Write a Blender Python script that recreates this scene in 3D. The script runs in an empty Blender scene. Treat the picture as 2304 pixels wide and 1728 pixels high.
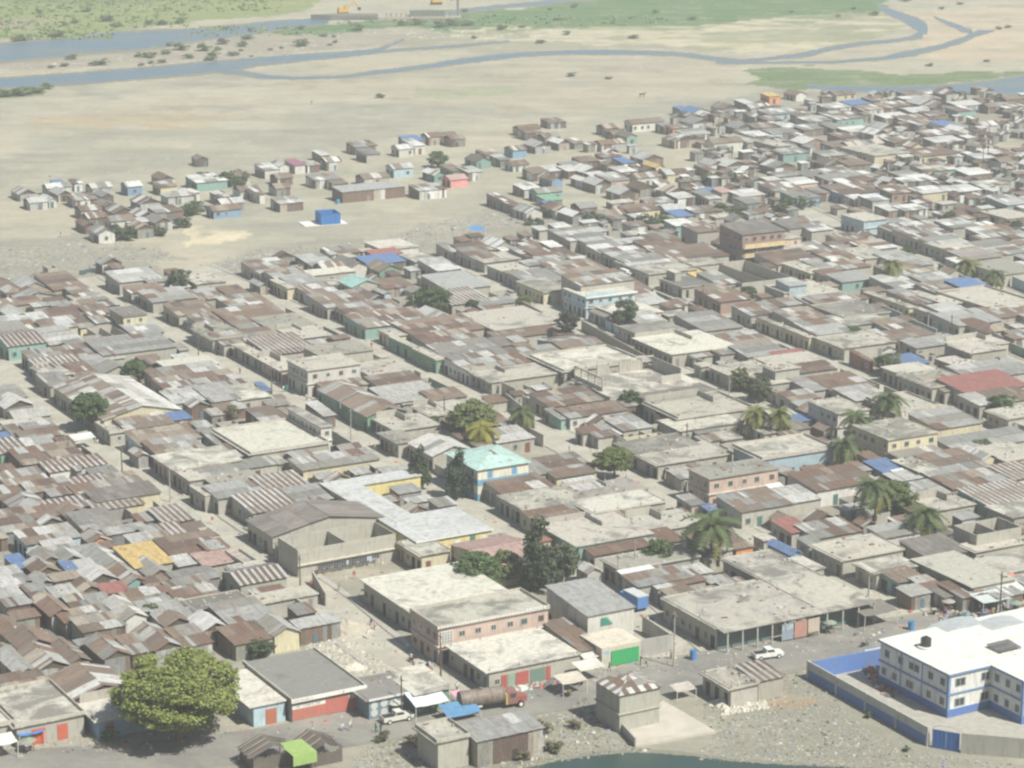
import bpy, bmesh, math, random
import numpy as np
from mathutils import Vector, Matrix

random.seed(7)
R = math.radians
scene = bpy.context.scene
COL = scene.collection

# ------------------------------------------------------------------ camera
H = 150.0
FPX, CX, CY, PITCH = 5690.0, 1152.0, 864.0, 14.84
cam_d = bpy.data.cameras.new('camera')
cam = bpy.data.objects.new('camera', cam_d)
COL.objects.link(cam)
cam_d.sensor_width = 36.0
cam_d.lens = FPX / 2304.0 * 36.0
cam_d.clip_start = 1.0
cam_d.clip_end = 40000.0
cam.location = (0, 0, H)
cam.rotation_euler = (R(90 - PITCH), 0, 0)
scene.camera = cam

# ------------------------------------------------------------------ light
SUN_AZ, SUN_EL = 129.0, 52.0          # azimuth clockwise from +Y, towards the sun
SUN_STR, SKY_STR, EXPO = 5.0, 0.05, 0.44
HAZE = 0.00033
world = bpy.data.worlds.new('World')
scene.world = world
world.use_nodes = True
wn = world.node_tree
bg = wn.nodes['Background']
sky = wn.nodes.new('ShaderNodeTexSky')
sky.sky_type = 'NISHITA'
sky.sun_disc = False
sky.sun_elevation = R(SUN_EL)
sky.sun_rotation = R(SUN_AZ)
sky.air_density = 1.3
sky.dust_density = 2.0
wn.links.new(sky.outputs[0], bg.inputs['Color'])
bg.inputs['Strength'].default_value = SKY_STR
sun_d = bpy.data.lights.new('sun', 'SUN')
sun = bpy.data.objects.new('sun', sun_d)
COL.objects.link(sun)
sun_d.energy = SUN_STR
sun_d.angle = R(0.53)
sun_d.color = (1.0, 0.98, 0.87)
_sd = Vector((math.sin(R(SUN_AZ)) * math.cos(R(SUN_EL)), math.cos(R(SUN_AZ)) * math.cos(R(SUN_EL)), math.sin(R(SUN_EL))))
sun.rotation_euler = _sd.to_track_quat('Z', 'Y').to_euler()
sun.location = (0, 0, 600)
scene.view_settings.view_transform = 'Standard'
scene.view_settings.look = 'None'
scene.view_settings.gamma = 1.0
scene.view_settings.use_curve_mapping = False
scene.view_settings.exposure = EXPO
scene.cycles.pixel_filter_type = 'BLACKMAN_HARRIS'
scene.cycles.filter_width = 2.4
scene.cycles.max_bounces = 4
scene.cycles.diffuse_bounces = 2
scene.cycles.glossy_bounces = 1
scene.cycles.volume_bounces = 1

# ------------------------------------------------------------------ geometry of the view
cp, sp = math.cos(R(PITCH)), math.sin(R(PITCH))
def unproj(px, py, z=0.0):
    u, v = (px - CX) / FPX, -(py - CY) / FPX
    d = Vector((u, cp + v * sp, -sp + v * cp))
    t = (z - H) / d.z
    return Vector((0, 0, H)) + d * t
def proj(p):
    x, y, z = p[0], p[1], p[2] - H
    dep = y * cp - z * sp
    up = y * sp + z * cp
    return CX + FPX * x / dep, CY - FPX * up / dep
AZ0 = 28.5
ROTS = [(594, 1271, 1.9), (750, 958, .3), (1156, 943, 0), (1700, 740, -2.4), (2060, 1480, 1.2),
        (300, 500, 0), (2000, 300, 0), (2110, 1126, -.6), (150, 1450, 1.5), (900, 1500, .5)]
def az_at(px, py):
    sw = s = 0
    for x, y, r in ROTS:
        w = 1.0 / ((x - px) ** 2 + (y - py) ** 2 + 900) ** 1.2
        s += w * r; sw += w
    return AZ0 + s / sw
def frame(az):
    a = R(az)
    return Vector((-math.sin(a), math.cos(a), 0)), Vector((math.cos(a), math.sin(a), 0))   # A (back), B (right)
def solve_x(P, D, px):
    u = (px - CX) / FPX
    z = P.z - H
    dep0 = P.y * cp - z * sp
    k = D.x - u * D.y * cp
    return (u * dep0 - P.x) / k
def solve_y(P, D, py):
    v = -(py - CY) / FPX
    z = P.z - H
    dep0 = P.y * cp - z * sp
    up0 = P.y * sp + z * cp
    return (v * dep0 - up0) / (D.y * sp - v * D.y * cp)

# ------------------------------------------------------------------ mesh helpers
class MB:
    def __init__(s):
        s.v, s.f, s.m, s.c = [], [], [], []
    def quad(s, a, b, c, d, m=0, col=None):
        n = len(s.v); s.v += [tuple(a), tuple(b), tuple(c), tuple(d)]
        s.f.append((n, n + 1, n + 2, n + 3)); s.m.append(m); s.c.append(col)
    def tri(s, a, b, c, m=0, col=None):
        n = len(s.v); s.v += [tuple(a), tuple(b), tuple(c)]
        s.f.append((n, n + 1, n + 2)); s.m.append(m); s.c.append(col)
    def box(s, x0, y0, z0, x1, y1, z1, m=0, col=None, bottom=True):
        n = len(s.v)
        s.v += [(x0, y0, z0), (x1, y0, z0), (x1, y1, z0), (x0, y1, z0), (x0, y0, z1), (x1, y0, z1), (x1, y1, z1), (x0, y1, z1)]
        F = [(0, 1, 5, 4), (1, 2, 6, 5), (2, 3, 7, 6), (3, 0, 4, 7), (4, 5, 6, 7)]
        if bottom: F.append((3, 2, 1, 0))
        for f in F:
            s.f.append(tuple(n + i for i in f)); s.m.append(m); s.c.append(col)
    def prism(s, pts, z0, z1, m=0, col=None):
        n = len(s.v); k = len(pts)
        s.v += [(p[0], p[1], z0) for p in pts] + [(p[0], p[1], z1) for p in pts]
        for i in range(k):
            j = (i + 1) % k
            s.f.append((n + i, n + j, n + k + j, n + k + i)); s.m.append(m); s.c.append(col)
        s.f.append(tuple(n + k + i for i in range(k))); s.m.append(m); s.c.append(col)
        s.f.append(tuple(n + i for i in reversed(range(k)))); s.m.append(m); s.c.append(col)
    def tube(s, a, b, ra, rb=None, n=8, m=0, col=None, cap=True):
        rb = ra if rb is None else rb
        a, b = Vector(a), Vector(b)
        d = (b - a).normalized()
        u = d.orthogonal().normalized(); w = d.cross(u)
        k = len(s.v)
        for p, r in ((a, ra), (b, rb)):
            for i in range(n):
                t = 2 * math.pi * i / n
                s.v.append(tuple(p + u * math.cos(t) * r + w * math.sin(t) * r))
        for i in range(n):
            j = (i + 1) % n
            s.f.append((k + i, k + j, k + n + j, k + n + i)); s.m.append(m); s.c.append(col)
        if cap:
            s.f.append(tuple(k + n + i for i in range(n))); s.m.append(m); s.c.append(col)
            s.f.append(tuple(k + i for i in reversed(range(n)))); s.m.append(m); s.c.append(col)
    def mesh(s, name, mats):
        me = bpy.data.meshes.new(name)
        me.from_pydata(s.v, [], s.f)
        for m in mats: me.materials.append(m)
        if len(mats) > 1: me.polygons.foreach_set('material_index', s.m)
        if any(c is not None for c in s.c):
            at = me.color_attributes.new('tint', 'FLOAT_COLOR', 'CORNER')
            arr = []
            for f, c in zip(s.f, s.c):
                c = c or (1, 1, 1)
                arr += [c[0], c[1], c[2], 1.0] * len(f)
            at.data.foreach_set('color', arr)
        me.update()
        return me
    def build(s, name, mats, parent=None, **kw):
        if not isinstance(mats, (list, tuple)): mats = [mats]
        return link(name, s.mesh(name, mats), parent, **kw)

def link(name, data, parent=None, loc=None, rz=None, col=None, mat=None, kind=None):
    o = bpy.data.objects.new(name, data)
    COL.objects.link(o)
    if parent is not None: o.parent = parent
    if loc is not None: o.location = loc
    if rz is not None: o.rotation_euler = (0, 0, rz)
    if col is not None: o.color = (col[0], col[1], col[2], 1)
    if mat is not None: o.matrix_basis = mat
    if kind: o['kind'] = kind
    return o
def thing(name, loc, rz=0, label=None, cat=None, group=None):
    o = link(name, None, loc=loc, rz=rz)
    tag(o, label, cat, group)
    return o
def tag(o, label=None, cat=None, group=None):
    if label: o['label'] = label
    if cat: o['category'] = cat
    if group: o['group'] = group
    return o

# ------------------------------------------------------------------ materials
def newmat(name, rough=0.9, spec=0.2):
    m = bpy.data.materials.new(name); m.use_nodes = True
    nt = m.node_tree; b = nt.nodes['Principled BSDF']
    b.inputs['Roughness'].default_value = rough
    b.inputs['Specular IOR Level'].default_value = spec
    return m, nt, b
def N(nt, t, **kw):
    n = nt.nodes.new(t)
    for k, v in kw.items(): setattr(n, k, v)
    return n
def noise(nt, vec, scale, detail=3, rough=0.6, dist=0.0):
    n = N(nt, 'ShaderNodeTexNoise')
    n.inputs['Scale'].default_value = scale
    n.inputs['Detail'].default_value = detail
    n.inputs['Roughness'].default_value = rough
    n.inputs['Distortion'].default_value = dist
    if vec is not None: nt.links.new(vec, n.inputs['Vector'])
    return n.outputs['Fac']
def ramp(nt, fac, a, b, ca=0.0, cb=1.0):
    n = N(nt, 'ShaderNodeMapRange')
    n.inputs[1].default_value = a; n.inputs[2].default_value = b
    n.inputs[3].default_value = ca; n.inputs[4].default_value = cb
    nt.links.new(fac, n.inputs[0]); return n.outputs[0]
def mix(nt, fac, a, b, mode='MIX'):
    n = N(nt, 'ShaderNodeMix', data_type='RGBA', blend_type=mode)
    if isinstance(fac, (int, float)): n.inputs[0].default_value = fac
    else: nt.links.new(fac, n.inputs[0])
    for i, c in ((6, a), (7, b)):
        if isinstance(c, tuple): n.inputs[i].default_value = (c[0], c[1], c[2], 1)
        else: nt.links.new(c, n.inputs[i])
    return n.outputs[2]
def math_n(nt, op, a, b):
    n = N(nt, 'ShaderNodeMath', operation=op)
    for i, c in ((0, a), (1, b)):
        if isinstance(c, (int, float)): n.inputs[i].default_value = c
        else: nt.links.new(c, n.inputs[i])
    return n.outputs[0]
def wpos(nt, scale=(1, 1, 1)):
    g = N(nt, 'ShaderNodeNewGeometry')
    if scale == (1, 1, 1): return g.outputs['Position']
    m = N(nt, 'ShaderNodeMapping'); m.inputs['Scale'].default_value = scale
    nt.links.new(g.outputs['Position'], m.inputs[0]); return m.outputs[0]
def bump(nt, b, h, strength=0.5, dist=0.05):
    n = N(nt, 'ShaderNodeBump'); n.inputs['Strength'].default_value = strength; n.inputs['Distance'].default_value = dist
    nt.links.new(h, n.inputs['Height']); nt.links.new(n.outputs[0], b.inputs['Normal'])
def src_color(nt, src):
    if src == 'obj': return N(nt, 'ShaderNodeObjectInfo').outputs['Color']
    a = N(nt, 'ShaderNodeAttribute'); a.attribute_name = 'tint'; return a.outputs['Color']

def mat_plaster(name, src='obj', stain=0.5):
    m, nt, b = newmat(name)
    p = wpos(nt)
    c = src_color(nt, src)
    n1 = noise(nt, p, 0.45, 4, 0.65)
    n2 = noise(nt, wpos(nt, (2.2, 2.2, .35)), 1.0, 3)
    n3 = noise(nt, p, 5.0, 2)
    c = mix(nt, ramp(nt, n1, .35, .7, 0, stain), c, mix(nt, .55, c, (.19, .175, .15)))
    c = mix(nt, ramp(nt, n2, .5, .75, 0, .45 * stain * 2), c, (.12, .11, .10))
    c = mix(nt, ramp(nt, n3, .3, .7, 0, .25), c, (.42, .40, .36))
    nt.links.new(c, b.inputs['Base Color'])
    bump(nt, b, n3, .35, .03)
    return m
def mat_slab(name, dark=0.5):
    m, nt, b = newmat(name)
    p = wpos(nt); c = src_color(nt, 'obj')
    n1 = noise(nt, p, 0.16, 5, 0.68, .8)
    n2 = noise(nt, p, 1.1, 4, 0.7)
    n3 = noise(nt, p, 7.0, 2)
    oi = N(nt, 'ShaderNodeObjectInfo').outputs['Random']
    sh = math_n(nt, 'ADD', n1, math_n(nt, 'MULTIPLY', math_n(nt, 'SUBTRACT', oi, .5), .16))
    c = mix(nt, ramp(nt, sh, .49, .64, 0, dark * 1.5), c, (.115, .112, .105))
    c = mix(nt, ramp(nt, n2, .45, .75, 0, .6), c, (.20, .185, .16))
    c = mix(nt, ramp(nt, n2, .25, .42, .35, 0), c, (.52, .50, .45))
    c = mix(nt, ramp(nt, n3, .55, .8, 0, .35), c, (.10, .10, .10))
    # hairline joints between pours
    w = N(nt, 'ShaderNodeTexVoronoi', feature='DISTANCE_TO_EDGE'); w.inputs['Scale'].default_value = .22
    nt.links.new(p, w.inputs['Vector'])
    c = mix(nt, ramp(nt, w.outputs['Distance'], 0.0, .012, .45, 0), c, (.12, .115, .10))
    nt.links.new(c, b.inputs['Base Color'])
    bump(nt, b, n2, .3, .05)
    return m
def mat_sheet(name, src='obj'):
    m, nt, b = newmat(name, .62, .4)
    p = wpos(nt); c = src_color(nt, src)
    n1 = noise(nt, p, 0.9, 4, 0.7, .5)
    n2 = noise(nt, p, 6.0, 3)
    c = mix(nt, ramp(nt, n1, .52, .68, 0, .55), c, (.16, .085, .06))
    c = mix(nt, ramp(nt, n2, .52, .75, 0, .4), c, (.42, .40, .36))
    c = mix(nt, ramp(nt, n2, .2, .42, .35, 0), c, (.07, .055, .05))
    nt.links.new(c, b.inputs['Base Color'])
    if src == 'obj':
        tc = N(nt, 'ShaderNodeTexCoord'); oi = N(nt, 'ShaderNodeObjectInfo')
        mp = N(nt, 'ShaderNodeMapping'); mp.inputs['Scale'].default_value = (7, 1.1, 1)
        nt.links.new(tc.outputs['Object'], mp.inputs[0])
        cb = N(nt, 'ShaderNodeCombineXYZ')
        for k in range(3): nt.links.new(math_n(nt, 'MULTIPLY', oi.outputs['Random'], 37.0 + k * 11), cb.inputs[k])
        nt.links.new(cb.outputs[0], mp.inputs['Location'])
        n4 = noise(nt, mp.outputs[0], 1.0, 3, .7)
        c = mix(nt, ramp(nt, n4, .50, .72, 0, .75), c, (.125, .075, .058))
        c = mix(nt, ramp(nt, n4, .26, .40, .55, 0), c, (.46, .45, .41))
        c = mix(nt, ramp(nt, n4, .56, .60, 0, .35), c, (.07, .055, .045))
        nt.links.new(c, b.inputs['Base Color'])
    bump(nt, b, n1, .3, .04)
    return m
def mat_flat(name, col, rough=.8, spec=.2, var=.3, scale=2.0, src=None, emit=None):
    m, nt, b = newmat(name, rough, spec)
    n = noise(nt, wpos(nt), scale, 3)
    c = src_color(nt, src) if src else tuple(col)
    if var:
        c = mix(nt, ramp(nt, n, .3, .7, 0, var), c, mix(nt, .6, c, (.05, .05, .045)))
        nt.links.new(c, b.inputs['Base Color'])
    else: b.inputs['Base Color'].default_value = (*col, 1)
    return m
M_PLASTER = mat_plaster('painted_plaster')
M_SLAB = mat_slab('roof_concrete')
M_SHEET = mat_sheet('corrugated_sheet')
M_SHEETV = mat_sheet('corrugated_sheet_far', 'attr')
M_OBJ = mat_flat('paint', (1, 1, 1), .75, .25, .25, 1.5, 'obj')
M_CLOTH = mat_flat('tarpaulin', (1, 1, 1), .7, .25, .35, 1.1, 'obj')
M_DARK = mat_flat('dark_opening', (.025, .028, .03), .4, .5, 0)
M_GLASS = mat_flat('window_glass', (.05, .06, .065), .15, .6, 0)
M_WOOD = mat_flat('weathered_wood', (.13, .10, .075), .9, .1, .5, 3)
M_TRIM = mat_flat('trim_white', (.68, .68, .66), .7, .2, .2, 1)
M_TIRE = mat_flat('tyre_rubber', (.03, .03, .03), .9, .1, 0)
M_TINT = mat_flat('tinted_paint', (1, 1, 1), .8, .2, .25, 1.5, 'attr')

# palettes -----------------------------------------------------------
RUST = [(.160, .100, .075), (.185, .125, .095), (.118, .084, .068), (.215, .165, .130), (.155, .122, .100), (.195, .155, .127)]
GREY = [(.255, .265, .262), (.30, .31, .305), (.25, .245, .225), (.34, .35, .345), (.21, .215, .205)]
LITE = [(.43, .44, .43), (.48, .485, .475), (.39, .39, .375), (.53, .535, .53)]
TAN = [(.31, .265, .215), (.36, .325, .27), (.28, .24, .19)]
WALLC = {'c': (.40, .382, .335), 'w': (.62, .61, .57), 'y': (.60, .54, .37), 't': (.20, .36, .33), 'b': (.16, .30, .46),
         'p': (.60, .44, .37), 's': (.25, .21, .18), 'g': (.15, .31, .21), 'o': (.74, .29, .08), 'P': (.72, .27, .28), 'R': (.38, .13, .10),
         'm': (.30, .20, .17), 'd': (.24, .23, .21), 'q': (.38, .52, .60), 'l': (.36, .54, .28)}
ROOFC = {'t': (.32, .53, .50), 'b': (.10, .19, .38), 'n': (.35, .36, .36), 'y': (.56, .41, .17), 'p': (.42, .29, .265), 'R': (.31, .125, .115),
         'G': (.18, .38, .24), 'o': (.60, .27, .10), 'l': (.38, .56, .16), 'w': (.60, .60, .58), 'v': (.30, .12, .20)}
DOORC = [(.10, .20, .20), (.22, .09, .075), (.13, .22, .17), (.09, .13, .22), (.26, .25, .23), (.16, .11, .08), (.20, .27, .28), (.06, .06, .06)]
def jit(c, a=.06):
    k = 1 + random.uniform(-a, a) * 1.6
    return tuple(max(.01, min(.9, v * k + random.uniform(-a, a) * .10)) for v in c)
def sheet_colors(code, n):
    """colours of n neighbouring sheets, in runs like a patched roof"""
    base = random.choice(RUST) if code in 'rm' else random.choice(GREY)
    alt = random.choice(GREY + TAN if code in 'rm' else LITE)
    if code == 'm' and random.random() < .35: base, alt = alt, base
    if code == 'w': base, alt = random.choice(LITE), random.choice(GREY)
    st = (random.choice(LITE), random.choice(RUST))
    out = []; far = globals().get('FAR_NOW', False)
    while len(out) < n:
        r = random.random()
        if code == 'r': c = base if r < .72 else (random.choice(RUST) if r < .86 else (alt if r < .95 else random.choice(LITE)))
        elif code == 'm': c = base if r < .36 else (alt if r < .64 else (random.choice(RUST) if r < .78 else (random.choice(LITE) if r < .92 else random.choice(GREY))))
        elif code == 'g': c = base if r < .80 else (alt if r < .88 else random.choice(GREY + RUST[:2]))
        elif code == 'w': c = base if r < .85 else alt
        elif code == 'x': c = st[len(out) % 2]
        elif code == 'k': c = random.choice([(.17, .165, .155), (.20, .19, .18), (.15, .14, .135)])
        else: c = ROOFC.get(code, (.4, .4, .4))
        run = 1 if code == 'x' else random.choice([1, 1, 2, 3, 4])
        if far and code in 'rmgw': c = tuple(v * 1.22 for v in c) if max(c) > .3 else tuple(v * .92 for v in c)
        out += [jit(c, .045 if code in 'rmgwxk' else .025) for _ in range(run)]
    return out[:n]
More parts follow.
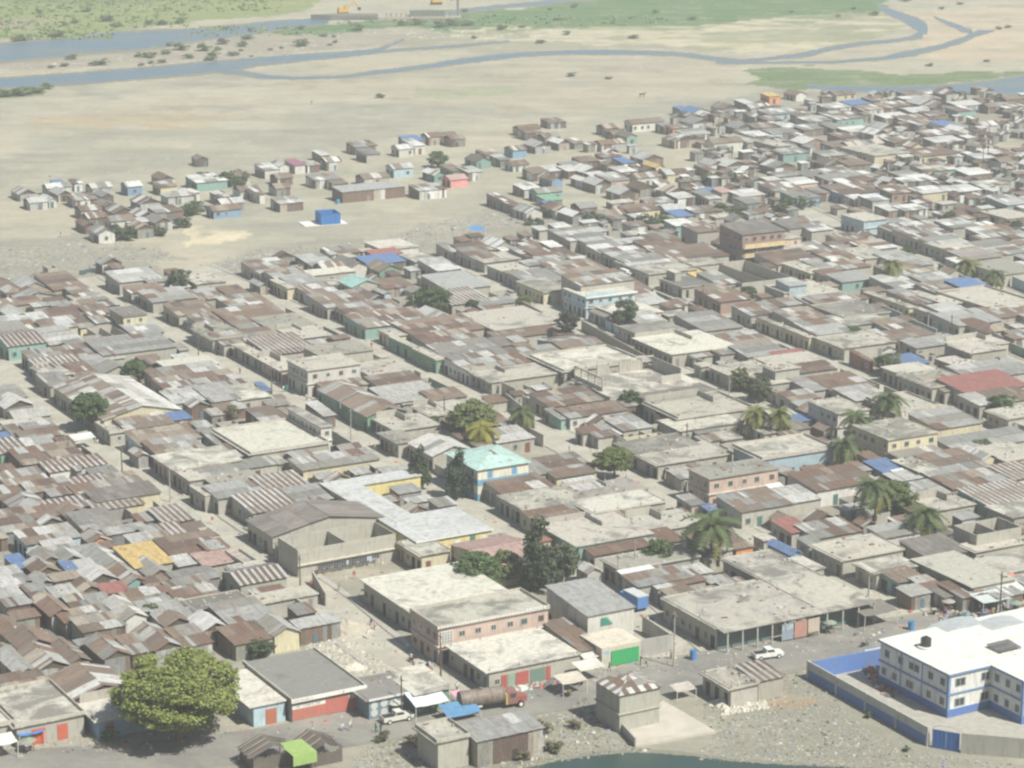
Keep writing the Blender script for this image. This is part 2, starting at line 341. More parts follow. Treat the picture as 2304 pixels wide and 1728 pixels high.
# ------------------------------------------------------------------ the houses
# one line each: front-left eave corner, right end of the front eave, height on the photo of the rear-left corner,
# roof kind (f slab, fp slab with parapet, s lean-to, ga gable across, gb gable along, h hip, o roofless walls),
# roof covering, wall colour, [eave height in metres]
DATA = """
T 0 360 3.84
170 300 318 245 ga g s 2.5
255 372 415 312 gb g s 2.6
420 350 492 300 ga w w 2.5
640 205 716 168 s m s
470 205 560 175 s b s 2.4
410 245 625 205 gb w s
500 300 622 250 ga g s 2.5
645 352 850 288 s m s 2.7
795 245 972 200 gb w s
880 320 985 262 ga g s 2.5
1100 232 1232 168 gb w b 2.9
1385 235 1532 188 s m y
1390 170 1512 125 ga r s
1570 292 1728 218 h w w 2.9
1450 322 1700 270 h g s 2.6
1700 197 1968 135 s w t
1975 152 2158 92 gb r s
2075 272 2250 210 gb m s
1845 442 2088 385 gb m b 2.7
1915 380 2112 335 gb m s
1890 322 1990 262 s m s
700 442 885 372 gb r s
765 505 930 440 gb r s
960 532 1168 468 gb m w
905 402 1012 352 ga g s
990 462 1172 402 ga m s
1205 492 1345 442 ga g s
1340 545 1492 478 ga g s 2.7
1352 457 1588 402 s m s
1185 602 1332 545 ga m s
1112 547 1290 508 s w s
735 572 832 500 ga r s
850 640 996 572 ga g w 2.8
1210 382 1392 322 ga m s
1632 402 1772 376 s g s 2.2
T 0 0 2.88
1282 1035 1352 1018 ga k s 2.8
T 576 260 3.84
75 470 205 418 s w w
205 440 290 405 ga w w
335 430 430 378 s v w
560 345 640 302 s w s
610 402 742 325 gb m s 2.9
442 432 552 398 s m s
955 337 1078 288 s k c 3.2
860 275 962 228 s g s
962 262 1052 212 s r s
1235 292 1366 218 gb w w 3.0
1312 222 1460 165 s b s
1372 262 1462 205 s w w
1492 188 1608 108 gb r s 3.2
1600 185 1745 118 gb r s
1690 208 1812 152 gb m s
185 545 320 492 gb r s
175 632 300 555 gb m s 2.7
30 680 80 615 s m w
512 560 745 502 s g s 2.8
672 592 800 548 s r s 2.2
930 548 1158 458 gb r s
1190 462 1362 402 gb m q
745 662 1290 590 s n s 3.6
1410 652 1650 592 s m s 3.0
1680 557 1832 492 gb p P 2.6
1540 517 1642 470 ga w t 2.6
1832 492 1960 442 s g s 2.9
1700 482 1820 425 s r g
1905 402 2036 358 ga r t 2.6
1985 342 2122 282 s m s 3.0
2110 385 2200 320 s g s
205 762 412 712 s g s 3.0
T 1152 260 3.84
75 122 252 25 gb r s 2.8
135 152 262 85 s r s
332 65 472 22 s r s 2.3
282 192 422 135 gb m s
200 272 340 222 ga g s
405 242 500 200 ga w s
540 242 632 192 s m s 2.2
5 302 130 262 gb m b
8 432 150 392 gb r w 2.4
802 112 930 68 gb m s
882 172 1012 102 gb r s
990 187 1086 146 ga r t 3.2
775 252 990 192 gb r s
1010 262 1080 250 s g s
1042 72 1320 15 gb r w 3.0
1322 102 1420 66 s g s
1392 112 1520 82 s m o
1132 382 1312 332 ga g s
965 412 1062 362 s b s
785 362 950 328 s m s
605 402 770 360 s r s
482 452 640 372 s g s
482 482 602 432 s w s
612 492 800 422 ga w s 2.8
930 492 1080 440 s w s
332 482 460 437 s w s
185 502 330 442 s r s
345 562 440 492 ga m b
620 572 702 505 ga w s
720 602 862 538 ga g s 2.7
850 567 1020 502 s g p 2.8
722 540 860 492 s w s
1082 542 1272 472 gb m w
1340 512 1532 447 gb m y 2.8
1242 450 1322 408 ga y y 2.6
105 642 262 586 s w s
225 672 440 602 gb g t 3.2
305 737 440 688 s G s 2.3
312 772 402 738 s b s 2.4
10 782 92 676 s r m
125 842 266 772 ga m w 2.6
375 822 512 760 ga m s
592 802 742 736 gb g s
522 872 640 815 ga w s 2.6
932 682 1102 592 ga g s
1105 640 1250 592 ga r s
1365 672 1532 602 ga m s
1432 717 1586 672 s w s
1672 665 1812 632 s b s
1702 722 1812 652 s g c
1812 667 1912 627 s p c
1722 432 1840 368 ga g s 2.8
1850 442 2042 376 ga w s
1745 242 2002 162 gb r w 3.6
2065 182 2230 132 s w s
1402 222 1632 168 ga m s
1522 162 1712 122 s g s
1562 72 1752 22 ga g s
1942 112 2102 62 ga g s
2040 232 2160 170 f c c 3
755 872 1010 792 gb m m 2.6
1015 832 1290 780 s r y 3.4
862 762 1062 738 s m s 2
1182 762 1402 722 s m s
1332 822 1512 770 gb g w
1432 877 1572 822 s b s 2.4
1582 842 1902 792 s m s
1982 702 2192 642 s w s
2032 762 2162 700 s g s
T 1536 0 2.88
262 707 360 670 ga r s
402 672 460 645 s w s
442 702 572 665 gb m s
575 718 702 682 s r s
2 717 62 676 s b s
62 732 182 692 ga b w
72 802 212 757 ga g s
482 832 662 790 s m s
22 877 182 840 s g s
150 1100 210 1030 s r s
T 1728 180 3.84
12 142 108 112 s y o 3.4
242 132 336 97 ga r w 2.6
592 132 762 88 gb r y 2.6
712 217 896 157 s b s 2.2
520 247 720 195 s g s 3.0
1092 227 1242 182 s m s
822 262 1102 212 s m s
902 182 1002 147 s r s
1202 132 1362 98 s r s
1352 122 1482 92 s g s
1542 127 1652 87 ga r s 3.6
1212 182 1492 142 s m s
1312 212 1472 167 ga g s
1432 232 1592 192 ga m s
1652 227 1872 182 s w s
1902 237 2052 197 gb m s 2.8
2062 172 2202 117 gb r s
2102 232 2222 172 s r s
1642 272 1802 232 s m t
1252 282 1412 237 s w s
1402 312 1562 262 s m s
1022 332 1242 277 s w s
1172 352 1402 307 s r s
1302 392 1482 342 s m s
602 342 832 282 s m t
22 302 292 257 s g q
292 332 422 277 s r s
352 362 562 312 s g s
2 352 122 307 s m s
152 412 272 367 s w y
42 467 272 417 s g s
312 432 482 382 s g s
562 422 702 377 s g s
702 452 912 407 s w s
912 472 1042 407 ga w s
982 422 1112 367 ga g s
1562 417 1692 357 s b w
1650 442 1745 390 ga w w
1822 402 2012 362 gb m s
312 552 502 482 ga w m
68 572 202 522 f c c 4.2
702 572 1002 502 gb m m
562 582 742 532 s r s
622 502 762 442 s r s
132 642 356 602 s g t 3.2
922 652 1226 577 f c y 3.2
1162 667 1322 622 s w s
1312 662 1642 602 s r y
1452 542 1692 482 s w s 3.2
1382 482 1642 442 s m s
1252 582 1352 522 ga r y
1092 542 1262 482 s m s
492 662 662 612 s g s
532 742 662 692 ga m s
702 742 902 682 s r s
482 822 772 752 s m s
522 872 962 792 s g s 3.0
382 842 512 797 ga g s
62 762 242 712 ga g s
92 837 272 802 s g s
2 872 122 842 s w s
242 902 432 852 s w p
652 902 752 857 s w s
752 882 962 842 s r s
1162 842 1352 792 s g s
1172 882 1332 847 s w s
1302 872 1462 827 s w s
1382 792 1642 732 s m t 3.2
1822 682 1962 642 s w t 3.4
1742 822 1942 757 s w s
1912 642 2042 602 s w s
2042 642 2152 592 s m s
2012 712 2122 672 gb r s
1860 930 1962 882 s g s
1942 907 2092 872 s m s
62 962 302 902 s m c
2 922 202 882 s r s
252 1027 452 962 s g b
432 982 642 922 s g s
642 992 972 912 s r b 3.2
742 1032 862 992 s w s
902 1047 1052 992 s w s 3.2
1072 982 1292 922 s r m 3.2
1332 982 1562 932 s w y
1612 972 1852 912 s w s
2072 1082 2260 1007 s g t 3.2
1042 1132 1202 1082 s w s
1182 1132 1382 1087 s w s
T 480 520 3.84
400 365 640 278 s m c 3.2
545 415 832 345 s m c 3.2
640 490 712 420 f c y 3.1
715 491 906 412 s g c 2.9
402 477 476 432 ga g s 2.5
850 302 1000 232 s g s 3.0
952 330 1162 250 gb m c 3.0
822 385 1158 345 f w c 3.2
1190 315 1322 218 ga k w 3.4
1015 205 1212 168 s m s
1392 217 1576 166 s R s 3
1342 292 1602 222 s b s 2.6
1435 350 1560 285 ga r g 2.8
1470 160 1705 108 f w w 2.8
1740 262 1900 222 f w c 3
1940 345 2102 265 s w c 3.6
1200 487 1446 398 ga t c 3.2
1000 465 1135 442 f w c 2.8
815 545 1010 472 s m c 2.9
840 580 985 545 s b s 2.2
985 662 1350 548 s m c 3.2
1340 612 1440 500 ga r s
1470 500 1662 422 s r s
1478 545 1536 518 ga w q 2.4
1200 737 1602 642 s m c 3.0
1310 837 1848 722 s m t 3.1
1545 906 1710 850 f c y 3.0
1745 915 2290 792 s r c 3.0
1895 1012 2275 908 s r c 3.0
2075 995 2150 960 f c c 3.2
1750 1020 1812 908 f c g 3.4
1925 1110 2008 1015 f c g 3.2
2215 1215 2260 1110 f c w 3.2
1905 787 2052 717 ga w c 2.6
2030 512 2330 400 s n c 3.2
2062 637 2412 520 s x c 3.0
165 585 290 508 s r c 3.0
215 702 522 578 s m c 3.0
175 812 690 680 s r c 3.0
40 770 220 700 o c t 2.8
252 860 480 812 s g c 2.9
512 850 870 748 f d c 3.1
730 928 1025 832 f c c 3.2
90 985 620 885 s m c 3.1
385 1087 520 975 f c c 3.0
500 1072 835 945 s x c 3.3
-5 935 290 840 f d c 3.2
815 1202 1270 1110 f c w 6.2 st=2
945 1075 1380 990 f d c 5.9
590 1198 690 1092 f c p 3.0
1368 1240 1676 1148 f c c 3.1
T 960 500 3.84
215 258 300 182 s g c
330 262 520 192 s r c
420 322 620 228 s m c 3.0
500 347 750 285 f c c 3.0
590 217 762 135 ga w c 3.2
862 302 1110 218 s m c
832 217 1000 182 s r s
1070 217 1176 167 s w c 3.2
702 277 772 242 s w s
692 437 862 370 f c c 3.0
872 377 1032 332 s g c
1002 332 1182 242 s r c
1042 372 1242 302 s g c
1192 312 1332 252 s r c
1202 472 1552 372 s m c 3.3
1332 547 1800 452 s m c 7.4
880 532 1192 432 s g c 3.1
1010 606 1275 512 f c y 3.2
752 472 872 422 s r c
1378 646 1802 568 f w q 5.6 st=2
1672 812 1982 742 f w p 3.3
1562 827 1622 735 ga g c 3.0
1242 162 1532 62 s g c 3.5
1402 197 1662 112 s g c 3.2
1502 264 1758 200 s w c 3.2
1672 192 1932 150 s g c
1762 387 2002 300 s g c 3.1
1962 252 2222 168 s r c
1852 880 2080 790 s w c 2.9
592 932 1092 808 f c c 3.2
622 1012 1076 950 s r c 2.7
452 727 742 672 s g c 2.6
1760 690 1830 625 s r c
T 1344 460 3.84
165 472 492 388 s m c 3.2
285 532 642 452 s g c 3.1
445 602 862 492 f c c 3.2
402 270 700 240 s m c
482 322 722 262 s m c 3.0
482 402 752 328 s r c 3.0
642 492 1080 392 s r c 3.2
865 242 1050 172 s r c 5.0
680 187 850 135 s w t 4.0
830 527 1022 485 f c c 3.0
1255 262 1622 168 s k m 9.0 st=3
1660 210 1890 140 s k c 5.0
1722 158 1926 84 h g c 5.5
1852 232 2042 165 s w c 4.6
1562 302 1762 262 f c p 5.6 st=2
1250 682 1640 525 o c c 3.2
1432 432 1830 388 f c c 3.6
1562 522 1952 422 s r c 3.2
1845 592 1952 502 f c y 3.2
1050 692 1222 612 s g c 2.8
842 622 962 568 s y c 2.4
735 717 920 642 f k c 3.0
672 590 726 562 f w c 5.2
352 752 422 692 s r c
322 802 512 722 s r c 2.9
382 872 622 792 s w c 2.8
1065 842 1262 722 s r m 3.5
1330 962 1560 868 s m c 3.2
1562 882 1792 822 s m c 3.0
1615 762 1806 700 f w w 4.4 st=2
1660 707 1816 645 s g q 6.2
1762 806 2080 720 f c c 3.2
1872 885 2212 802 s m c 3.0
2130 972 2385 890 f d c 3.3
1830 1150 1886 972 f c y 3.2
1732 1035 1982 932 s m c 3.2
1900 1130 2152 1030 s g c 3.0
375 1130 702 1048 f d c 3.2
932 1095 1212 972 s g c 3.2
1040 760 1150 700 s k s 2.6
T 1728 460 3.84
830 142 1040 85 f c q 4.4 st=2
1122 190 1332 132 s g c
1602 205 1826 137 s g c
1062 232 1482 182 s m c
1302 307 1642 212 s m c 3.2
1442 355 1732 292 s g c 3.2
1542 387 1792 330 f c c 3.4
642 332 882 267 s r c 3.2
652 412 782 350 s m c
862 395 1062 347 s m c
452 412 582 350 s g c
582 502 762 422 s m c
472 572 602 502 s g c
622 562 832 502 s m c
532 642 722 570 s r c 3.0
642 672 852 602 s g t 3.2
842 467 1102 392 f c c 3.2
1192 542 1372 422 s g c
1172 642 1442 545 s m c
1122 732 1332 642 s w c
1392 692 1602 612 s g c
1722 742 1906 657 s b s 3.3
1502 790 1702 682 s m c 3.0
1542 862 1762 800 f c c 3.2
1742 480 2022 400 s x c 3.2
1628 505 1722 462 s w c 2.8
1602 432 1732 385 s r c
2042 602 2300 502 f d c 3.4
1872 402 2112 332 s g c
1852 262 2152 202 s m c
1882 322 2082 272 s m c
2102 292 2300 242 s g c
1652 132 1802 77 s r c
2062 122 2300 62 f c c
1962 442 2212 402 s m c
1220 887 1280 772 f c y 3.2
1292 862 1442 760 s m c
1422 822 1512 770 f c c 3.0
1480 967 1532 892 f c c 3.1
1562 962 1772 872 s w c
1652 1050 2002 942 s g c 3.2
1905 1105 2082 1012 h r c 3.0
1912 907 2300 762 fp c c 3.4
1962 987 2300 902 s r c
660 977 986 872 f d c 3.3
522 917 762 802 s m c
702 1045 1062 962 f w c 3.2
1052 1085 1216 1002 s r c 3.0
1132 1202 1442 1132 s r c
662 1238 1092 1142 f c c 3.2
1282 1242 1702 1172 s g c 3.0
1702 1242 2080 1182 f c c 4.8
T 0 560 3.84
470 357 738 238 s r c 3.0
205 345 396 292 ga w c
60 382 202 300 h r p 2.8
160 442 432 352 ga m c 2.6
652 412 842 337 s m c
672 457 936 402 f c c 2.9
482 525 652 452 s m c
652 515 882 462 s m c
882 497 1042 460 s m c
292 502 472 470 s w c
2 502 292 466 s r c
762 567 972 502 s r c 2.9
422 602 722 525 s r c 2.8
832 642 972 577 s m c
112 602 272 520 ga w c
32 642 346 582 s w c 2.9
2 722 192 642 s g y 3
242 692 372 622 s m c
382 692 512 622 s r c
532 682 676 620 s w y
692 682 842 602 s m y 2.6
1065 582 1266 512 f k y 5.6 st=2
1150 747 1422 652 s g c 2.8
882 762 1066 702 o c c 2.6
1002 822 1162 765 o c c 2.6
1192 792 1392 737 o c c 2.6
1030 292 1402 195 s w c 3.6
1282 292 1452 256 s g c 3.2
1132 382 1352 322 s r c
1320 462 1652 362 s g c 3.2
1702 302 1952 248 f c c 3.0
1545 577 1892 472 s r c 3.2
1722 655 1932 572 s m c 3
1885 777 2130 662 f d c 3.2
1732 442 1942 382 s m c
70 845 416 748 gb x t 3.6
432 832 652 762 s w c
342 768 642 692 s g c
292 982 592 882 s m c
332 1032 642 955 s x c
410 1105 642 1022 f w y 3.0
712 942 862 802 s m c 3.0
802 842 946 782 f d c 3.0
890 922 1490 792 s g c 3.6
900 962 1082 922 s w c 2.6
1555 872 1632 822 f d c 2.6
812 1042 982 932 s g c 2.8
890 1082 1082 1022 ga g c
622 1062 752 992 s r c
1205 880 1300 850 s m c
T 0 820 3.84
1375 157 1740 50 s r c 3.2
1745 115 1976 20 s w c 3.2
1462 247 2112 125 s m c 3.0
1482 37 1892 -28 f w c 3.2
1512 342 1746 252 s w c 3.0
1832 327 2082 222 s g c 3.0
895 482 1480 190 ga m y 3.8
2 307 242 232 s g c 3.0
2 177 96 122 f c p 3.0
45 382 300 310 ga w s 2.6
130 477 442 402 gb w c 2.8
90 542 412 485 f c c 2.6
432 190 642 82 s g c
412 102 642 27 f w y 3.0
662 112 832 72 s r c
1090 567 1512 452 s m c 3.0
952 592 1092 512 fp c c 3.0
1450 492 1572 427 s b s 3.4
1215 707 1652 585 s m q 3.2
1370 792 1792 662 s m c 3.2
1520 907 2046 782 f w p 3.3
1872 690 1982 602 s w c
2030 802 2192 690 s m c
1192 797 1286 742 ga m s 2.5
1642 1000 1782 902 f c c 3.2
1772 1132 1852 1042 f c c 3.3
1760 982 2082 902 s g c 3.0
1882 1162 2212 1072 s g c 3.0
2 772 182 692 s x g 2.8
232 732 512 642 gb m c 2.6
522 692 632 632 s m c
2 632 122 592 s b s
120 622 222 562 s m c
232 582 502 522 s g c
202 652 512 582 s m c
202 872 432 752 s r s 2.8
442 862 762 732 s m s 2.8
430 932 930 842 s x w 2.8
62 1052 332 972 s m s
2 1122 262 1052 s m s
262 1112 642 1022 s m s
642 1102 1002 992 s x s 2.8
982 1042 1232 952 s m s
702 1162 1292 1045 s m s 2.8
830 1192 1392 1090 s k y 3.2
442 1142 642 1082 s r s
662 920 700 880 s w s
T 0 1100 3.84
130 182 412 82 h g c 2.8
392 202 802 112 s x s
832 192 1252 102 s x y 2.6
2 282 262 192 s m s
272 262 562 172 s m s
562 232 762 162 ga r s
32 382 352 272 s m s
2 432 72 372 s m s
740 372 962 250 s g y 3.0
1002 282 1202 192 o d d 2.6
1420 300 1692 170 s x c 2.8
1205 290 1420 222 s m s
930 402 1182 342 s w s
1140 467 1336 400 s w c 3.2
1302 442 1422 372 s m s
1432 402 1632 322 s x s
1652 372 1802 302 s r s
1485 582 1982 432 s r c 3.2
1790 532 1982 462 s m c 3.6
1832 442 1912 362 fp c c 3.0
1770 672 2112 562 s p c 3.0
2112 652 2215 552 fp c c 3.0
230 487 702 410 s m q 3.0
432 552 582 452 s w s
462 592 642 532 s b s
780 472 962 395 ga r o 2.6
350 642 532 545 ga g s
662 552 882 502 s g s
532 642 742 562 ga g s
140 692 272 622 s b s 2.4
592 722 692 652 s b w
870 692 1112 555 ga g s 2.8
1170 687 1392 550 s y c 3.4
1290 762 1492 642 ga g s 3.0
312 742 522 642 ga m s
702 702 852 662 s w s
332 832 472 752 ga g s
472 802 702 742 s m s
750 822 1032 725 ga w s
692 762 902 700 s r s
1102 822 1272 692 ga m t
690 902 892 822 ga m s
912 912 1112 832 s R s 2.6
1152 922 1342 872 s m s
1302 872 1532 772 s r s
1542 822 1802 722 s g s
1502 902 1862 802 s m c 2.6
2 832 182 742 s w s
32 872 242 802 s w s
292 962 482 882 s m s
482 942 652 852 s w c
1130 1002 1542 902 s m s 2.8
1562 992 1932 882 s m s 2.8
632 1037 832 942 s m s
802 1012 982 922 s g y
1242 1062 1352 992 s r s
1352 1032 1562 952 s w s
902 1062 1012 992 s g s
1080 1132 1272 975 ga w w 3.0
1332 1092 1662 1002 s g s
1382 1162 1642 1082 s m s
1702 1052 2092 962 f k y 2.8
62 1022 272 902 s m s
440 1102 640 945 ga r s 2.8
562 1162 842 1062 s m s 2.8
722 1242 1052 1122 s m s 2.8
1432 1192 1662 1122 ga r s
1752 1232 1982 1125 ga w s
1985 1177 2275 1052 s g s 3.2
1542 672 1700 600 s w s
T 0 1404 3.84
900 305 1130 150 ga m s 3.0
1140 262 1190 160 s r s 2.8
1342 232 1580 95 ga m s 3.0
1590 202 1842 92 s m s 3.0
612 342 782 182 ga r s 2.8
330 402 600 235 ga m s 3.0
150 442 330 215 ga g s 3.0
180 232 372 102 ga r s 2.8
60 122 250 12 ga r s 2.8
-60 300 60 190 ga r s 2.8
640 652 1142 452 ga r s 3.2
50 582 432 452 s m s 3.0
-60 560 30 430 s m s
143 887 722 602 fp w c 3.5
-430 955 128 700 fp w c 3.4
850 832 1400 682 f w b 3.0
T 480 1404 3.84
345 707 618 440 f w q 3.2
1345 652 1760 500 f d c 3.3
1766 600 2035 470 f w g 3.3
190 182 520 55 s r s 3.0
525 105 730 0 ga g y 3.0
745 42 1106 -32 s w s 3.2
1940 1017 2206 885 fp c c 4.6
T 900 1280 3.84
330 512 1280 360 fp c p 6.2 st=2
770 885 1555 652 f w c 3.4
1562 712 1652 462 s r c 2.7
1620 407 2030 150 s n w 5.8
1620 37 1745 -22 ga w c 3.0
T 480 1040 3.84
510 642 1378 500 ga k c 3.9
730 762 1575 652 o c c 5.2
-5 100 500 30 s g c 3.0
60 210 450 120 f d c 3.0
40 317 372 205 s g c 3.4
490 262 760 125 s x c 2.8
345 442 720 330 s x c 3.2
732 362 990 256 s g c 3.0
775 72 1440 8 s g y 3.2
1800 802 1946 722 f c y 3.2
235 1062 640 952 gb x c 3.4
172 972 442 900 s w c 3.0
380 1225 900 1155 f c c 3.0
1718 1282 2470 1045 f w c 4.0
600 760 720 700 s m c 3.0
960 560 1100 540 s m s
T 480 780 3.84
330 927 960 752 fp w c 3.6
930 692 1022 530 f c w 6.0 st=2
955 602 1060 480 s w s 2.8
1330 607 1632 480 ga r g 3.6
1090 472 1382 368 ga m t 3.4
1540 492 2002 390 s w c 3.2
1900 467 2182 385 s r c 3.2
1640 502 1802 470 s m c 2.8
1590 722 1872 622 f c c 3.2
1880 592 2060 510 f c c 3.2
1452 362 1762 292 s r c 3.0
970 372 1270 325 s m c 3.0
1895 947 2160 832 ga w c 3.2
1600 830 1780 740 f d c 3.2
1130 932 1310 875 gb m s 2.5
450 387 512 310 s b s 2.6
235 457 470 342 f w c 3.1
420 650 560 570 s r s 2.6
60 560 280 500 s r s 2.2
560 1010 650 930 f c c 2.6
T 960 740 3.84
170 252 602 140 s g c 3.0
350 362 932 238 s m c 3.1
565 457 1105 370 f c c 3.1
892 267 1196 200 s g c 2.9
1190 367 1780 258 fp w c 3.5
1240 217 1560 125 gb m c 3.0
1075 677 1560 590 s m c 3.0
1240 772 1662 690 s r w 3.0
1160 782 1240 690 s g t 2.7
1482 942 1692 842 s m c 2.8
1350 905 1500 860 s r c 2.8
1700 882 1952 812 s m c
1720 960 2100 880 o c c 2.6
1800 1012 2150 942 o c y 2.6
110 742 342 645 f c c 3.0
610 987 850 912 s w c 3.2
560 640 700 580 s r c 2.4
640 150 760 80 s k c 2.6
T 1344 720 3.84
650 292 1132 150 f w c 3.2
830 327 1002 272 s m c 2.8
1062 302 1240 245 s m c 2.8
1172 217 1442 155 s m c 3.0
1305 322 1660 232 s g c 3.2
1562 322 1832 277 s R c 3.0
1560 402 1990 322 f c c 3.2
1540 432 1750 385 f c c 6.0
1482 552 1800 470 f c c 3.5
1762 457 2082 397 s r c 3.1
1172 482 1480 395 f c c 3.1
902 400 1000 372 f c c 3.1
1842 617 2082 500 s g c 3.0
1692 702 1902 625 s m c 3.0
2080 807 2350 700 f c w 6.0 st=2
470 602 862 512 f w c 3.5
500 712 1002 622 f k c 3.5
702 852 1290 715 fp c c 3.6
732 952 1262 862 f w c 3.2
592 862 672 802 s R c 2.6
870 985 1072 932 s g c 2.6
1430 1202 2042 1085 fp c q 4.6 st=1
1602 842 1752 785 s w s 2.6
1660 892 1880 855 s b s 2.6
T 1728 720 3.84
1090 420 1150 360 s b s 2.8
1160 400 1330 345 s b s 3.0
880 355 905 262 s r R 3.0
1650 395 1800 350 f c c 3.2
1765 282 2060 212 f c c 5.0
1420 582 1780 470 f c c 3.3
1180 470 1400 400 f w c 3.2
1530 620 1750 500 s m c 3.1
1730 642 2260 505 s R c 3.4
1780 520 2260 430 s g c 3.2
1830 740 1980 645 s w c 3.0
2000 720 2260 620 s r c 3.0
2080 850 2300 780 f c c 3.2
560 620 860 495 s r c 3.0
760 700 980 620 s w c 3.0
1140 790 1476 690 fp c c 3.2
1230 845 1562 770 f c c 3.2
1190 890 1460 835 s w c 3.0
1040 1032 1466 900 f c y 6.0 st=2
1470 945 1860 810 s g y 4.6
1645 1135 2330 1025 s g c 3.0
T 1344 980 3.84
525 252 1080 145 f c c 3.3
345 150 880 60 f d c 3.3
720 377 814 300 s w s 2.8
970 372 1562 285 f d p 6.2 st=2
1250 662 1602 520 s m c 3.4
1640 592 1852 510 s w c 2.8
1900 482 2360 370 s r w 3.2
455 830 912 715 f c c 3.3
240 757 560 650 s m c 3.1
1680 842 1862 730 s R c 3.0
1900 892 2202 770 s m c 3.0
1830 952 1960 880 s m c 3.0
1200 982 1352 930 s r o 3.0
1440 902 1536 858 f c c 2.8
1670 1032 1772 930 ga b b 3.0
1480 1225 1960 1125 f w c 3.3
815 605 932 520 s g c 2.8
965 650 1052 600 s b b 2.4
380 1250 660 1170 s m c 3.0
670 1235 900 1160 s w c 3.0
T 960 1000 3.84
1100 250 1450 160 s r c 3.2
1120 292 1385 250 s r y 3.2
890 272 1062 200 s g c 3.2
650 425 1012 310 s r c 3.2
860 562 1302 435 f c c 3.4
940 667 1296 575 s r c 3.1
1300 402 1562 350 s w c 3.4
1330 470 1912 375 f d c 3.3
1450 592 2062 490 f w c 3.4
1315 872 1952 690 f c t 4.2
1450 962 2140 850 s r c 3.1
1700 1082 2260 985 f d c 3.3
530 1062 920 930 gb p y 4.2
985 832 1080 792 f r y 3.4
1830 1232 2300 1130 s m c 3.2
T 1728 980 3.84
1320 306 1422 220 f c q 3.2
1150 205 1462 160 s g c 3.2
1452 272 1802 205 s r c
1860 215 1990 160 ga w y 3.2
2070 216 2300 110 f c c 3.2
1430 372 1882 305 s m c 3.0
1600 462 2032 380 s m m 3.0
2130 382 2300 290 s x c 3.2
1905 607 2300 500 s x t 3.4
2130 702 2400 610 f w c 3.2
1015 330 1152 260 s b s 2.8
1120 400 1370 345 s w s 2.6
1805 862 2190 772 o c c 5.2
650 1075 1076 945 f c c 3.5
940 1187 1292 1100 f w c 3.2
1015 887 1246 835 s g w 3.0
1390 1062 1750 955 s k c 3.0
1800 1000 2212 940 f c c 3.0
2020 1190 2300 1110 f c c 3.2
1480 640 1720 560 f c c 3.0
1200 560 1500 480 s w c 2.8
T 0 0 1
1614 1411 1834 1344 f c c 3.9
1838 1368 1955 1318 f c c 3.8
1744 1316 1850 1266 f c c 3.6
2022 1311 2082 1285 s r t 3.0
2085 1325 2125 1300 s m g 2.8
2050 1342 2092 1322 s w s 2.5
2192 1319 2260 1262 f c c 3.6
2166 1346 2222 1312 s m s 2.8
2125 1345 2165 1318 s k s 2.6
2245 1346 2304 1326 s g s 2.6
1073 1669 1224 1630 s g s 4.2
1394 1564 1487 1527 h x c 6.3 st=2
1645 1549 1705 1512 f c c 3.3
1706 1533 1765 1497 s x c 3.2
1480 1325 1590 1300 s r c 3.0
"""
# ------------------------------------------------------------------ ground
def inpoly(X, Y, poly):
    r = np.zeros(X.shape, bool); n = len(poly)
    for i in range(n):
        x1, y1 = poly[i]; x2, y2 = poly[(i + 1) % n]
        c = ((y1 > Y) != (y2 > Y)) & (X < (x2 - x1) * (Y - y1) / ((y2 - y1) or 1e-9) + x1)
        r ^= c
    return r
def wob(X, Y, s, seed):
    """smooth value noise"""
    rs = np.random.RandomState(seed); g = rs.rand(257, 257)
    def lay(x, y):
        xi, yi = np.floor(x).astype(int), np.floor(y).astype(int); fx, fy = x - xi, y - yi
        fx, fy = fx * fx * (3 - 2 * fx), fy * fy * (3 - 2 * fy); xi %= 256; yi %= 256
        a = g[yi, xi] * (1 - fx) + g[yi, (xi + 1) % 256] * fx
        b = g[(yi + 1) % 256, xi] * (1 - fx) + g[(yi + 1) % 256, (xi + 1) % 256] * fx
        return a * (1 - fy) + b * fy
    return (lay(X / s, Y / s) + .5 * lay(X / s * 2.1 + 9, Y / s * 2.1) + .25 * lay(X / s * 4.3, Y / s * 4.3 + 5)) / 1.75 - .5
F_ = 2304 / 2212
def FS(*p): return [(p[i] * F_, p[i + 1] * F_) for i in range(0, len(p), 2)]
cols = list(range(-900, 0, 30)) + list(range(0, 2304, 6)) + list(range(2304, 3300, 30))
rows = [-600, -570, -520, -450, -380, -300, -240, -180, -130, -90, -60, -40, -20] + list(range(-6, 240, 3)) + list(range(240, 1740, 6)) + list(range(1740, 2500, 40)) + [2800, 3400, 4200]
PX, PY = np.meshgrid(np.array(cols, float), np.array(rows, float))
U, V = (PX - CX) / FPX, -(PY - CY) / FPX
dz = -sp + V * cp
T = -H / dz
GX, GY = U * T, (cp + V * sp) * T
shp = PX.shape
n1 = wob(GX, GY, 22, 1); n2 = wob(GX, GY, 7, 2); n3 = wob(GX, GY, 70, 3); n4 = wob(GX / 3.2, GY, 9, 4)
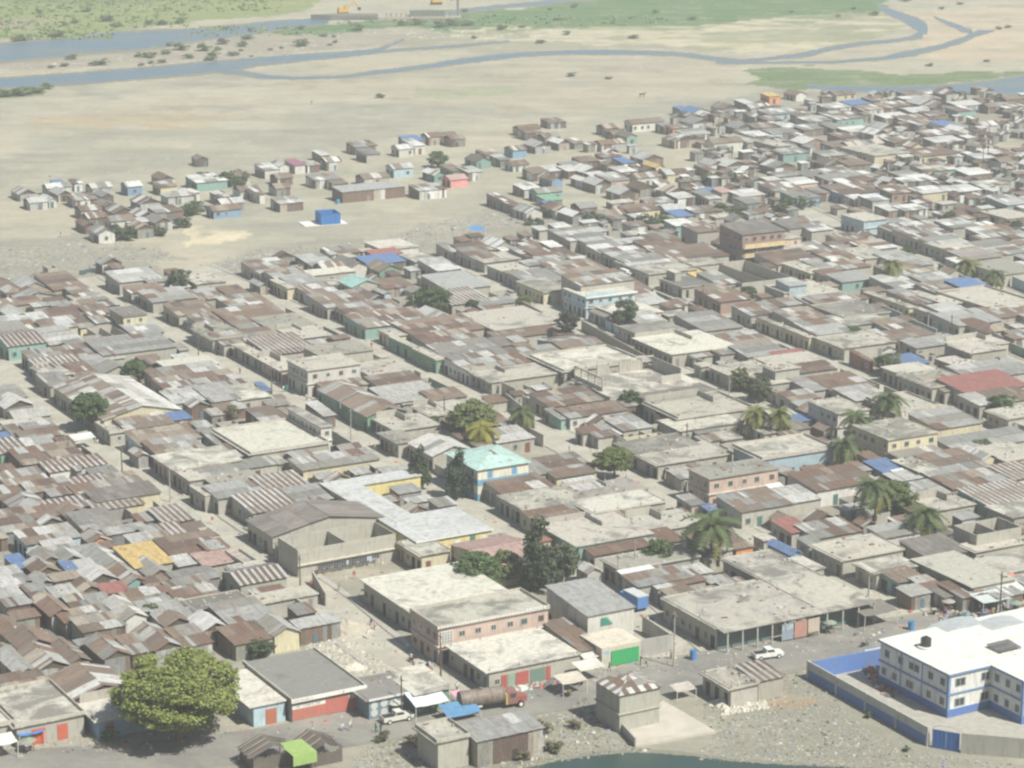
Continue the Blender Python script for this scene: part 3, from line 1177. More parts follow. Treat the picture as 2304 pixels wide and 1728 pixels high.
# work out the zones on a slightly wobbled copy of the ground, so that their edges are ragged
WX, WY = GX + n1 * 16 + n2 * 5, GY + wob(GX, GY, 25, 5) * 40 + wob(GX, GY, 8, 6) * 9
DEP = WY * cp + H * sp
QX, QY = CX + FPX * WX / DEP, CY - FPX * (WY * sp - H * cp) / DEP
def zone(*p): return inpoly(QX, QY, FS(*p))
col = np.empty(shp + (3,)); trash = np.zeros(shp); veg = np.zeros(shp)
SAND, WARM, SGREY = (.41, .385, .30), (.39, .345, .25), (.285, .28, .235)
col[:] = SAND
def blend(mask, c, amt=1.0):
    a = (mask * amt)[..., None] if not np.isscalar(mask) else mask
    col[:] = col * (1 - a) + np.array(c) * a
def sm(x, a, b): return np.clip((x - a) / (b - a), 0, 1)
blend(sm(n3 + n1 * .5, .02, .25), SGREY, .8)
blend(sm(-n3 - n4 * .6, .05, .25), WARM, .7)
blend(zone(40, 250, 420, 235, 560, 252, 420, 275, 80, 285).astype(float), (.40, .30, .18), .6)
blend(sm(n4 + n2 * .6, .12, .3), (.33, .33, .24), .5)
# the upper bank and the bars between the channels
for z, c, a in ((zone(-400, -400, 2700, -400, 2700, 20, 1900, -5, 690, 0, 0, 95, -400, 130), (.40, .36, .25), .8),
                (zone(-400, -60, 500, -60, 690, 0, 640, 26, 330, 55, 120, 80, 0, 88, -400, 110), (.25, .30, .085), .95),
                (zone(-400, -300, 600, -300, 640, 0, 500, 0, 200, 8, 0, 10, -400, 10), (.15, .20, .07), .7),
                (zone(-200, 42, 60, 42, 160, 50, 60, 62, -200, 66), (.30, .24, .19), .6),
                (zone(-100, 150, 100, 122, 340, 95, 520, 75, 700, 55, 860, 72, 1000, 78, 900, 100, 500, 122, 200, 140, -100, 160), (.30, .27, .22), .8),
                (zone(560, 70, 700, 50, 860, 45, 950, 25, 1200, 10, 1450, -30, 1950, -60, 1910, 10, 1850, 40, 1700, 55, 1500, 75, 1250, 60, 1050, 68, 850, 66, 700, 72), (.085, .20, .065), 1.0),
                (zone(980, 60, 1500, 55, 1900, 18, 1960, 60, 1800, 110, 1500, 108, 1250, 95, 1000, 90), (.29, .30, .17), .75),
                (zone(860, 62, 1200, 70, 1500, 95, 1540, 112, 1200, 108, 880, 112), (.28, .27, .19), .6),
                (zone(1580, 146, 1750, 148, 1950, 160, 2300, 150, 2300, 172, 2080, 178, 1900, 190, 1700, 184, 1620, 170), (.13, .21, .075), .95),
                (zone(-200, 188, 60, 183, 115, 182, 105, 203, 0, 212, -200, 220), (.11, .18, .07), .95),
                (zone(1950, 30, 2300, 10, 2300, 120, 2150, 135, 2000, 130), (.52, .42, .30), .8),
                (zone(1750, 60, 1850, 45, 1880, 80, 1790, 92), (.24, .26, .14), .6),
                (zone(1000, 120, 1560, 118, 1560, 205, 1200, 240, 900, 230, 700, 200), (.42, .36, .27), .5),
                (zone(660, 165, 980, 148, 1180, 160, 1050, 175, 800, 180), (.30, .30, .22), .5),
                (zone(880, 190, 1100, 185, 1110, 200, 900, 210), (.30, .35, .20), .6)):
    blend(z.astype(float), c, a)
g_mask = zone(980, 60, 1500, 55, 1900, 18, 1960, 60, 1800, 110, 1500, 108, 1250, 95, 1000, 90)
blend(g_mask * sm(n4 + n1, .04, .16), (.56, .50, .36), .85)
veg[:] = np.clip((col[..., 1] - col[..., 0]) * 14, 0, 1)
# settlement ground and rubbish fields
town = zone(-300, 560, 60, 560, 230, 548, 350, 575, 510, 590, 640, 540, 960, 500, 1230, 470, 1500, 420, 1640, 330, 1500, 250, 1620, 205, 1850, 188, 2400, 190, 2700, 1800, -300, 1800)
blend(town.astype(float), (.27, .258, .215), .85)
dump = (zone(-200, 535, 200, 500, 350, 535, 385, 560, 330, 570, 180, 560, 90, 580, 0, 600, -200, 620)
        | zone(420, 560, 560, 535, 800, 520, 960, 470, 1180, 440, 1230, 480, 1000, 505, 900, 530, 760, 520, 640, 550, 500, 590, 430, 580))
blend(dump.astype(float), (.26, .25, .215), .8); trash += dump * .7
mid = zone(650, 480, 1060, 420, 1110, 440, 1190, 480, 1000, 500, 700, 530)
blend(mid.astype(float), (.33, .31, .26), .6); trash += mid * .35
blend(zone(385, 525, 430, 505, 560, 492, 580, 500, 480, 520, 420, 528).astype(float), (.62, .54, .38), .9)
blend(zone(330, 530, 400, 525, 420, 560, 500, 610, 560, 640, 500, 640, 420, 590).astype(float), (.44, .39, .31), .8)
tip = (zone(1560, 1480, 1700, 1440, 1750, 1460, 1880, 1580, 1990, 1620, 2212, 1650, 2300, 1800, 1500, 1800, 1540, 1590, 1500, 1520)
       | zone(840, 1560, 1000, 1530, 1240, 1500, 1300, 1560, 1360, 1620, 1560, 1600, 1560, 1640, 1200, 1660, 1150, 1800, 700, 1800, 740, 1630))
blend(tip.astype(float), (.25, .24, .195), .9); trash += tip * .8
blend(zone(1600, 1500, 1720, 1490, 1740, 1520, 1620, 1540).astype(float), (.38, .24, .12), .6)
blend(zone(0, 1360, 130, 1340, 130, 1420, 60, 1500, 0, 1480).astype(float), (.15, .14, .12), .7)
blend(sm(n1 + n2, .2, .45), (.25, .235, .20), .55)
blend(sm(-n2 - n4, .2, .45), (.52, .47, .37), .4)
gm = bpy.data.meshes.new('ground')
nr, nc = shp
idx = np.arange(nr * nc).reshape(nr, nc)
F4 = np.stack([idx[1:, :-1], idx[1:, 1:], idx[:-1, 1:], idx[:-1, :-1]], -1).reshape(-1, 4)
co = np.stack([GX, GY, np.clip(n2, -.5, .5) * .0 * GX], -1).reshape(-1, 3)
gm.vertices.add(nr * nc); gm.vertices.foreach_set('co', co.astype(np.float32).ravel())
gm.loops.add(F4.size); gm.loops.foreach_set('vertex_index', F4.ravel().astype(np.int32))
gm.polygons.add(len(F4)); gm.polygons.foreach_set('loop_start', np.arange(0, F4.size, 4, dtype=np.int32))
gm.update()
at = gm.color_attributes.new('tint', 'FLOAT_COLOR', 'POINT')
at.data.foreach_set('color', np.concatenate([col, np.ones(shp + (1,))], -1).astype(np.float32).ravel())
at = gm.color_attributes.new('cover', 'FLOAT_COLOR', 'POINT')
at.data.foreach_set('color', np.stack([np.clip(trash, 0, 1), np.clip(veg, 0, 1), 0 * trash, 1 + 0 * trash], -1).astype(np.float32).ravel())
m, nt, b = newmat('bare_ground', .95, .1)
p = wpos(nt); c = src_color(nt, 'attr')
a2 = N(nt, 'ShaderNodeAttribute'); a2.attribute_name = 'cover'
sep = N(nt, 'ShaderNodeSeparateColor'); nt.links.new(a2.outputs['Color'], sep.inputs[0])
k1 = noise(nt, p, .05, 5, .65, .6); k2 = noise(nt, p, .35, 5, .7); k3 = noise(nt, p, 2.0, 3, .7); k4 = noise(nt, wpos(nt, (.25, 1, 1)), .12, 5, .7)
c = mix(nt, ramp(nt, k1, .42, .66, 0, .42), c, mix(nt, .62, c, (.20, .19, .165)))
c = mix(nt, ramp(nt, k4, .48, .66, 0, .5), c, mix(nt, .55, c, (.54, .50, .40)))
k5 = noise(nt, wpos(nt, (.12, 1, 1)), .05, 6, .75, .3)
c = mix(nt, ramp(nt, k5, .50, .62, 0, .55), c, mix(nt, .5, c, (.22, .22, .18)))
c = mix(nt, ramp(nt, k2, .45, .72, 0, .5), c, mix(nt, .5, c, (.13, .13, .11)))
c = mix(nt, ramp(nt, k3, .52, .72, 0, .6), c, mix(nt, .7, c, (.10, .10, .09)))
gv = math_n(nt, 'MULTIPLY', sep.outputs[1], ramp(nt, k2, .4, .6, .1, .8))
c = mix(nt, gv, c, mix(nt, .6, c, (.05, .09, .03)))
v = N(nt, 'ShaderNodeTexVoronoi'); v.inputs['Scale'].default_value = .9; nt.links.new(p, v.inputs['Vector'])
sc_ = N(nt, 'ShaderNodeSeparateColor'); nt.links.new(v.outputs['Color'], sc_.inputs[0])
spk = math_n(nt, 'MULTIPLY', math_n(nt, 'LESS_THAN', v.outputs['Distance'], .30), math_n(nt, 'GREATER_THAN', sc_.outputs[0], .62))
spk = math_n(nt, 'MULTIPLY', spk, math_n(nt, 'ADD', math_n(nt, 'MULTIPLY', sep.outputs[0], .8), .12))
cr = N(nt, 'ShaderNodeValToRGB'); nt.links.new(sc_.outputs[1], cr.inputs[0])
cr.color_ramp.interpolation = 'CONSTANT'
els = cr.color_ramp.elements
els[0].color = (.44, .43, .40, 1); els[1].position = .45; els[1].color = (.08, .08, .08, 1)
for ps, cc in ((.72, (.45, .40, .32, 1)), (.9, (.25, .32, .45, 1)), (.95, (.40, .18, .12, 1))):
    e = els.new(ps); e.color = cc
c = mix(nt, spk, c, cr.outputs[0])
nt.links.new(c, b.inputs['Base Color'])
bump(nt, b, k3, .6, .12)
M_GROUND = m
gm.materials.append(m)
g = link('ground', gm, kind='structure')

# water ---------------------------------------------------------------
m, nt, b = newmat('river_water', .3, .35)
c = mix(nt, ramp(nt, noise(nt, wpos(nt, (.3, 1, 1)), .06, 5, .7, .4), .42, .66, 0, .75), (.085, .165, .25), (.175, .19, .165))
nt.links.new(c, b.inputs['Base Color'])
bump(nt, b, noise(nt, wpos(nt, (.5, 1, 1)), .8, 3), .25, .15)
M_WATER = m
m, nt, b = newmat('murky_water', .25, .4)
b.inputs['Base Color'].default_value = (.035, .065, .06, 1)
bump(nt, b, noise(nt, wpos(nt), 1.2, 3), .2, .1)
M_MURK = m
M_MUD = mat_flat('wet_mud', (.235, .225, .175), .7, .3, .5, .5)
def ribbon(name, pts, mat, z=.03, kind='structure', bank=True):
    """pts: (x_px, y_top, y_bottom) along a channel; both banks are laid out on the ground and made ragged"""
    if bank and name == 'river': ribbon('mud_bank', [(x, a - 1.2 - (b_ - a) * .10, b_ + 1.5 + (b_ - a) * .12) for x, a, b_ in pts], M_MUD, z * .5, kind, False)
    q = MB(); out = []
    for i in range(len(pts) - 1):
        (x0, a0, b0), (x1, a1, b1) = pts[i], pts[i + 1]
        k = max(2, int((abs(x1 - x0) + abs(a1 - a0)) / 7))
        for j in range(k):
            t = j / k; out.append((x0 + (x1 - x0) * t, a0 + (a1 - a0) * t, b0 + (b1 - b0) * t))
    out.append(pts[-1])
    L = []
    for x, a, b_ in out:
        e1, e2 = random.uniform(-1.3, 1.3), random.uniform(-1.3, 1.3)
        L.append((unproj(x, a + e1 * min(1, (b_ - a) / 8), z), unproj(x + random.uniform(-1, 1), b_ + e2 * min(1, (b_ - a) / 8), z)))
    for i in range(len(L) - 1):
        q.quad(L[i][1], L[i + 1][1], L[i + 1][0], L[i][0])
    return q.build(name, mat, kind=kind)
def z1(*p): return [(p[i] / 2.88, p[i + 1] / 2.88, p[i + 2] / 2.88) for i in range(0, len(p), 3)]
ribbon('river', z1(-900, 360, 560, -300, 320, 450, 0, 292, 400, 200, 268, 378, 370, 256, 365, 500, 240, 348, 700, 216, 332, 900, 205, 318, 1100, 198, 290, 1300, 190, 258, 1500, 168, 232, 1700, 148, 208, 1900, 132, 176, 2110, 116, 150, 2130, 130, 142), M_WATER)
ribbon('river', z1(2880, 85, 112, 3000, 62, 84, 3200, 38, 56, 3500, 10, 32, 3700, -14, 6, 4200, -60, -30), M_WATER)
ribbon('river', z1(-600, 560, 620, 0, 508, 566, 300, 490, 556, 500, 476, 544, 800, 452, 516, 1100, 425, 494, 1300, 408, 476, 1500, 392, 452, 1700, 374, 420, 2000, 352, 388, 2212, 340, 370, 2450, 318, 340, 2540, 280, 292, 2620, 250, 258), M_WATER)
ribbon('river', z1(2400, 335, 345, 2700, 310, 322, 3000, 290, 302, 3300, 262, 270), M_WATER, .031)
ribbon('river', z1(1420, 442, 470, 1520, 450, 480, 1700, 486, 506, 1900, 500, 512, 2212, 492, 504, 2412, 462, 482, 2612, 440, 460, 2812, 412, 436, 3012, 380, 408, 3200, 358, 386, 3400, 340, 362, 3650, 330, 350, 3900, 326, 350, 4200, 332, 352, 4424, 342, 364, 4600, 366, 388, 4800, 388, 402,
      5000, 372, 386, 5220, 340, 366, 5400, 300, 322, 5600, 272, 290, 5800, 256, 270, 5900, 240, 258, 5980, 190, 240), M_WATER, .032)
ribbon('river', z1(5960, 150, 236, 5990, 145, 215, 6010, 170, 200), M_WATER, .034)
q = z1
ribbon('river', z1(5690, 30, 44, 5740, 50, 86, 5800, 70, 110, 5880, 100, 150, 5950, 125, 200, 6005, 160, 215), M_WATER, .033)
ribbon('river', z1(4640, 400, 412, 5000, 402, 410, 5400, 398, 408, 5700, 372, 388, 5900, 330, 362, 6100, 290, 314, 6250, 240, 268, 6330, 200, 228, 6440, 198, 204), M_WATER, .036)
ribbon('river', z1(6050, 105, 112, 6130, 135, 152, 6230, 172, 200, 6300, 195, 220), M_WATER, .037)
ribbon('river', z1(5230, 550, 565, 5500, 562, 590, 5800, 566, 598, 6100, 556, 602, 6400, 530, 604, 6636, 494, 612, 7400, 430, 640), M_WATER, .033)
ribbon('canal', [(-60, 632, 655), (0, 629, 648), (40, 626, 644), (75, 622, 636), (97, 622, 630)], M_MURK, .03)
ribbon('canal', [(178, 608, 622), (200, 604, 614), (222, 603, 612), (262, 600, 606)], M_MURK, .03)
ribbon('mud_bank', [(1100, 1722, 1800), (1250, 1703, 1800), (1330, 1692, 1800), (1400, 1686, 1800), (1480, 1686, 1800), (1560, 1694, 1800), (1640, 1705, 1800), (1800, 1716, 1800), (2000, 1728, 1800)], M_MUD, .02)
ribbon('lagoon', [(1180, 1728, 1900), (1210, 1722, 1900), (1260, 1710, 1900), (1330, 1701, 1900), (1400, 1694, 1900), (1470, 1694, 1900), (1560, 1702, 1900), (1640, 1712, 1900), (1720, 1718, 1900), (1800, 1722, 1900), (1900, 1726, 1900), (2100, 1745, 1900), (2304, 1752, 1900), (2700, 1790, 1950)], M_MURK, .04)

# lanes and the main road ---------------------------------------------
m, nt, b = newmat('lane_surface', .9, .15)
p = wpos(nt); n_ = noise(nt, p, .18, 5, .7); n2_ = noise(nt, p, 1.6, 3)
c = mix(nt, ramp(nt, n_, .4, .65), (.43, .41, .355), (.33, .315, .27))
c = mix(nt, ramp(nt, n2_, .5, .75, 0, .5), c, (.22, .21, .185))
nt.links.new(c, b.inputs['Base Color']); bump(nt, b, n2_, .3, .05)
M_LANE = m
m, nt, b = newmat('worn_asphalt', .9, .2)
n_ = noise(nt, wpos(nt, (.6, .6, 1)), .12, 5, .7, .5)
c = mix(nt, ramp(nt, n_, .38, .66), (.185, .18, .17), (.285, .27, .24))
n3_ = noise(nt, wpos(nt), .9, 4, .7)
c = mix(nt, ramp(nt, n3_, .55, .75, 0, .6), c, (.33, .31, .27))
nt.links.new(c, b.inputs['Base Color']); bump(nt, b, n3_, .3, .05)
M_ROAD = m
M_KERB = mat_flat('kerb_concrete', (.42, .40, .36), .9, .1, .5, .8)
LANES = []
def smooth(P, k=3):
    for _ in range(2):
        P = [P[0]] + [(P[i - 1] + P[i] * 2 + P[i + 1]) / 4 for i in range(1, len(P) - 1)] + [P[-1]]
    return P
def lane(name, px, width, mat, z, kerb=True):
    P = []
    for i in range(len(px) - 1):
        a, b_ = unproj(*px[i]), unproj(*px[i + 1]); k = max(1, int((b_ - a).length / 6))
        P += [a.lerp(b_, j / k) for j in range(k)]
    P.append(unproj(*px[-1])); P = smooth(P)
    q, kb = MB(), MB()
    S = []
    for i, p_ in enumerate(P):
        t = (P[min(i + 1, len(P) - 1)] - P[max(i - 1, 0)]).normalized(); s = Vector((-t.y, t.x, 0))
        w1, w2 = width / 2 + random.uniform(-.35, .35), width / 2 + random.uniform(-.35, .35)
        S.append((p_ + s * w1, p_ - s * w2, s))
    for i in range(len(S) - 1):
        a, b_, c_, d_ = S[i][1], S[i + 1][1], S[i + 1][0], S[i][0]
        za = Vector((0, 0, z)); q.quad(a + za, b_ + za, c_ + za, d_ + za)
        if kerb:
            for e, sg in ((0, 1), (1, -1)):
                p0 = P[i] + S[i][2] * sg * (width / 2 + .1); p1 = P[i + 1] + S[i + 1][2] * sg * (width / 2 + .1)
                o0, o1 = S[i][2] * sg * 1.3, S[i + 1][2] * sg * 1.3; u = Vector((0, 0, .13))
                kb.quad(p0 + u, p1 + u, p1 + o1 + u, p0 + o0 + u); kb.quad(p0, p1, p1 + u, p0 + u)
    q.build(name, mat, kind='structure')
    if kerb: kb.build('pavement', M_KERB, kind='structure')
    LANES.append((np.array([(p_.x, p_.y) for p_ in P]), width / 2))
lane('lane', [(-30, 770), (15, 820), (90, 885), (150, 945), (205, 990), (290, 1047), (385, 1127), (455, 1180), (520, 1222), (590, 1262), (680, 1318), (740, 1358), (800, 1420), (880, 1480), (950, 1525), (1014, 1565)], 8.5, M_LANE, .02)
lane('lane', [(180, 625), (216, 646), (273, 683), (338, 721), (400, 757), (469, 802), (547, 849), (623, 880), (690, 920), (766, 962), (818, 990), (880, 1030), (936, 1066), (973, 1090), (1051, 1140), (1142, 1193), (1267, 1262), (1340, 1310), (1415, 1375), (1470, 1430), (1520, 1475)], 8.5, M_LANE, .024)
lane('lane', [(440, 600), (506, 629), (584, 664), (662, 699), (753, 741), (818, 772), (897, 812), (994, 858), (1090, 903), (1168, 942), (1240, 975), (1325, 1022), (1409, 1071), (1461, 1100), (1520, 1134), (1600, 1170), (1656, 1195), (1720, 1232), (1813, 1276), (1891, 1305), (1960, 1340), (2030, 1385)], 8.5, M_LANE, .028)
lane('lane', [(990, 580), (1038, 602), (1106, 635), (1207, 688), (1298, 738), (1377, 778), (1460, 815), (1552, 850), (1640, 890), (1740, 940)], 8.5, M_LANE, .02)
lane('lane', [(1240, 556), (1325, 588), (1427, 629), (1526, 674), (1604, 707), (1690, 745), (1787, 785), (1880, 828), (1990, 868), (2100, 915), (2200, 960), (2330, 1015)], 7.5, M_LANE, .024)
lane('lane', [(1740, 440), (1837, 486), (1910, 522), (2001, 553), (2093, 585), (2180, 625), (2330, 690)], 7.5, M_LANE, .028)
lane('lane', [(2000, 700), (2053, 720), (2131, 752), (2200, 782), (2330, 840)], 7, M_LANE, .02)
lane('road', [(-200, 1730), (100, 1722), (416, 1698), (729, 1656), (885, 1625), (1042, 1594), (1250, 1563), (1458, 1530), (1640, 1496), (1823, 1465), (1979, 1432), (2304, 1390), (2600, 1350)], 12.5, M_ROAD, .036, kerb=False)
def on_lane(x, y, r=0):
    for P, w in LANES:
        if ((P[:, 0] - x) ** 2 + (P[:, 1] - y) ** 2).min() < (w + r) ** 2: return True
    return False
# ------------------------------------------------------------------ house kit
NEAR_Y = 760
# one corrugated sheet, 1 x 1, shared by every sheet of every roof
def make_sheet_mesh():
    b = MB(); n = 8
    for i in range(n):
        x0, x1 = i / n, (i + 1) / n
        z0, z1 = (i % 2) * 1.0, ((i + 1) % 2) * 1.0
        b.quad((x0, 0, z0), (x1, 0, z1), (x1, 1, z1), (x0, 1, z0))
    b.quad((0, 0, -.6), (0, 1, -.6), (1, 1, -.6), (1, 0, -.6))
    b.quad((0, 0, -.6), (1, 0, -.6), (1, 0, 0), (0, 0, 0))
    return b.mesh('roofing_sheet', [M_SHEET])
SHEET = make_sheet_mesh()
def unit_door():
    b = MB()
    b.box(0, -.05, 0, 1, .02, 1, 0)
    b.box(.47, -.07, .02, .53, -.05, .98, 1, bottom=False)
    b.box(.08, -.07, .1, .42, -.052, .9, 0, bottom=False); b.box(.58, -.07, .1, .92, -.052, .9, 0, bottom=False)
    return b.mesh('door', [M_OBJ, M_DARK])
def unit_window():
    b = MB()
    b.box(0, -.06, 0, 1, .02, .1, 0); b.box(0, -.06, .9, 1, .02, 1, 0)
    b.box(0, -.06, .1, .1, .02, .9, 0); b.box(.9, -.06, .1, 1, .02, .9, 0); b.box(.47, -.05, .1, .53, .0, .9, 0)
    b.quad((.1, -.02, .1), (.9, -.02, .1), (.9, -.02, .9), (.1, -.02, .9), 1)
    return b.mesh('window', [M_OBJ, M_GLASS])
DOOR, WINDOW = unit_door(), unit_window()

def unit_opening():
    b = MB(); b.box(0, -.03, 0, 1, .02, 1, 0); return b.mesh('shutter', [M_OBJ])
SHUTTER = unit_opening()

def place(house, mesh, name, x, y, z, w, h, face, col, depth=1.0):
    """fix a unit wall piece on the front (F) or left (L) wall"""
    if face == 'F': m = Matrix(((w, 0, 0, x), (0, depth, 0, y), (0, 0, h, z), (0, 0, 0, 1)))
    else: m = Matrix(((0, depth, 0, x), (-w, 0, 0, y), (0, 0, h, z), (0, 0, 0, 1)))
    return link(name, mesh, house, mat=m, col=col)

def roof_plane(parent, mb, O, U, V, ul, vl, code, near, name='roofing_sheet'):
    """cover a roof plane with sheets: U runs along the eave, V up the slope"""
    Nn = U.cross(V).normalized()
    n = max(1, round(ul / (.78 if code != 'x' else .62))); rows = max(1, round(vl / 3.6))
    for r in range(rows):
        cols = sheet_colors(code, n)
        for i in range(n):
            w = ul / n; l = vl / rows
            o = O + U * (i * w - .04) + V * (r * l - (.12 if r else .02)) + Nn * (.03 + .028 * (i % 2) + .03 * r + random.uniform(0, .022))
            tw = random.uniform(-.012, .012)
            Uv = (U + V * tw).normalized(); Vv = (V - U * tw).normalized()
            ln = l + random.uniform(.02, .22 if code in 'mrx' else .1)
            if near:
                m = Matrix(((Uv.x * (w + .1), Vv.x * ln, Nn.x * .035, o.x), (Uv.y * (w + .1), Vv.y * ln, Nn.y * .035, o.y),
                            (Uv.z * (w + .1), Vv.z * ln, Nn.z * .035, o.z), (0, 0, 0, 1)))
                link(name, SHEET, parent, mat=m, col=cols[i])
            else:
                a, b_ = o, o + Uv * (w + .1); c = b_ + Vv * ln; d = a + Vv * ln
                mb.quad(a, b_, c, d, 0, cols[i])
                mb.quad(a - Nn * .06, b_ - Nn * .06, b_, a, 0, cols[i])

def bits(house, wall, w, d, h, st, near, street=True, shack=False):
    """doors and windows on the two walls that face the streets"""
    fh = h / st
    for s in range(st):
        z = s * fh
        for face, L in (('F', w), ('L', d)):
            if L < 2.2: continue
            k = max(1, int(L / (2.7 if face == 'F' else 2.1))); step = L / k
            for i in range(k):
                r = random.random()
                if r < (.5 if face == 'F' and st == 1 else .06): continue
                c = (i + .5) * step + random.uniform(-.2, .2)
                bw = random.uniform(.8, 1.1)
                isdoor = s == 0 and r < .68
                if isdoor: wd, hd, z0, me, nm, cl = bw * (1.0 if face == 'F' else 1.25), min(2.15, fh - .4), z, DOOR, 'door', jit(random.choice(DOORC if face == 'F' else DOORC[3:] + [(.05, .05, .05)] * 3), .03)
                else: wd, hd, z0, me, nm, cl = bw * (1.25 if st > 1 else 1), 1.05, z + 1.05, WINDOW, 'window', jit(random.choice([(.5, .48, .44), (.2, .3, .28), (.30, .2, .15), (.6, .6, .58)]))
                if z0 + hd > z + fh - .2: continue
                if face == 'F': place(house, me, nm, c - wd / 2, 0, z0, wd, hd, 'F', cl)
                else: place(house, me, nm, 0, c + wd / 2, z0, wd, hd, 'L', cl)

def hip_face(q, a, b_, c, d_, k, rc, cols=None):
    """cut one hipped roof face (eave a-b, ridge d-c) into parallel rows of sheets"""
    a, b_, c, d_ = map(Vector, (a, b_, c, d_)); U = (b_ - a); L = U.length; U.normalize()
    s0, s1 = (d_ - a).dot(U), (c - a).dot(U); V = d_ - a - U * s0; VL = V.length; V.normalize(); N_ = U.cross(V).normalized()
    rows = max(1, int(VL / 1.1)) if rc == 'x' else max(1, int(VL / 2.4))
    def top(u): return VL * max(0, min(1, u / s0 if s0 > 1e-3 and u < s0 else ((L - u) / (L - s1) if L - s1 > 1e-3 and u > s1 else 1)))
    for r in range(rows):
        cs = cols(k) if cols else sheet_colors('m' if rc == 'x' and r % 2 else rc, k)
        for i in range(k):
            u0, u1 = L * i / k, L * (i + 1) / k; t0, t1 = VL * r / rows, VL * (r + 1) / rows + .05
            h0, h1 = top(u0), top(u1)
            if max(h0, h1) <= t0 + .02: continue
            z = N_ * (.02 * (i % 2) + .015 * r)
            q.quad(a + U * u0 + V * min(t0, h0) + z, a + U * u1 + V * min(t0, h1) + z, a + U * u1 + V * min(t1, h1) + z, a + U * u0 + V * min(t1, h0) + z, 0, cs[i])
HOUSES = []
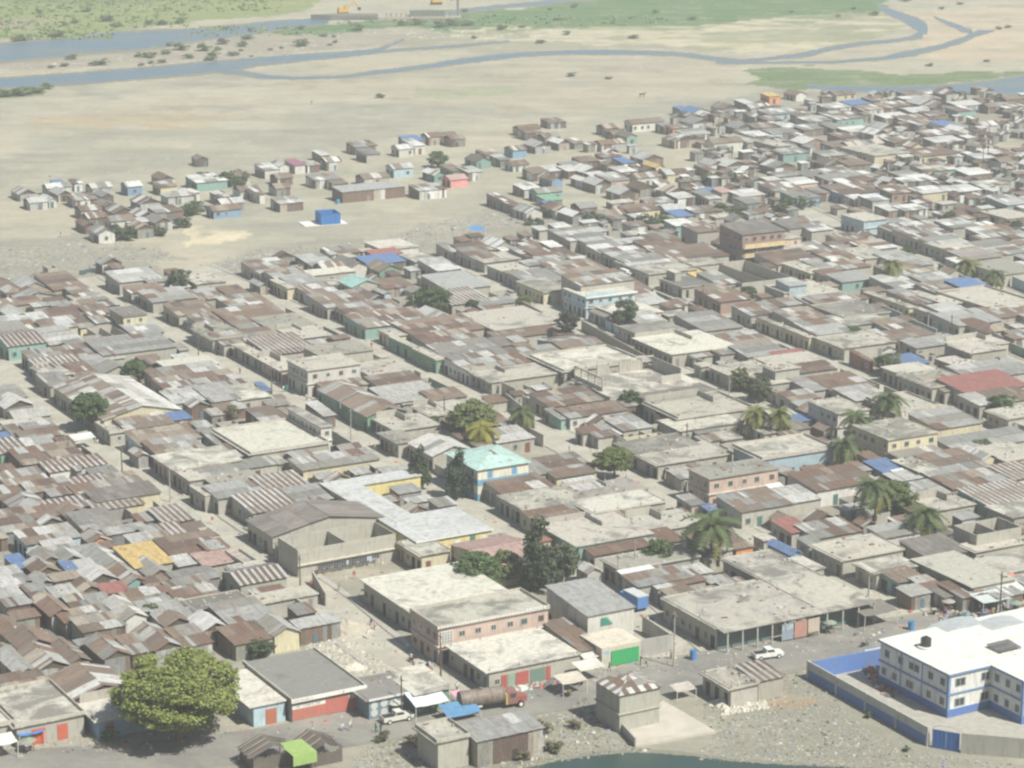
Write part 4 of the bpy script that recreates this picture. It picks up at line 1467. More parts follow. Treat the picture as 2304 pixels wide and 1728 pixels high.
def house(P, az, w, d, kind, rc, wc, h, st=1, near=True, py=0, name=None):
    """P: ground point under the front-left eave corner"""
    global FAR_NOW
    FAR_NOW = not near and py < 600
    A, B = frame(az)
    shack = wc == 's'
    nm = name or ('two_storey_house' if st > 1 else 'shack' if shack else 'annex' if w * d < 26 and kind[0] == 's' else ('house_shell' if kind == 'o' else ('flat_roofed_house' if kind[0] == 'f' else 'metal_roofed_house')))  # annex: any small lean-to-roofed house, picked by floor area alone
    wcol = jit(WALLC.get(wc, WALLC['c']), .07)
    root = thing(nm, P, R(az))
    t = .18
    ov = .12 if kind[0] != 'f' else .0
    x0, y0, x1, y1 = ov, ov, w - ov, d - ov
    b = MB()
    if kind == 'o':
        hh = h
        for bx in ((0, 0, w, t), (0, d - t, w, d), (0, t, t, d - t), (w - t, t, w, d - t)):
            b.box(bx[0], bx[1], -.3, bx[2], bx[3], hh + random.uniform(-.12, .12))
        if w > 6: b.box(w * .5, t, -.3, w * .5 + .15, d - t, hh - .25)
        b.build('wall', M_PLASTER, root, col=wcol)
        if near and w > 4 and h < 5:
            k = int(w / 3)
            for i in range(k):
                place(root, SHUTTER, 'window_opening', (i + .3) * w / k, 0, 1.0, 1.0, 1.1, 'F', (.05, .05, .05))
        HOUSES.append(dict(o=root, kind=kind, rc=rc, wc=wc, w=w, d=d, h=h, st=st, py=py)); return root
    rise = 0
    rise = roof_rise(kind, w, d)[0]
    zt = h - .05
    # walls, with their gables
    if kind[0] == 'f' or kind == 'h': b.box(x0, y0, -.3, x1, y1, zt)
    elif kind == 's':
        n = len(b.v)
        b.v += [(x0, y0, -.3), (x1, y0, -.3), (x1, y1, -.3), (x0, y1, -.3), (x0, y0, zt), (x1, y0, zt), (x1, y1, zt + rise - .06), (x0, y1, zt + rise - .06)]
        for f in ((0, 1, 5, 4), (1, 2, 6, 5), (2, 3, 7, 6), (3, 0, 4, 7), (4, 5, 6, 7)): b.f.append(tuple(n + i for i in f)); b.m.append(0); b.c.append(None)
    elif kind == 'ga':
        n = len(b.v); xm = (x0 + x1) / 2; zr = zt + rise - .1
        b.v += [(x0, y0, -.3), (x1, y0, -.3), (x1, y0, zt), (xm, y0, zr), (x0, y0, zt), (x0, y1, -.3), (x1, y1, -.3), (x1, y1, zt), (xm, y1, zr), (x0, y1, zt)]
        for f in ((0, 1, 2, 3, 4), (9, 8, 7, 6, 5), (0, 4, 9, 5), (1, 6, 7, 2), (4, 3, 8, 9), (3, 2, 7, 8)): b.f.append(tuple(n + i for i in f)); b.m.append(0); b.c.append(None)
    else:
        n = len(b.v); ym = (y0 + y1) / 2; zr = zt + rise - .1
        b.v += [(x0, y0, -.3), (x0, y1, -.3), (x0, y1, zt), (x0, ym, zr), (x0, y0, zt), (x1, y0, -.3), (x1, y1, -.3), (x1, y1, zt), (x1, ym, zr), (x1, y0, zt)]
        for f in ((0, 4, 3, 2, 1), (5, 6, 7, 8, 9), (0, 5, 9, 4), (1, 2, 7, 6), (4, 9, 8, 3), (3, 8, 7, 2)): b.f.append(tuple(n + i for i in f)); b.m.append(0); b.c.append(None)
    if shack:
        b.build('wall', M_WOOD, root)
    else:
        b.build('wall', M_PLASTER, root, col=wcol)
    if shack:
        # sheets of scrap metal and boards nailed upright on the frame
        if near:
            k = max(2, round((x1 - x0) / .85)); cs = sheet_colors(random.choice('mmgr'), k)
            for i in range(k):
                ww = (x1 - x0) / k
                m = Matrix(((ww * .98, 0, 0, x0 + i * ww), (0, 0, -.03, y0 - .04 - random.uniform(0, .03)), (0, h * random.uniform(.93, .99), 0, 0), (0, 0, 0, 1)))
                link('wall_sheet', SHEET, root, mat=m, col=jit(cs[i]))
            k = max(2, round((y1 - y0) / .85)); cs = sheet_colors(random.choice('mmgr'), k)
            for i in range(k):
                ww = (y1 - y0) / k
                m = Matrix(((0, 0, -.03, x0 - .04 - random.uniform(0, .03)), (-ww * .98, 0, 0, y1 - i * ww), (0, h * random.uniform(.93, .99), 0, 0), (0, 0, 0, 1)))
                link('wall_sheet', SHEET, root, mat=m, col=jit(cs[i]))
        else:
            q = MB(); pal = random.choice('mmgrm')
            k = max(2, round((x1 - x0) / .8)); cs = sheet_colors(pal, k)
            for i in range(k):
                a = x0 + (x1 - x0) * i / k; c_ = x0 + (x1 - x0) * (i + .97) / k; o = y0 - .05 - random.uniform(0, .04)
                q.quad((a, o, 0), (c_, o, 0), (c_, o, h * .97), (a, o, h * .97), 0, jit(cs[i]))
            k = max(2, round((y1 - y0) / .8)); cs = sheet_colors(pal, k)
            for i in range(k):
                a = y0 + (y1 - y0) * i / k; c_ = y0 + (y1 - y0) * (i + .97) / k; o = x0 - .05 - random.uniform(0, .04)
                q.quad((o, c_, 0), (o, a, 0), (o, a, h * .97), (o, c_, h * .97), 0, jit(cs[i]))
            q.build('cladding', M_SHEETV, root, kind='stuff')
        if w > 2.5: place(root, DOOR, 'door', w * random.uniform(.3, .55), y0 - .1, 0, .8, 1.8, 'F', random.choice([(.06, .05, .05), (.3, .3, .29), (.12, .2, .25)]))
    else:
        if d > 0.8 and w > .8 and not (py > 1540 and st > 1) and not (py > 1560):
            r2 = thing_off(root)
            bits(r2, wc, w - 2 * ov, d - 2 * ov, h, st, near)
    # roof
    if kind[0] == 'f':
        q = MB(); e = .35 if min(w, d) > 2 else .15
        scol = {'w': (.55, .53, .47), 'c': (.45, .43, .38), 'd': (.29, .28, .25), 'k': (.18, .175, .16)}.get(rc, (.30, .14, .10))
        el = .85 if (near and st == 1 and w > 4) else e
        q.box(-el, -e, h - .02, w + e * .4, d + e * .3, h + .16)
        q.build('roof', M_SLAB, root, col=jit(scol, .06))
        if kind == 'fp' or random.random() < .3:
            q = MB(); ph = .5 if kind == 'fp' else .14; z0 = h + .16
            q.box(-e, -e, z0, w + e * .4, -e + .15, z0 + ph); q.box(-e, d + e * .3 - .15, z0, w + e * .4, d + e * .3, z0 + ph)
            q.box(-e, -e + .15, z0, -e + .15, d + e * .3 - .15, z0 + ph); q.box(w + e * .4 - .15, -e + .15, z0, w + e * .4, d + e * .3 - .15, z0 + ph)
            q.build('parapet', M_PLASTER, root, col=jit((.50, .47, .41), .05))
        if st > 1:
            q = MB()
            for s in range(1, st): q.box(-.3, -.3, h * s / st - .1, w + .05, d + .05, h * s / st + .1)
            q.build('floor_band', M_PLASTER, root, col=(.6, .58, .54))
        if near and w > 4 and random.random() < .4:
            q = MB()                              # starter columns with bare steel, waiting for another floor
            nx, ny = max(2, int(w / 3.5)), max(2, int(d / 4)); hh = random.uniform(.3, .9)
            for i in range(nx):
                for j in range(ny):
                    if 0 < i < nx - 1 and 0 < j < ny - 1 or random.random() < .3: continue
                    x, y = .1 + (w - .5) * i / (nx - 1), .1 + (d - .6) * j / (ny - 1)
                    q.box(x, y, h + .16, x + .22, y + .22, h + .16 + hh * .5); 
                    for k in (.04, .16): q.box(x + k, y + .1, h + .16 + hh * .5, x + k + .03, y + .13, h + .2 + hh * 1.5)
            if q.f: q.build('column_stub', M_PLASTER, root, col=(.36, .34, .30), kind='stuff')
        if near and st == 1 and d > 5 and w > 5 and random.random() < .22:
            q = MB(); hh = random.uniform(.7, 1.7); fx = random.uniform(.35, .8)
            q.box(0, d - .2, h + .16, w * fx, d, h + .16 + hh); q.box(w * fx - .15, d * .55, h + .16, w * fx, d - .2, h + .16 + hh * .8); q.build('unfinished_wall', M_PLASTER, root, col=jit((.40, .38, .34)))
        if rc in 'cdk' and w * d > 30 and random.random() < .85:
            q = MB()                              # loose blocks, bars and rubbish left on the roof
            for _ in range(random.randint(6, 22)):
                x, y, s_ = random.uniform(0, w), random.uniform(0, d), random.uniform(.12, .5)
                q.box(x, y, h + .16, x + s_ * random.uniform(.5, 2), y + s_, h + .16 + s_ * .5, 0, jit(random.choice([(.4, .38, .34), (.2, .18, .16), (.5, .5, .48), (.25, .12, .08)])))
            q.build('roof_clutter', M_TINT, root, kind='stuff')
    else:
        mb = MB(); X, Y, Z = Vector((1, 0, 0)), Vector((0, 1, 0)), Vector((0, 0, 1))
        beam = MB()
        if kind == 's':
            V = Vector((0, d, rise)).normalized()
            beam.box(.05, .05, h - .07, w - .05, .15, h - .01)
            roof = beam.build('roof', M_WOOD, root)
            roof_plane(roof, mb, Vector((-.12, -.22, h - .03)), X, V, w + .24, math.hypot(d, rise) + .34, rc, near)
        elif kind == 'gb':
            beam.box(.05, d / 2 - .05, h + rise - .12, w - .05, d / 2 + .05, h + rise - .03)
            roof = beam.build('roof', M_WOOD, root)
            V = Vector((0, d / 2, rise)); vl = V.length; V.normalize(); V2 = Vector((0, -d / 2, rise)).normalized()
            roof_plane(roof, mb, Vector((-.15, 0, h)) - V * .2, X, V, w + .3, vl + .22, rc, near)
            roof_plane(roof, mb, Vector((w + .15, d, h)) - V2 * .2, -X, V2, w + .3, vl + .18, rc, near)
        elif kind == 'ga':
            beam.box(w / 2 - .05, .05, h + rise - .12, w / 2 + .05, d - .05, h + rise - .03)
            roof = beam.build('roof', M_WOOD, root)
            V = Vector((w / 2, 0, rise)); vl = V.length; V.normalize(); V2 = Vector((-w / 2, 0, rise)).normalized()
            c2 = 'w' if (rc == 'm' and w > 14) else rc
            roof_plane(roof, mb, Vector((0, d + .15, h)) - V * .2, -Y, V, d + .35, vl + .22, rc, near)
            roof_plane(roof, mb, Vector((w, -.2, h)) - V2 * .2, Y, V2, d + .35, vl + .18, c2, near)
        else:
            m_ = min(w, d) / 2; e = .3; q = MB()
            P0, P1, P2, P3 = (-e, -e, h), (w + e, -e, h), (w + e, d + e, h), (-e, d + e, h)
            if w >= d: r1, r2_ = (m_, d / 2, h + rise), (w - m_, d / 2, h + rise)
            else: r1, r2_ = (w / 2, m_, h + rise), (w / 2, d - m_, h + rise)
            cs = sheet_colors(rc, 40)
            def strip(a, b_, c, d_, k): hip_face(q, a, b_, c, d_, k, rc)
            if w >= d: F = ((P0, P1, r2_, r1), (P1, P2, r2_, r2_), (P2, P3, r1, r2_), (P3, P0, r1, r1))
            else: F = ((P0, P1, r1, r1), (P1, P2, r2_, r1), (P2, P3, r2_, r2_), (P3, P0, r1, r2_))
            for f in F: strip(*f, max(3, int((Vector(f[0]) - Vector(f[1])).length / .9)))
            q.quad(P3, P2, P1, P0, 0, (.1, .09, .08))
            roof = q.build('roof', M_SHEETV, root)
        if mb.f: mb.build('roofing', M_SHEETV, roof, kind='stuff')
        if near and kind == 's' and wc != 's' and random.random() < .7:   # stones and tyres that hold the sheets down
            for _ in range(random.randint(2, 6)):
                x, y = random.uniform(.5, w - .4), random.uniform(.5, d - .4); s_ = random.uniform(.14, .26)
                q = MB(); q.prism([(x + math.cos(a) * s_ * random.uniform(.7, 1.2), y + math.sin(a) * s_) for a in (0, 1, 2, 3, 4, 5)], h + rise * y / d - .02, h + rise * y / d + .3 * s_ + .08)
                q.build('roof_stone', M_OBJ, root, col=jit(random.choice([(.42, .40, .36), (.10, .10, .10), (.30, .27, .24)])))
    HOUSES.append(dict(o=root, kind=kind, rc=rc, wc=wc, w=w, d=d, h=h, st=st, py=py))
    return root
def thing_off(root): return root

# occupancy in the ground plane, so that nothing is built inside a house
def roof_rise(kind, w, d):
    if kind == 's': return min(.9, max(.25, d * .075)), 1.0
    if kind == 'ga': return min(w * .24, 1.5 if w < 14 else 2.0), .9
    if kind == 'gb': return min(d * .20, 1.1), .5
    if kind == 'h': return min(w, d) * .20, .5
    return 0, 1
OCC = []
def occupied(x, y, r=0.0):
    for (cx, cy, ax, ay, hw, hd) in OCC:
        dx, dy = x - cx, y - cy
        if abs(dx) > 30 or abs(dy) > 30: continue
        if abs(dx * ax + dy * ay) < hw + r and abs(-dx * ay + dy * ax) < hd + r: return True
    return False
PLOTS = []
def row(x0, y0, x1, y2, kind, rc, wc, h, st=1, name=None, dz=0):
    az = az_at(x0, y0)
    A, B = frame(az)
    zt = h + (.16 if kind[0] == 'f' else .02)
    P = unproj(x0, y0, zt)
    w = solve_x(P, B, x1)
    d = solve_y(P, A, y2)
    if kind in ('s', 'gb', 'h', 'ga'):       # the far edge that shows is higher than the eave: fit the depth to it
        best = None
        for k in range(6, 240):
            dd = k * .25
            rise, at = roof_rise(kind, w, dd)
            q = P + A * dd * at + Vector((0, 0, rise))
            e = abs(proj(q)[1] - y2)
            if best is None or e < best[0] - .02: best = (e, dd)
        if kind != 'ga': d = best[1]
        elif d > 9 and y0 < 760: d = 9
        if y0 < 620 and kind in ('gb', 'h'): d = min(d, 6.5)
        if y0 < 480 and kind == 's' and wc == 's': d = min(d, 8)
    w = max(1.2, min(w, 60)); d = max(1.2, min(d, 60))
    PLOTS.append([Vector((P.x, P.y, 0)), az, w, d, kind, rc, wc, h, st, y0, x0])
def taken(x, y, skip):
    for i, (cx, cy, ax, ay, hw, hd) in enumerate(OCC):
        if i == skip: continue
        dx, dy = x - cx, y - cy
        if abs(dx) > 30 or abs(dy) > 30: continue
        if abs(dx * ax + dy * ay) < hw and abs(-dx * ay + dy * ax) < hd: return True
    return False
ox = oy = 0; sc = 1
for line in DATA.strip().splitlines():
    t = line.split()
    if t[0] == 'T': ox, oy, sc = float(t[1]), float(t[2]), float(t[3]); continue
    x0, y0, x1, y2 = (float(v) for v in t[:4])
    h, st = 2.7 if t[6] == 's' else 3.0, 1
    for e in t[7:]:
        if e.startswith('st='): st = int(e[3:])
        else: h = float(e)
    h += random.uniform(-.22, .22) if h < 3.6 else 0
    row(ox + x0 / sc, oy + y0 / sc, ox + x1 / sc, oy + y2 / sc, t[4], t[5], t[6], h, st)

for p_ in PLOTS:
    A, B = frame(p_[1]); C = p_[0] + B * p_[2] / 2 + A * p_[3] / 2
    OCC.append((C.x, C.y, B.x, B.y, p_[2] / 2, p_[3] / 2))
for i, p_ in enumerate(PLOTS):               # houses in a block stand wall to wall: close the slits behind and beside them
    if p_[9] < 560 or p_[8] > 1 or p_[7] > 4.5 or p_[9] > 1480: continue
    A, B = frame(p_[1])
    def free(G): return not taken(G.x, G.y, i) and not on_lane(G.x, G.y, 2.6)
    for _ in range(7):
        G, w, d = p_[0], p_[2], p_[3]
        if all(free(G + B * w * u + A * (d + .5)) for u in (.1, .5, .9)): p_[3] += .4
        else: break
    for _ in range(6):
        G, w, d = p_[0], p_[2], p_[3]
        if all(free(G + B * (w + .5) + A * d * u) for u in (.1, .5, .9)): p_[2] += .4
        else: break
    C = p_[0] + B * p_[2] / 2 + A * p_[3] / 2
    OCC[i] = (C.x, C.y, B.x, B.y, p_[2] / 2, p_[3] / 2)
for G, az, w, d, kind, rc, wc, h, st, y0, x0 in PLOTS:
    house(G, az, w, d, kind, rc, wc, h, st, near=y0 > NEAR_Y, py=y0)
# ------------------------------------------------------------------ trees, palms, shrubs
def mat_leaf(name):
    m, nt, b = newmat(name, .7, .3)
    c = src_color(nt, 'obj')
    n_ = noise(nt, wpos(nt), .55, 3); n2_ = noise(nt, wpos(nt), 3.0, 2)
    c = mix(nt, ramp(nt, n_, .35, .65, 0, .45), c, mix(nt, .45, c, (.04, .06, .03)))
    c = mix(nt, ramp(nt, n2_, .5, .75, 0, .5), c, mix(nt, .5, c, (.25, .24, .06)))
    nt.links.new(c, b.inputs['Base Color'])
    b.inputs['Transmission Weight'].default_value = 0
    return m
M_LEAF = mat_leaf('foliage')
M_BARK = mat_flat('bark', (.17, .14, .11), .95, .1, .5, 2)
def crown_mesh(seed, kind):
    """leaf clumps spread through a crown of unit radius and unit height"""
    r = np.random.RandomState(seed); q = MB()
    if kind == 'broad': lobes, per, ls = 85, 110, .058
    elif kind == 'giant': lobes, per, ls = 150, 330, .023
    elif kind == 'wispy': lobes, per, ls = 60, 70, .062
    elif kind == 'tall': lobes, per, ls = 50, 80, .06
    else: lobes, per, ls = 12, 55, .10
    for _ in range(lobes):
        while True:
            p = r.uniform(-1, 1, 3)
            if kind in ('broad', 'giant'): ok = (p ** 2).sum() < 1 and p[2] > -.55
            elif kind == 'tall': ok = math.hypot(p[0], p[1]) < .75 * (1 - (p[2] + 1) * .38)
            else: ok = (p ** 2).sum() < 1
            if ok: break
        if kind in ('broad', 'giant') and (p ** 2).sum() < .3: p = p * 1.6
        rad = r.uniform(.16, .30) if kind != 'wispy' else r.uniform(.14, .30)
        if kind == 'giant': rad = r.uniform(.10, .27)
        if kind == 'bush': rad = r.uniform(.25, .45)
        for _ in range(per):
            d = r.normal(size=3); d /= np.linalg.norm(d)
            c = p * (1 - rad * .6) + d * rad * r.uniform(.45, 1.05) * np.array([1, 1, .75 if kind != 'tall' else 1.2])
            nrm = d * .7 + r.normal(size=3) * .55 + np.array([0, 0, .35]); nrm /= np.linalg.norm(nrm)
            u = np.cross(nrm, r.normal(size=3)); u /= np.linalg.norm(u); w_ = np.cross(nrm, u)
            s = ls * r.uniform(.6, 1.5)
            q.quad(c - u * s, c + w_ * s * .8, c + u * s, c - w_ * s * .8)
    me = q.mesh('crown', [M_LEAF]); return me
CROWN = {k: [crown_mesh(s, k) for s in (1, 2, 3)] for k in ('broad', 'wispy', 'tall', 'bush')}
CROWN['giant'] = [crown_mesh(5, 'giant')]
def frond_mesh():
    q = MB(); n = 9; P = []
    for i in range(n + 1):
        t = i / n; P.append(Vector((t * .82 + .05 * math.sin(t * 3), 0, .30 * math.sin(t * 2.6) - .62 * t * t * t)))
    for i in range(n):
        q.quad(P[i] + Vector((0, -.008, 0)), P[i + 1] + Vector((0, -.006, 0)), P[i + 1] + Vector((0, .006, 0)), P[i] + Vector((0, .008, 0)))
        for sgn in (-1, 1):
            for k in range(2):
                a = P[i].lerp(P[i + 1], k / 2); b_ = P[i].lerp(P[i + 1], k / 2 + .5)
                L = .30 * math.sin(math.pi * (i + k / 2 + 1) / (n + 2)) + .06
                tip = a + Vector((.10, sgn * L * .8, -L * .62))
                q.tri(a, b_ + Vector((.012, 0, 0)), tip) if sgn > 0 else q.tri(b_ + Vector((.012, 0, 0)), a, tip)
    return q.mesh('frond', [M_LEAF])
FROND = frond_mesh()
def tree(px, py, hgt, rad, kind='broad', col=(.075, .12, .035), label=None, trunk=.35, group=None, lean=0):
    P = unproj(px, py)
    t = thing('tree', P, random.uniform(0, 6.28), label, 'tree', group)
    ch = hgt * (1 - trunk)
    q = MB(); r0 = max(.10, rad * .055); zt = hgt * trunk + ch * .25
    q.tube((0, 0, -.3), (lean * .4, 0, zt * .5), r0 * 1.25, r0); q.tube((lean * .4, 0, zt * .5), (lean, 0, zt), r0, r0 * .7)
    for i in range(6):
        a = i * 1.05 + random.uniform(-.3, .3); e = (lean + math.cos(a) * rad * .6, math.sin(a) * rad * .6, zt + ch * random.uniform(.15, .45))
        q.tube((lean, 0, zt * random.uniform(.7, 1)), e, r0 * .5, r0 * .18, 6)
    if kind == 'tall': q.tube((lean, 0, zt), (lean, 0, hgt * .92), r0 * .7, .05)
    q.build('trunk', M_BARK, t)
    o = link('crown', random.choice(CROWN[kind]), t, col=jit(col, .03))
    o.location = (lean, 0, hgt - ch / 2 * (1.0 if kind not in ('broad', 'giant') else 1.08)); o.scale = (rad, rad, ch / 2 * 1.08)
    return t
def palm(px, py, hgt, rad, col=(.085, .115, .04), dry=(.23, .19, .06), label=None, n=26):
    P = unproj(px, py); t = thing('palm_tree', P, random.uniform(0, 6.28), label, 'palm tree', 'palm trees standing among the houses')
    q = MB(); k = 5; lx = random.uniform(.2, .8)
    for i in range(k):
        a, b_ = i / k, (i + 1) / k
        q.tube((lx * a * a, 0, hgt * a - (.3 if i == 0 else 0)), (lx * b_ * b_, 0, hgt * b_), .2 - .05 * a, .2 - .05 * b_, 7)
    q.build('trunk', M_BARK, t)
    for i in range(n):
        a = i * 2.4 + random.uniform(-.2, .2); el = 1.05 - 1.7 * (i / n) + random.uniform(-.1, .1)
        s = rad * random.uniform(1.05, 1.4)
        m = Matrix.Translation((lx, 0, hgt - .1)) @ Matrix.Rotation(a, 4, 'Z') @ Matrix.Rotation(-el, 4, 'Y') @ Matrix.Rotation(random.uniform(-.4, .4), 4, 'X') @ Matrix.Scale(s, 4)
        f = i / n
        c = col if f < .72 else tuple(x * (1 - (f - .6)) + y * (f - .6) * 1.6 for x, y in zip(col, dry))
        link('frond', FROND, t, mat=m, col=jit(c, .03))
    return t
def shrub(px, py, hgt, rad, col=(.08, .13, .05), label=None, name='shrub', group=None):
    P = unproj(px, py); t = thing(name, P, random.uniform(0, 6.28), label, 'shrub', group)
    q = MB()
    for i in range(5):
        a = i * 1.3; q.tube((0, 0, -.1), (math.cos(a) * rad * .6, math.sin(a) * rad * .6, hgt * .7), .05, .02, 5)
    q.build('stem', M_BARK, t)
    o = link('crown', random.choice(CROWN['bush']), t, col=jit(col, .03)); o.location = (0, 0, hgt * .52); o.scale = (rad, rad * random.uniform(.8, 1.1), hgt * .55)
    return t
DK, MD, OL, YL, GY_ = (.06, .095, .045), (.075, .12, .045), (.13, .155, .06), (.17, .20, .035), (.095, .115, .065)
def FT(x, y): return x * F_, y * F_
tree(404, 1664, 13.8, 10.2, 'giant', (.19, .225, .06), 'huge yellow-green broad-crowned tree overhanging the road, left foreground', .16)
for (x, y, h, r, k, c, lab, tr) in [
    (196, 930, 8.5, 4.6, 'broad', MD, 'round dark green tree shading the lane beside the big gabled roof', .18),
    (292, 832, 6.0, 3.3, 'broad', MD, 'round green tree between grey roofs, uphill of the big gabled roof', .2),
    (388, 632, 6.6, 4.2, 'wispy', GY_, 'wispy grey-green tree in front of the pillared concrete house by the sand', .15),
    (492, 672, 4.2, 3.0, 'wispy', DK, 'small dark tree poking out between rust roofs, left of the turquoise roof', .2),
    (905, 672, 5.5, 2.8, 'wispy', MD, 'left of two leafy trees behind the grey metal hall', .2),
    (942, 678, 7.2, 4.2, 'wispy', MD, 'right and bigger of two leafy trees behind the grey metal hall', .15),
    (1022, 678, 3.8, 2.2, 'wispy', DK, 'small dark tree beside the long slab-roofed house in the middle lane', .2),
    (1134, 672, 4.2, 2.4, 'wispy', OL, 'small yellowish tree at the lane corner by the yellow-walled house', .2),
    (1226, 742, 8.2, 3.4, 'wispy', (.05, .06, .05), 'dark thin-leaved tree with bare trunk left of the light blue house', .42),
    (1350, 716, 8.2, 3.6, 'wispy', DK, 'dark leafy tree in front of the light blue two-storey house', .3),
    (1361, 893, 5.6, 2.9, 'wispy', MD, 'leafy tree at the corner of the roofless concrete storey', .2),
    (1240, 835, 4.2, 1.7, 'wispy', MD, 'slim green tree left of the roofless concrete storey', .2),
    (1022, 955, 9.5, 5.8, 'broad', OL, 'large olive green tree behind the turquoise two-storey house', .1),
    (940, 930, 3.0, 1.7, 'wispy', MD, 'little green tree left of the large olive tree', .1),
    (903, 1058, 9.5, 3.4, 'tall', (.05, .075, .035), 'tall dark feathery tree beside the flat grey school roof', .2),
    (988, 1078, 10.0, 3.8, 'tall', (.04, .07, .045), 'tall dark feathery tree touching the turquoise two-storey house', .2),
    (1327, 1040, 7.0, 4.6, 'broad', (.12, .15, .045), 'round light green tree with forked trunk standing in the lane', .3),
    (632, 1008, 2.8, 1.4, 'wispy', OL, 'tiny green tree in a yard uphill of the yellow classroom row', .1),
    (1162, 1275, 13.0, 5.2, 'tall', (.045, .065, .04), 'tallest dark feathery tree, in front of the pink-roofed house', .12),
    (1212, 1262, 7.5, 3.6, 'wispy', GY_, 'hazy grey-green tree behind the long grey metal roof', .15),
    (1090, 1262, 6.5, 2.8, 'wispy', OL, 'olive tree in front of the pink-roofed house, between two others', .1),
    (1030, 1275, 7.0, 5.2, 'broad', MD, 'wide green tree leaning over the roof of the pink building', .12),
    (1423, 1235, 6.2, 3.1, 'wispy', MD, 'leafy green tree left of the tallest palm', .12),
    (1600, 845, 5.5, 3.0, 'wispy', OL, 'olive creeper-like tree over the shaded lane, uphill one of two', .15),
    (1640, 868, 6.0, 3.3, 'wispy', GY_, 'grey-green tree over the shaded lane, downhill one of two', .15),
    (1615, 652, 4.2, 2.8, 'wispy', DK, 'low dark tree beside the walled compound', .15),
    (1843, 738, 3.8, 3.0, 'wispy', MD, 'low bushy tree uphill of the blue tarpaulin strip', .1),
    (1918, 812, 5.6, 3.8, 'wispy', OL, 'thin olive tree next to the red shop wall', .25),
    (2162, 902, 5.4, 4.2, 'wispy', MD, 'low spreading green tree downhill of the long red roof', .2),
    (2152, 812, 4.6, 1.7, 'wispy', DK, 'slim dark tree right of the raised concrete box house', .2),
    (2052, 490, 4.8, 2.4, 'wispy', DK, 'dark leafy tree amid grey roofs in the upper right', .15),
    (1960, 560, 3.6, 2.6, 'wispy', DK, 'small dark tree uphill of the yellowed palm', .15),
    (1936, 1118, 7.5, 4.4, 'broad', (.11, .14, .05), 'spreading olive tree beside the palm in the right block', .12),
    (1700, 455, 4.6, 3.6, 'wispy', MD, 'green tree uphill of the hipped grey pavilion roof', .1),
    (2195, 505, 4.2, 2.2, 'wispy', DK, 'small dark tree at the right of the shanty edge', .1),
    (2160, 392, 4.0, 2.0, 'wispy', MD, 'small green tree between the poles in the upper right shanties', .1),
    (2120, 985, 3.6, 3.0, 'wispy', GY_, 'grey-green bushy tree below the tan two-storey house', .1),
    (2052, 985, 3.0, 2.6, 'wispy', GY_, 'low grey bush on the yard wall below the tan two-storey house', .05),
    (500, 905, 3.0, 2.8, 'wispy', (.13, .12, .07), 'dry brownish shrub tree behind the broad slab roof', .05),
    (326, 1345, 3.4, 2.2, 'wispy', MD, 'small green tree squeezed between shacks in the left shanty field', .05),
    (540, 1275, 3.0, 1.8, 'wispy', OL, 'small olive tree at the side of the hipped striped roof', .05),
    (945, 362, 5.8, 3.6, 'wispy', MD, 'single leafy tree behind the pink hut on the sand', .1),
    (560, 1420, 3.2, 2.6, 'wispy', DK, 'small dark tree beside the striped shacks near the big tree', .1)]:
    nx, ny = FT(x, y); tree(nx, ny, h, r, k, c, lab, tr)
for (x, y, h, r, lab, dry) in [
    (1535, 1228, 7.4, 4.6, 'tallest palm with a big drooping crown, before the blue tarpaulin tent', 0),
    (1632, 948, 5.0, 2.9, 'left of two stubby yellowish palms by the blue tarpaulin', 1),
    (1682, 952, 5.2, 3.0, 'right of two stubby yellowish palms by the blue tarpaulin', 1),
    (1856, 972, 6.2, 3.2, 'palm in front of the white balcony house, left of the bushier one', 0),
    (1914, 935, 6.6, 3.5, 'bushy palm standing behind the tan two-storey house', 0),
    (1816, 1022, 5.2, 3.1, 'palm at the right end of the long blue and white building', 0),
    (1925, 622, 5.6, 3.3, 'yellowed palm rising alone over rust roofs, upper right', 1),
    (1992, 1172, 4.4, 3.8, 'low dark palm right of the small grey roofed white hut', 0),
    (1890, 1142, 7.6, 3.6, 'hazy palm growing against the spreading olive tree', 0),
    (1036, 980, 4.6, 3.3, 'yellow palm in front of the large olive green tree', 2),
    (1128, 945, 4.8, 3.0, 'bent palm beside the lane, right of the large olive tree', 0),
    (2142, 628, 3.8, 3.0, 'dark palm below the big blue tarpaulin on the right', 0),
    (2090, 600, 2.8, 3.6, 'low spreading palm uphill of the big blue tarpaulin', 1),
    (1295, 792, 2.6, 1.6, 'tiny palm growing beside the large tan slab roof', 0)]:
    nx, ny = FT(x, y)
    c = [(.075, .105, .04), (.15, .16, .05), (.20, .19, .03)][dry]
    palm(nx, ny, h, r, c, (.30, .24, .06), lab)
Z1 = [(150, 262, 11), (360, 235, 13), (110, 268, 9), (550, 75, 10), (700, 140, 12), (960, 160, 9), (1050, 162, 10), (1150, 148, 11), (760, 175, 8), (490, 150, 8), (420, 165, 8),
      (250, 85, 6), (460, 385, 9), (610, 425, 8), (680, 418, 10), (420, 430, 7), (335, 440, 5), (965, 372, 11), (905, 368, 7), (1075, 350, 8), (1170, 322, 12), (1110, 298, 7),
      (1320, 328, 13), (1222, 380, 8), (1415, 325, 6), (1395, 365, 10), (1365, 390, 9), (1515, 360, 8), (1440, 285, 11), (1575, 300, 9), (1055, 410, 7), (915, 425, 5), (980, 412, 5),
      (1600, 255, 9), (1950, 190, 8), (1955, 298, 13), (1755, 325, 4), (1820, 315, 4), (1565, 330, 4), (1630, 368, 3), (2095, 238, 6), (2175, 278, 5), (2140, 295, 4), (2165, 240, 4),
      (60, 622, 12), (130, 618, 12), (200, 605, 12), (310, 575, 9), (20, 628, 11), (250, 598, 9)]
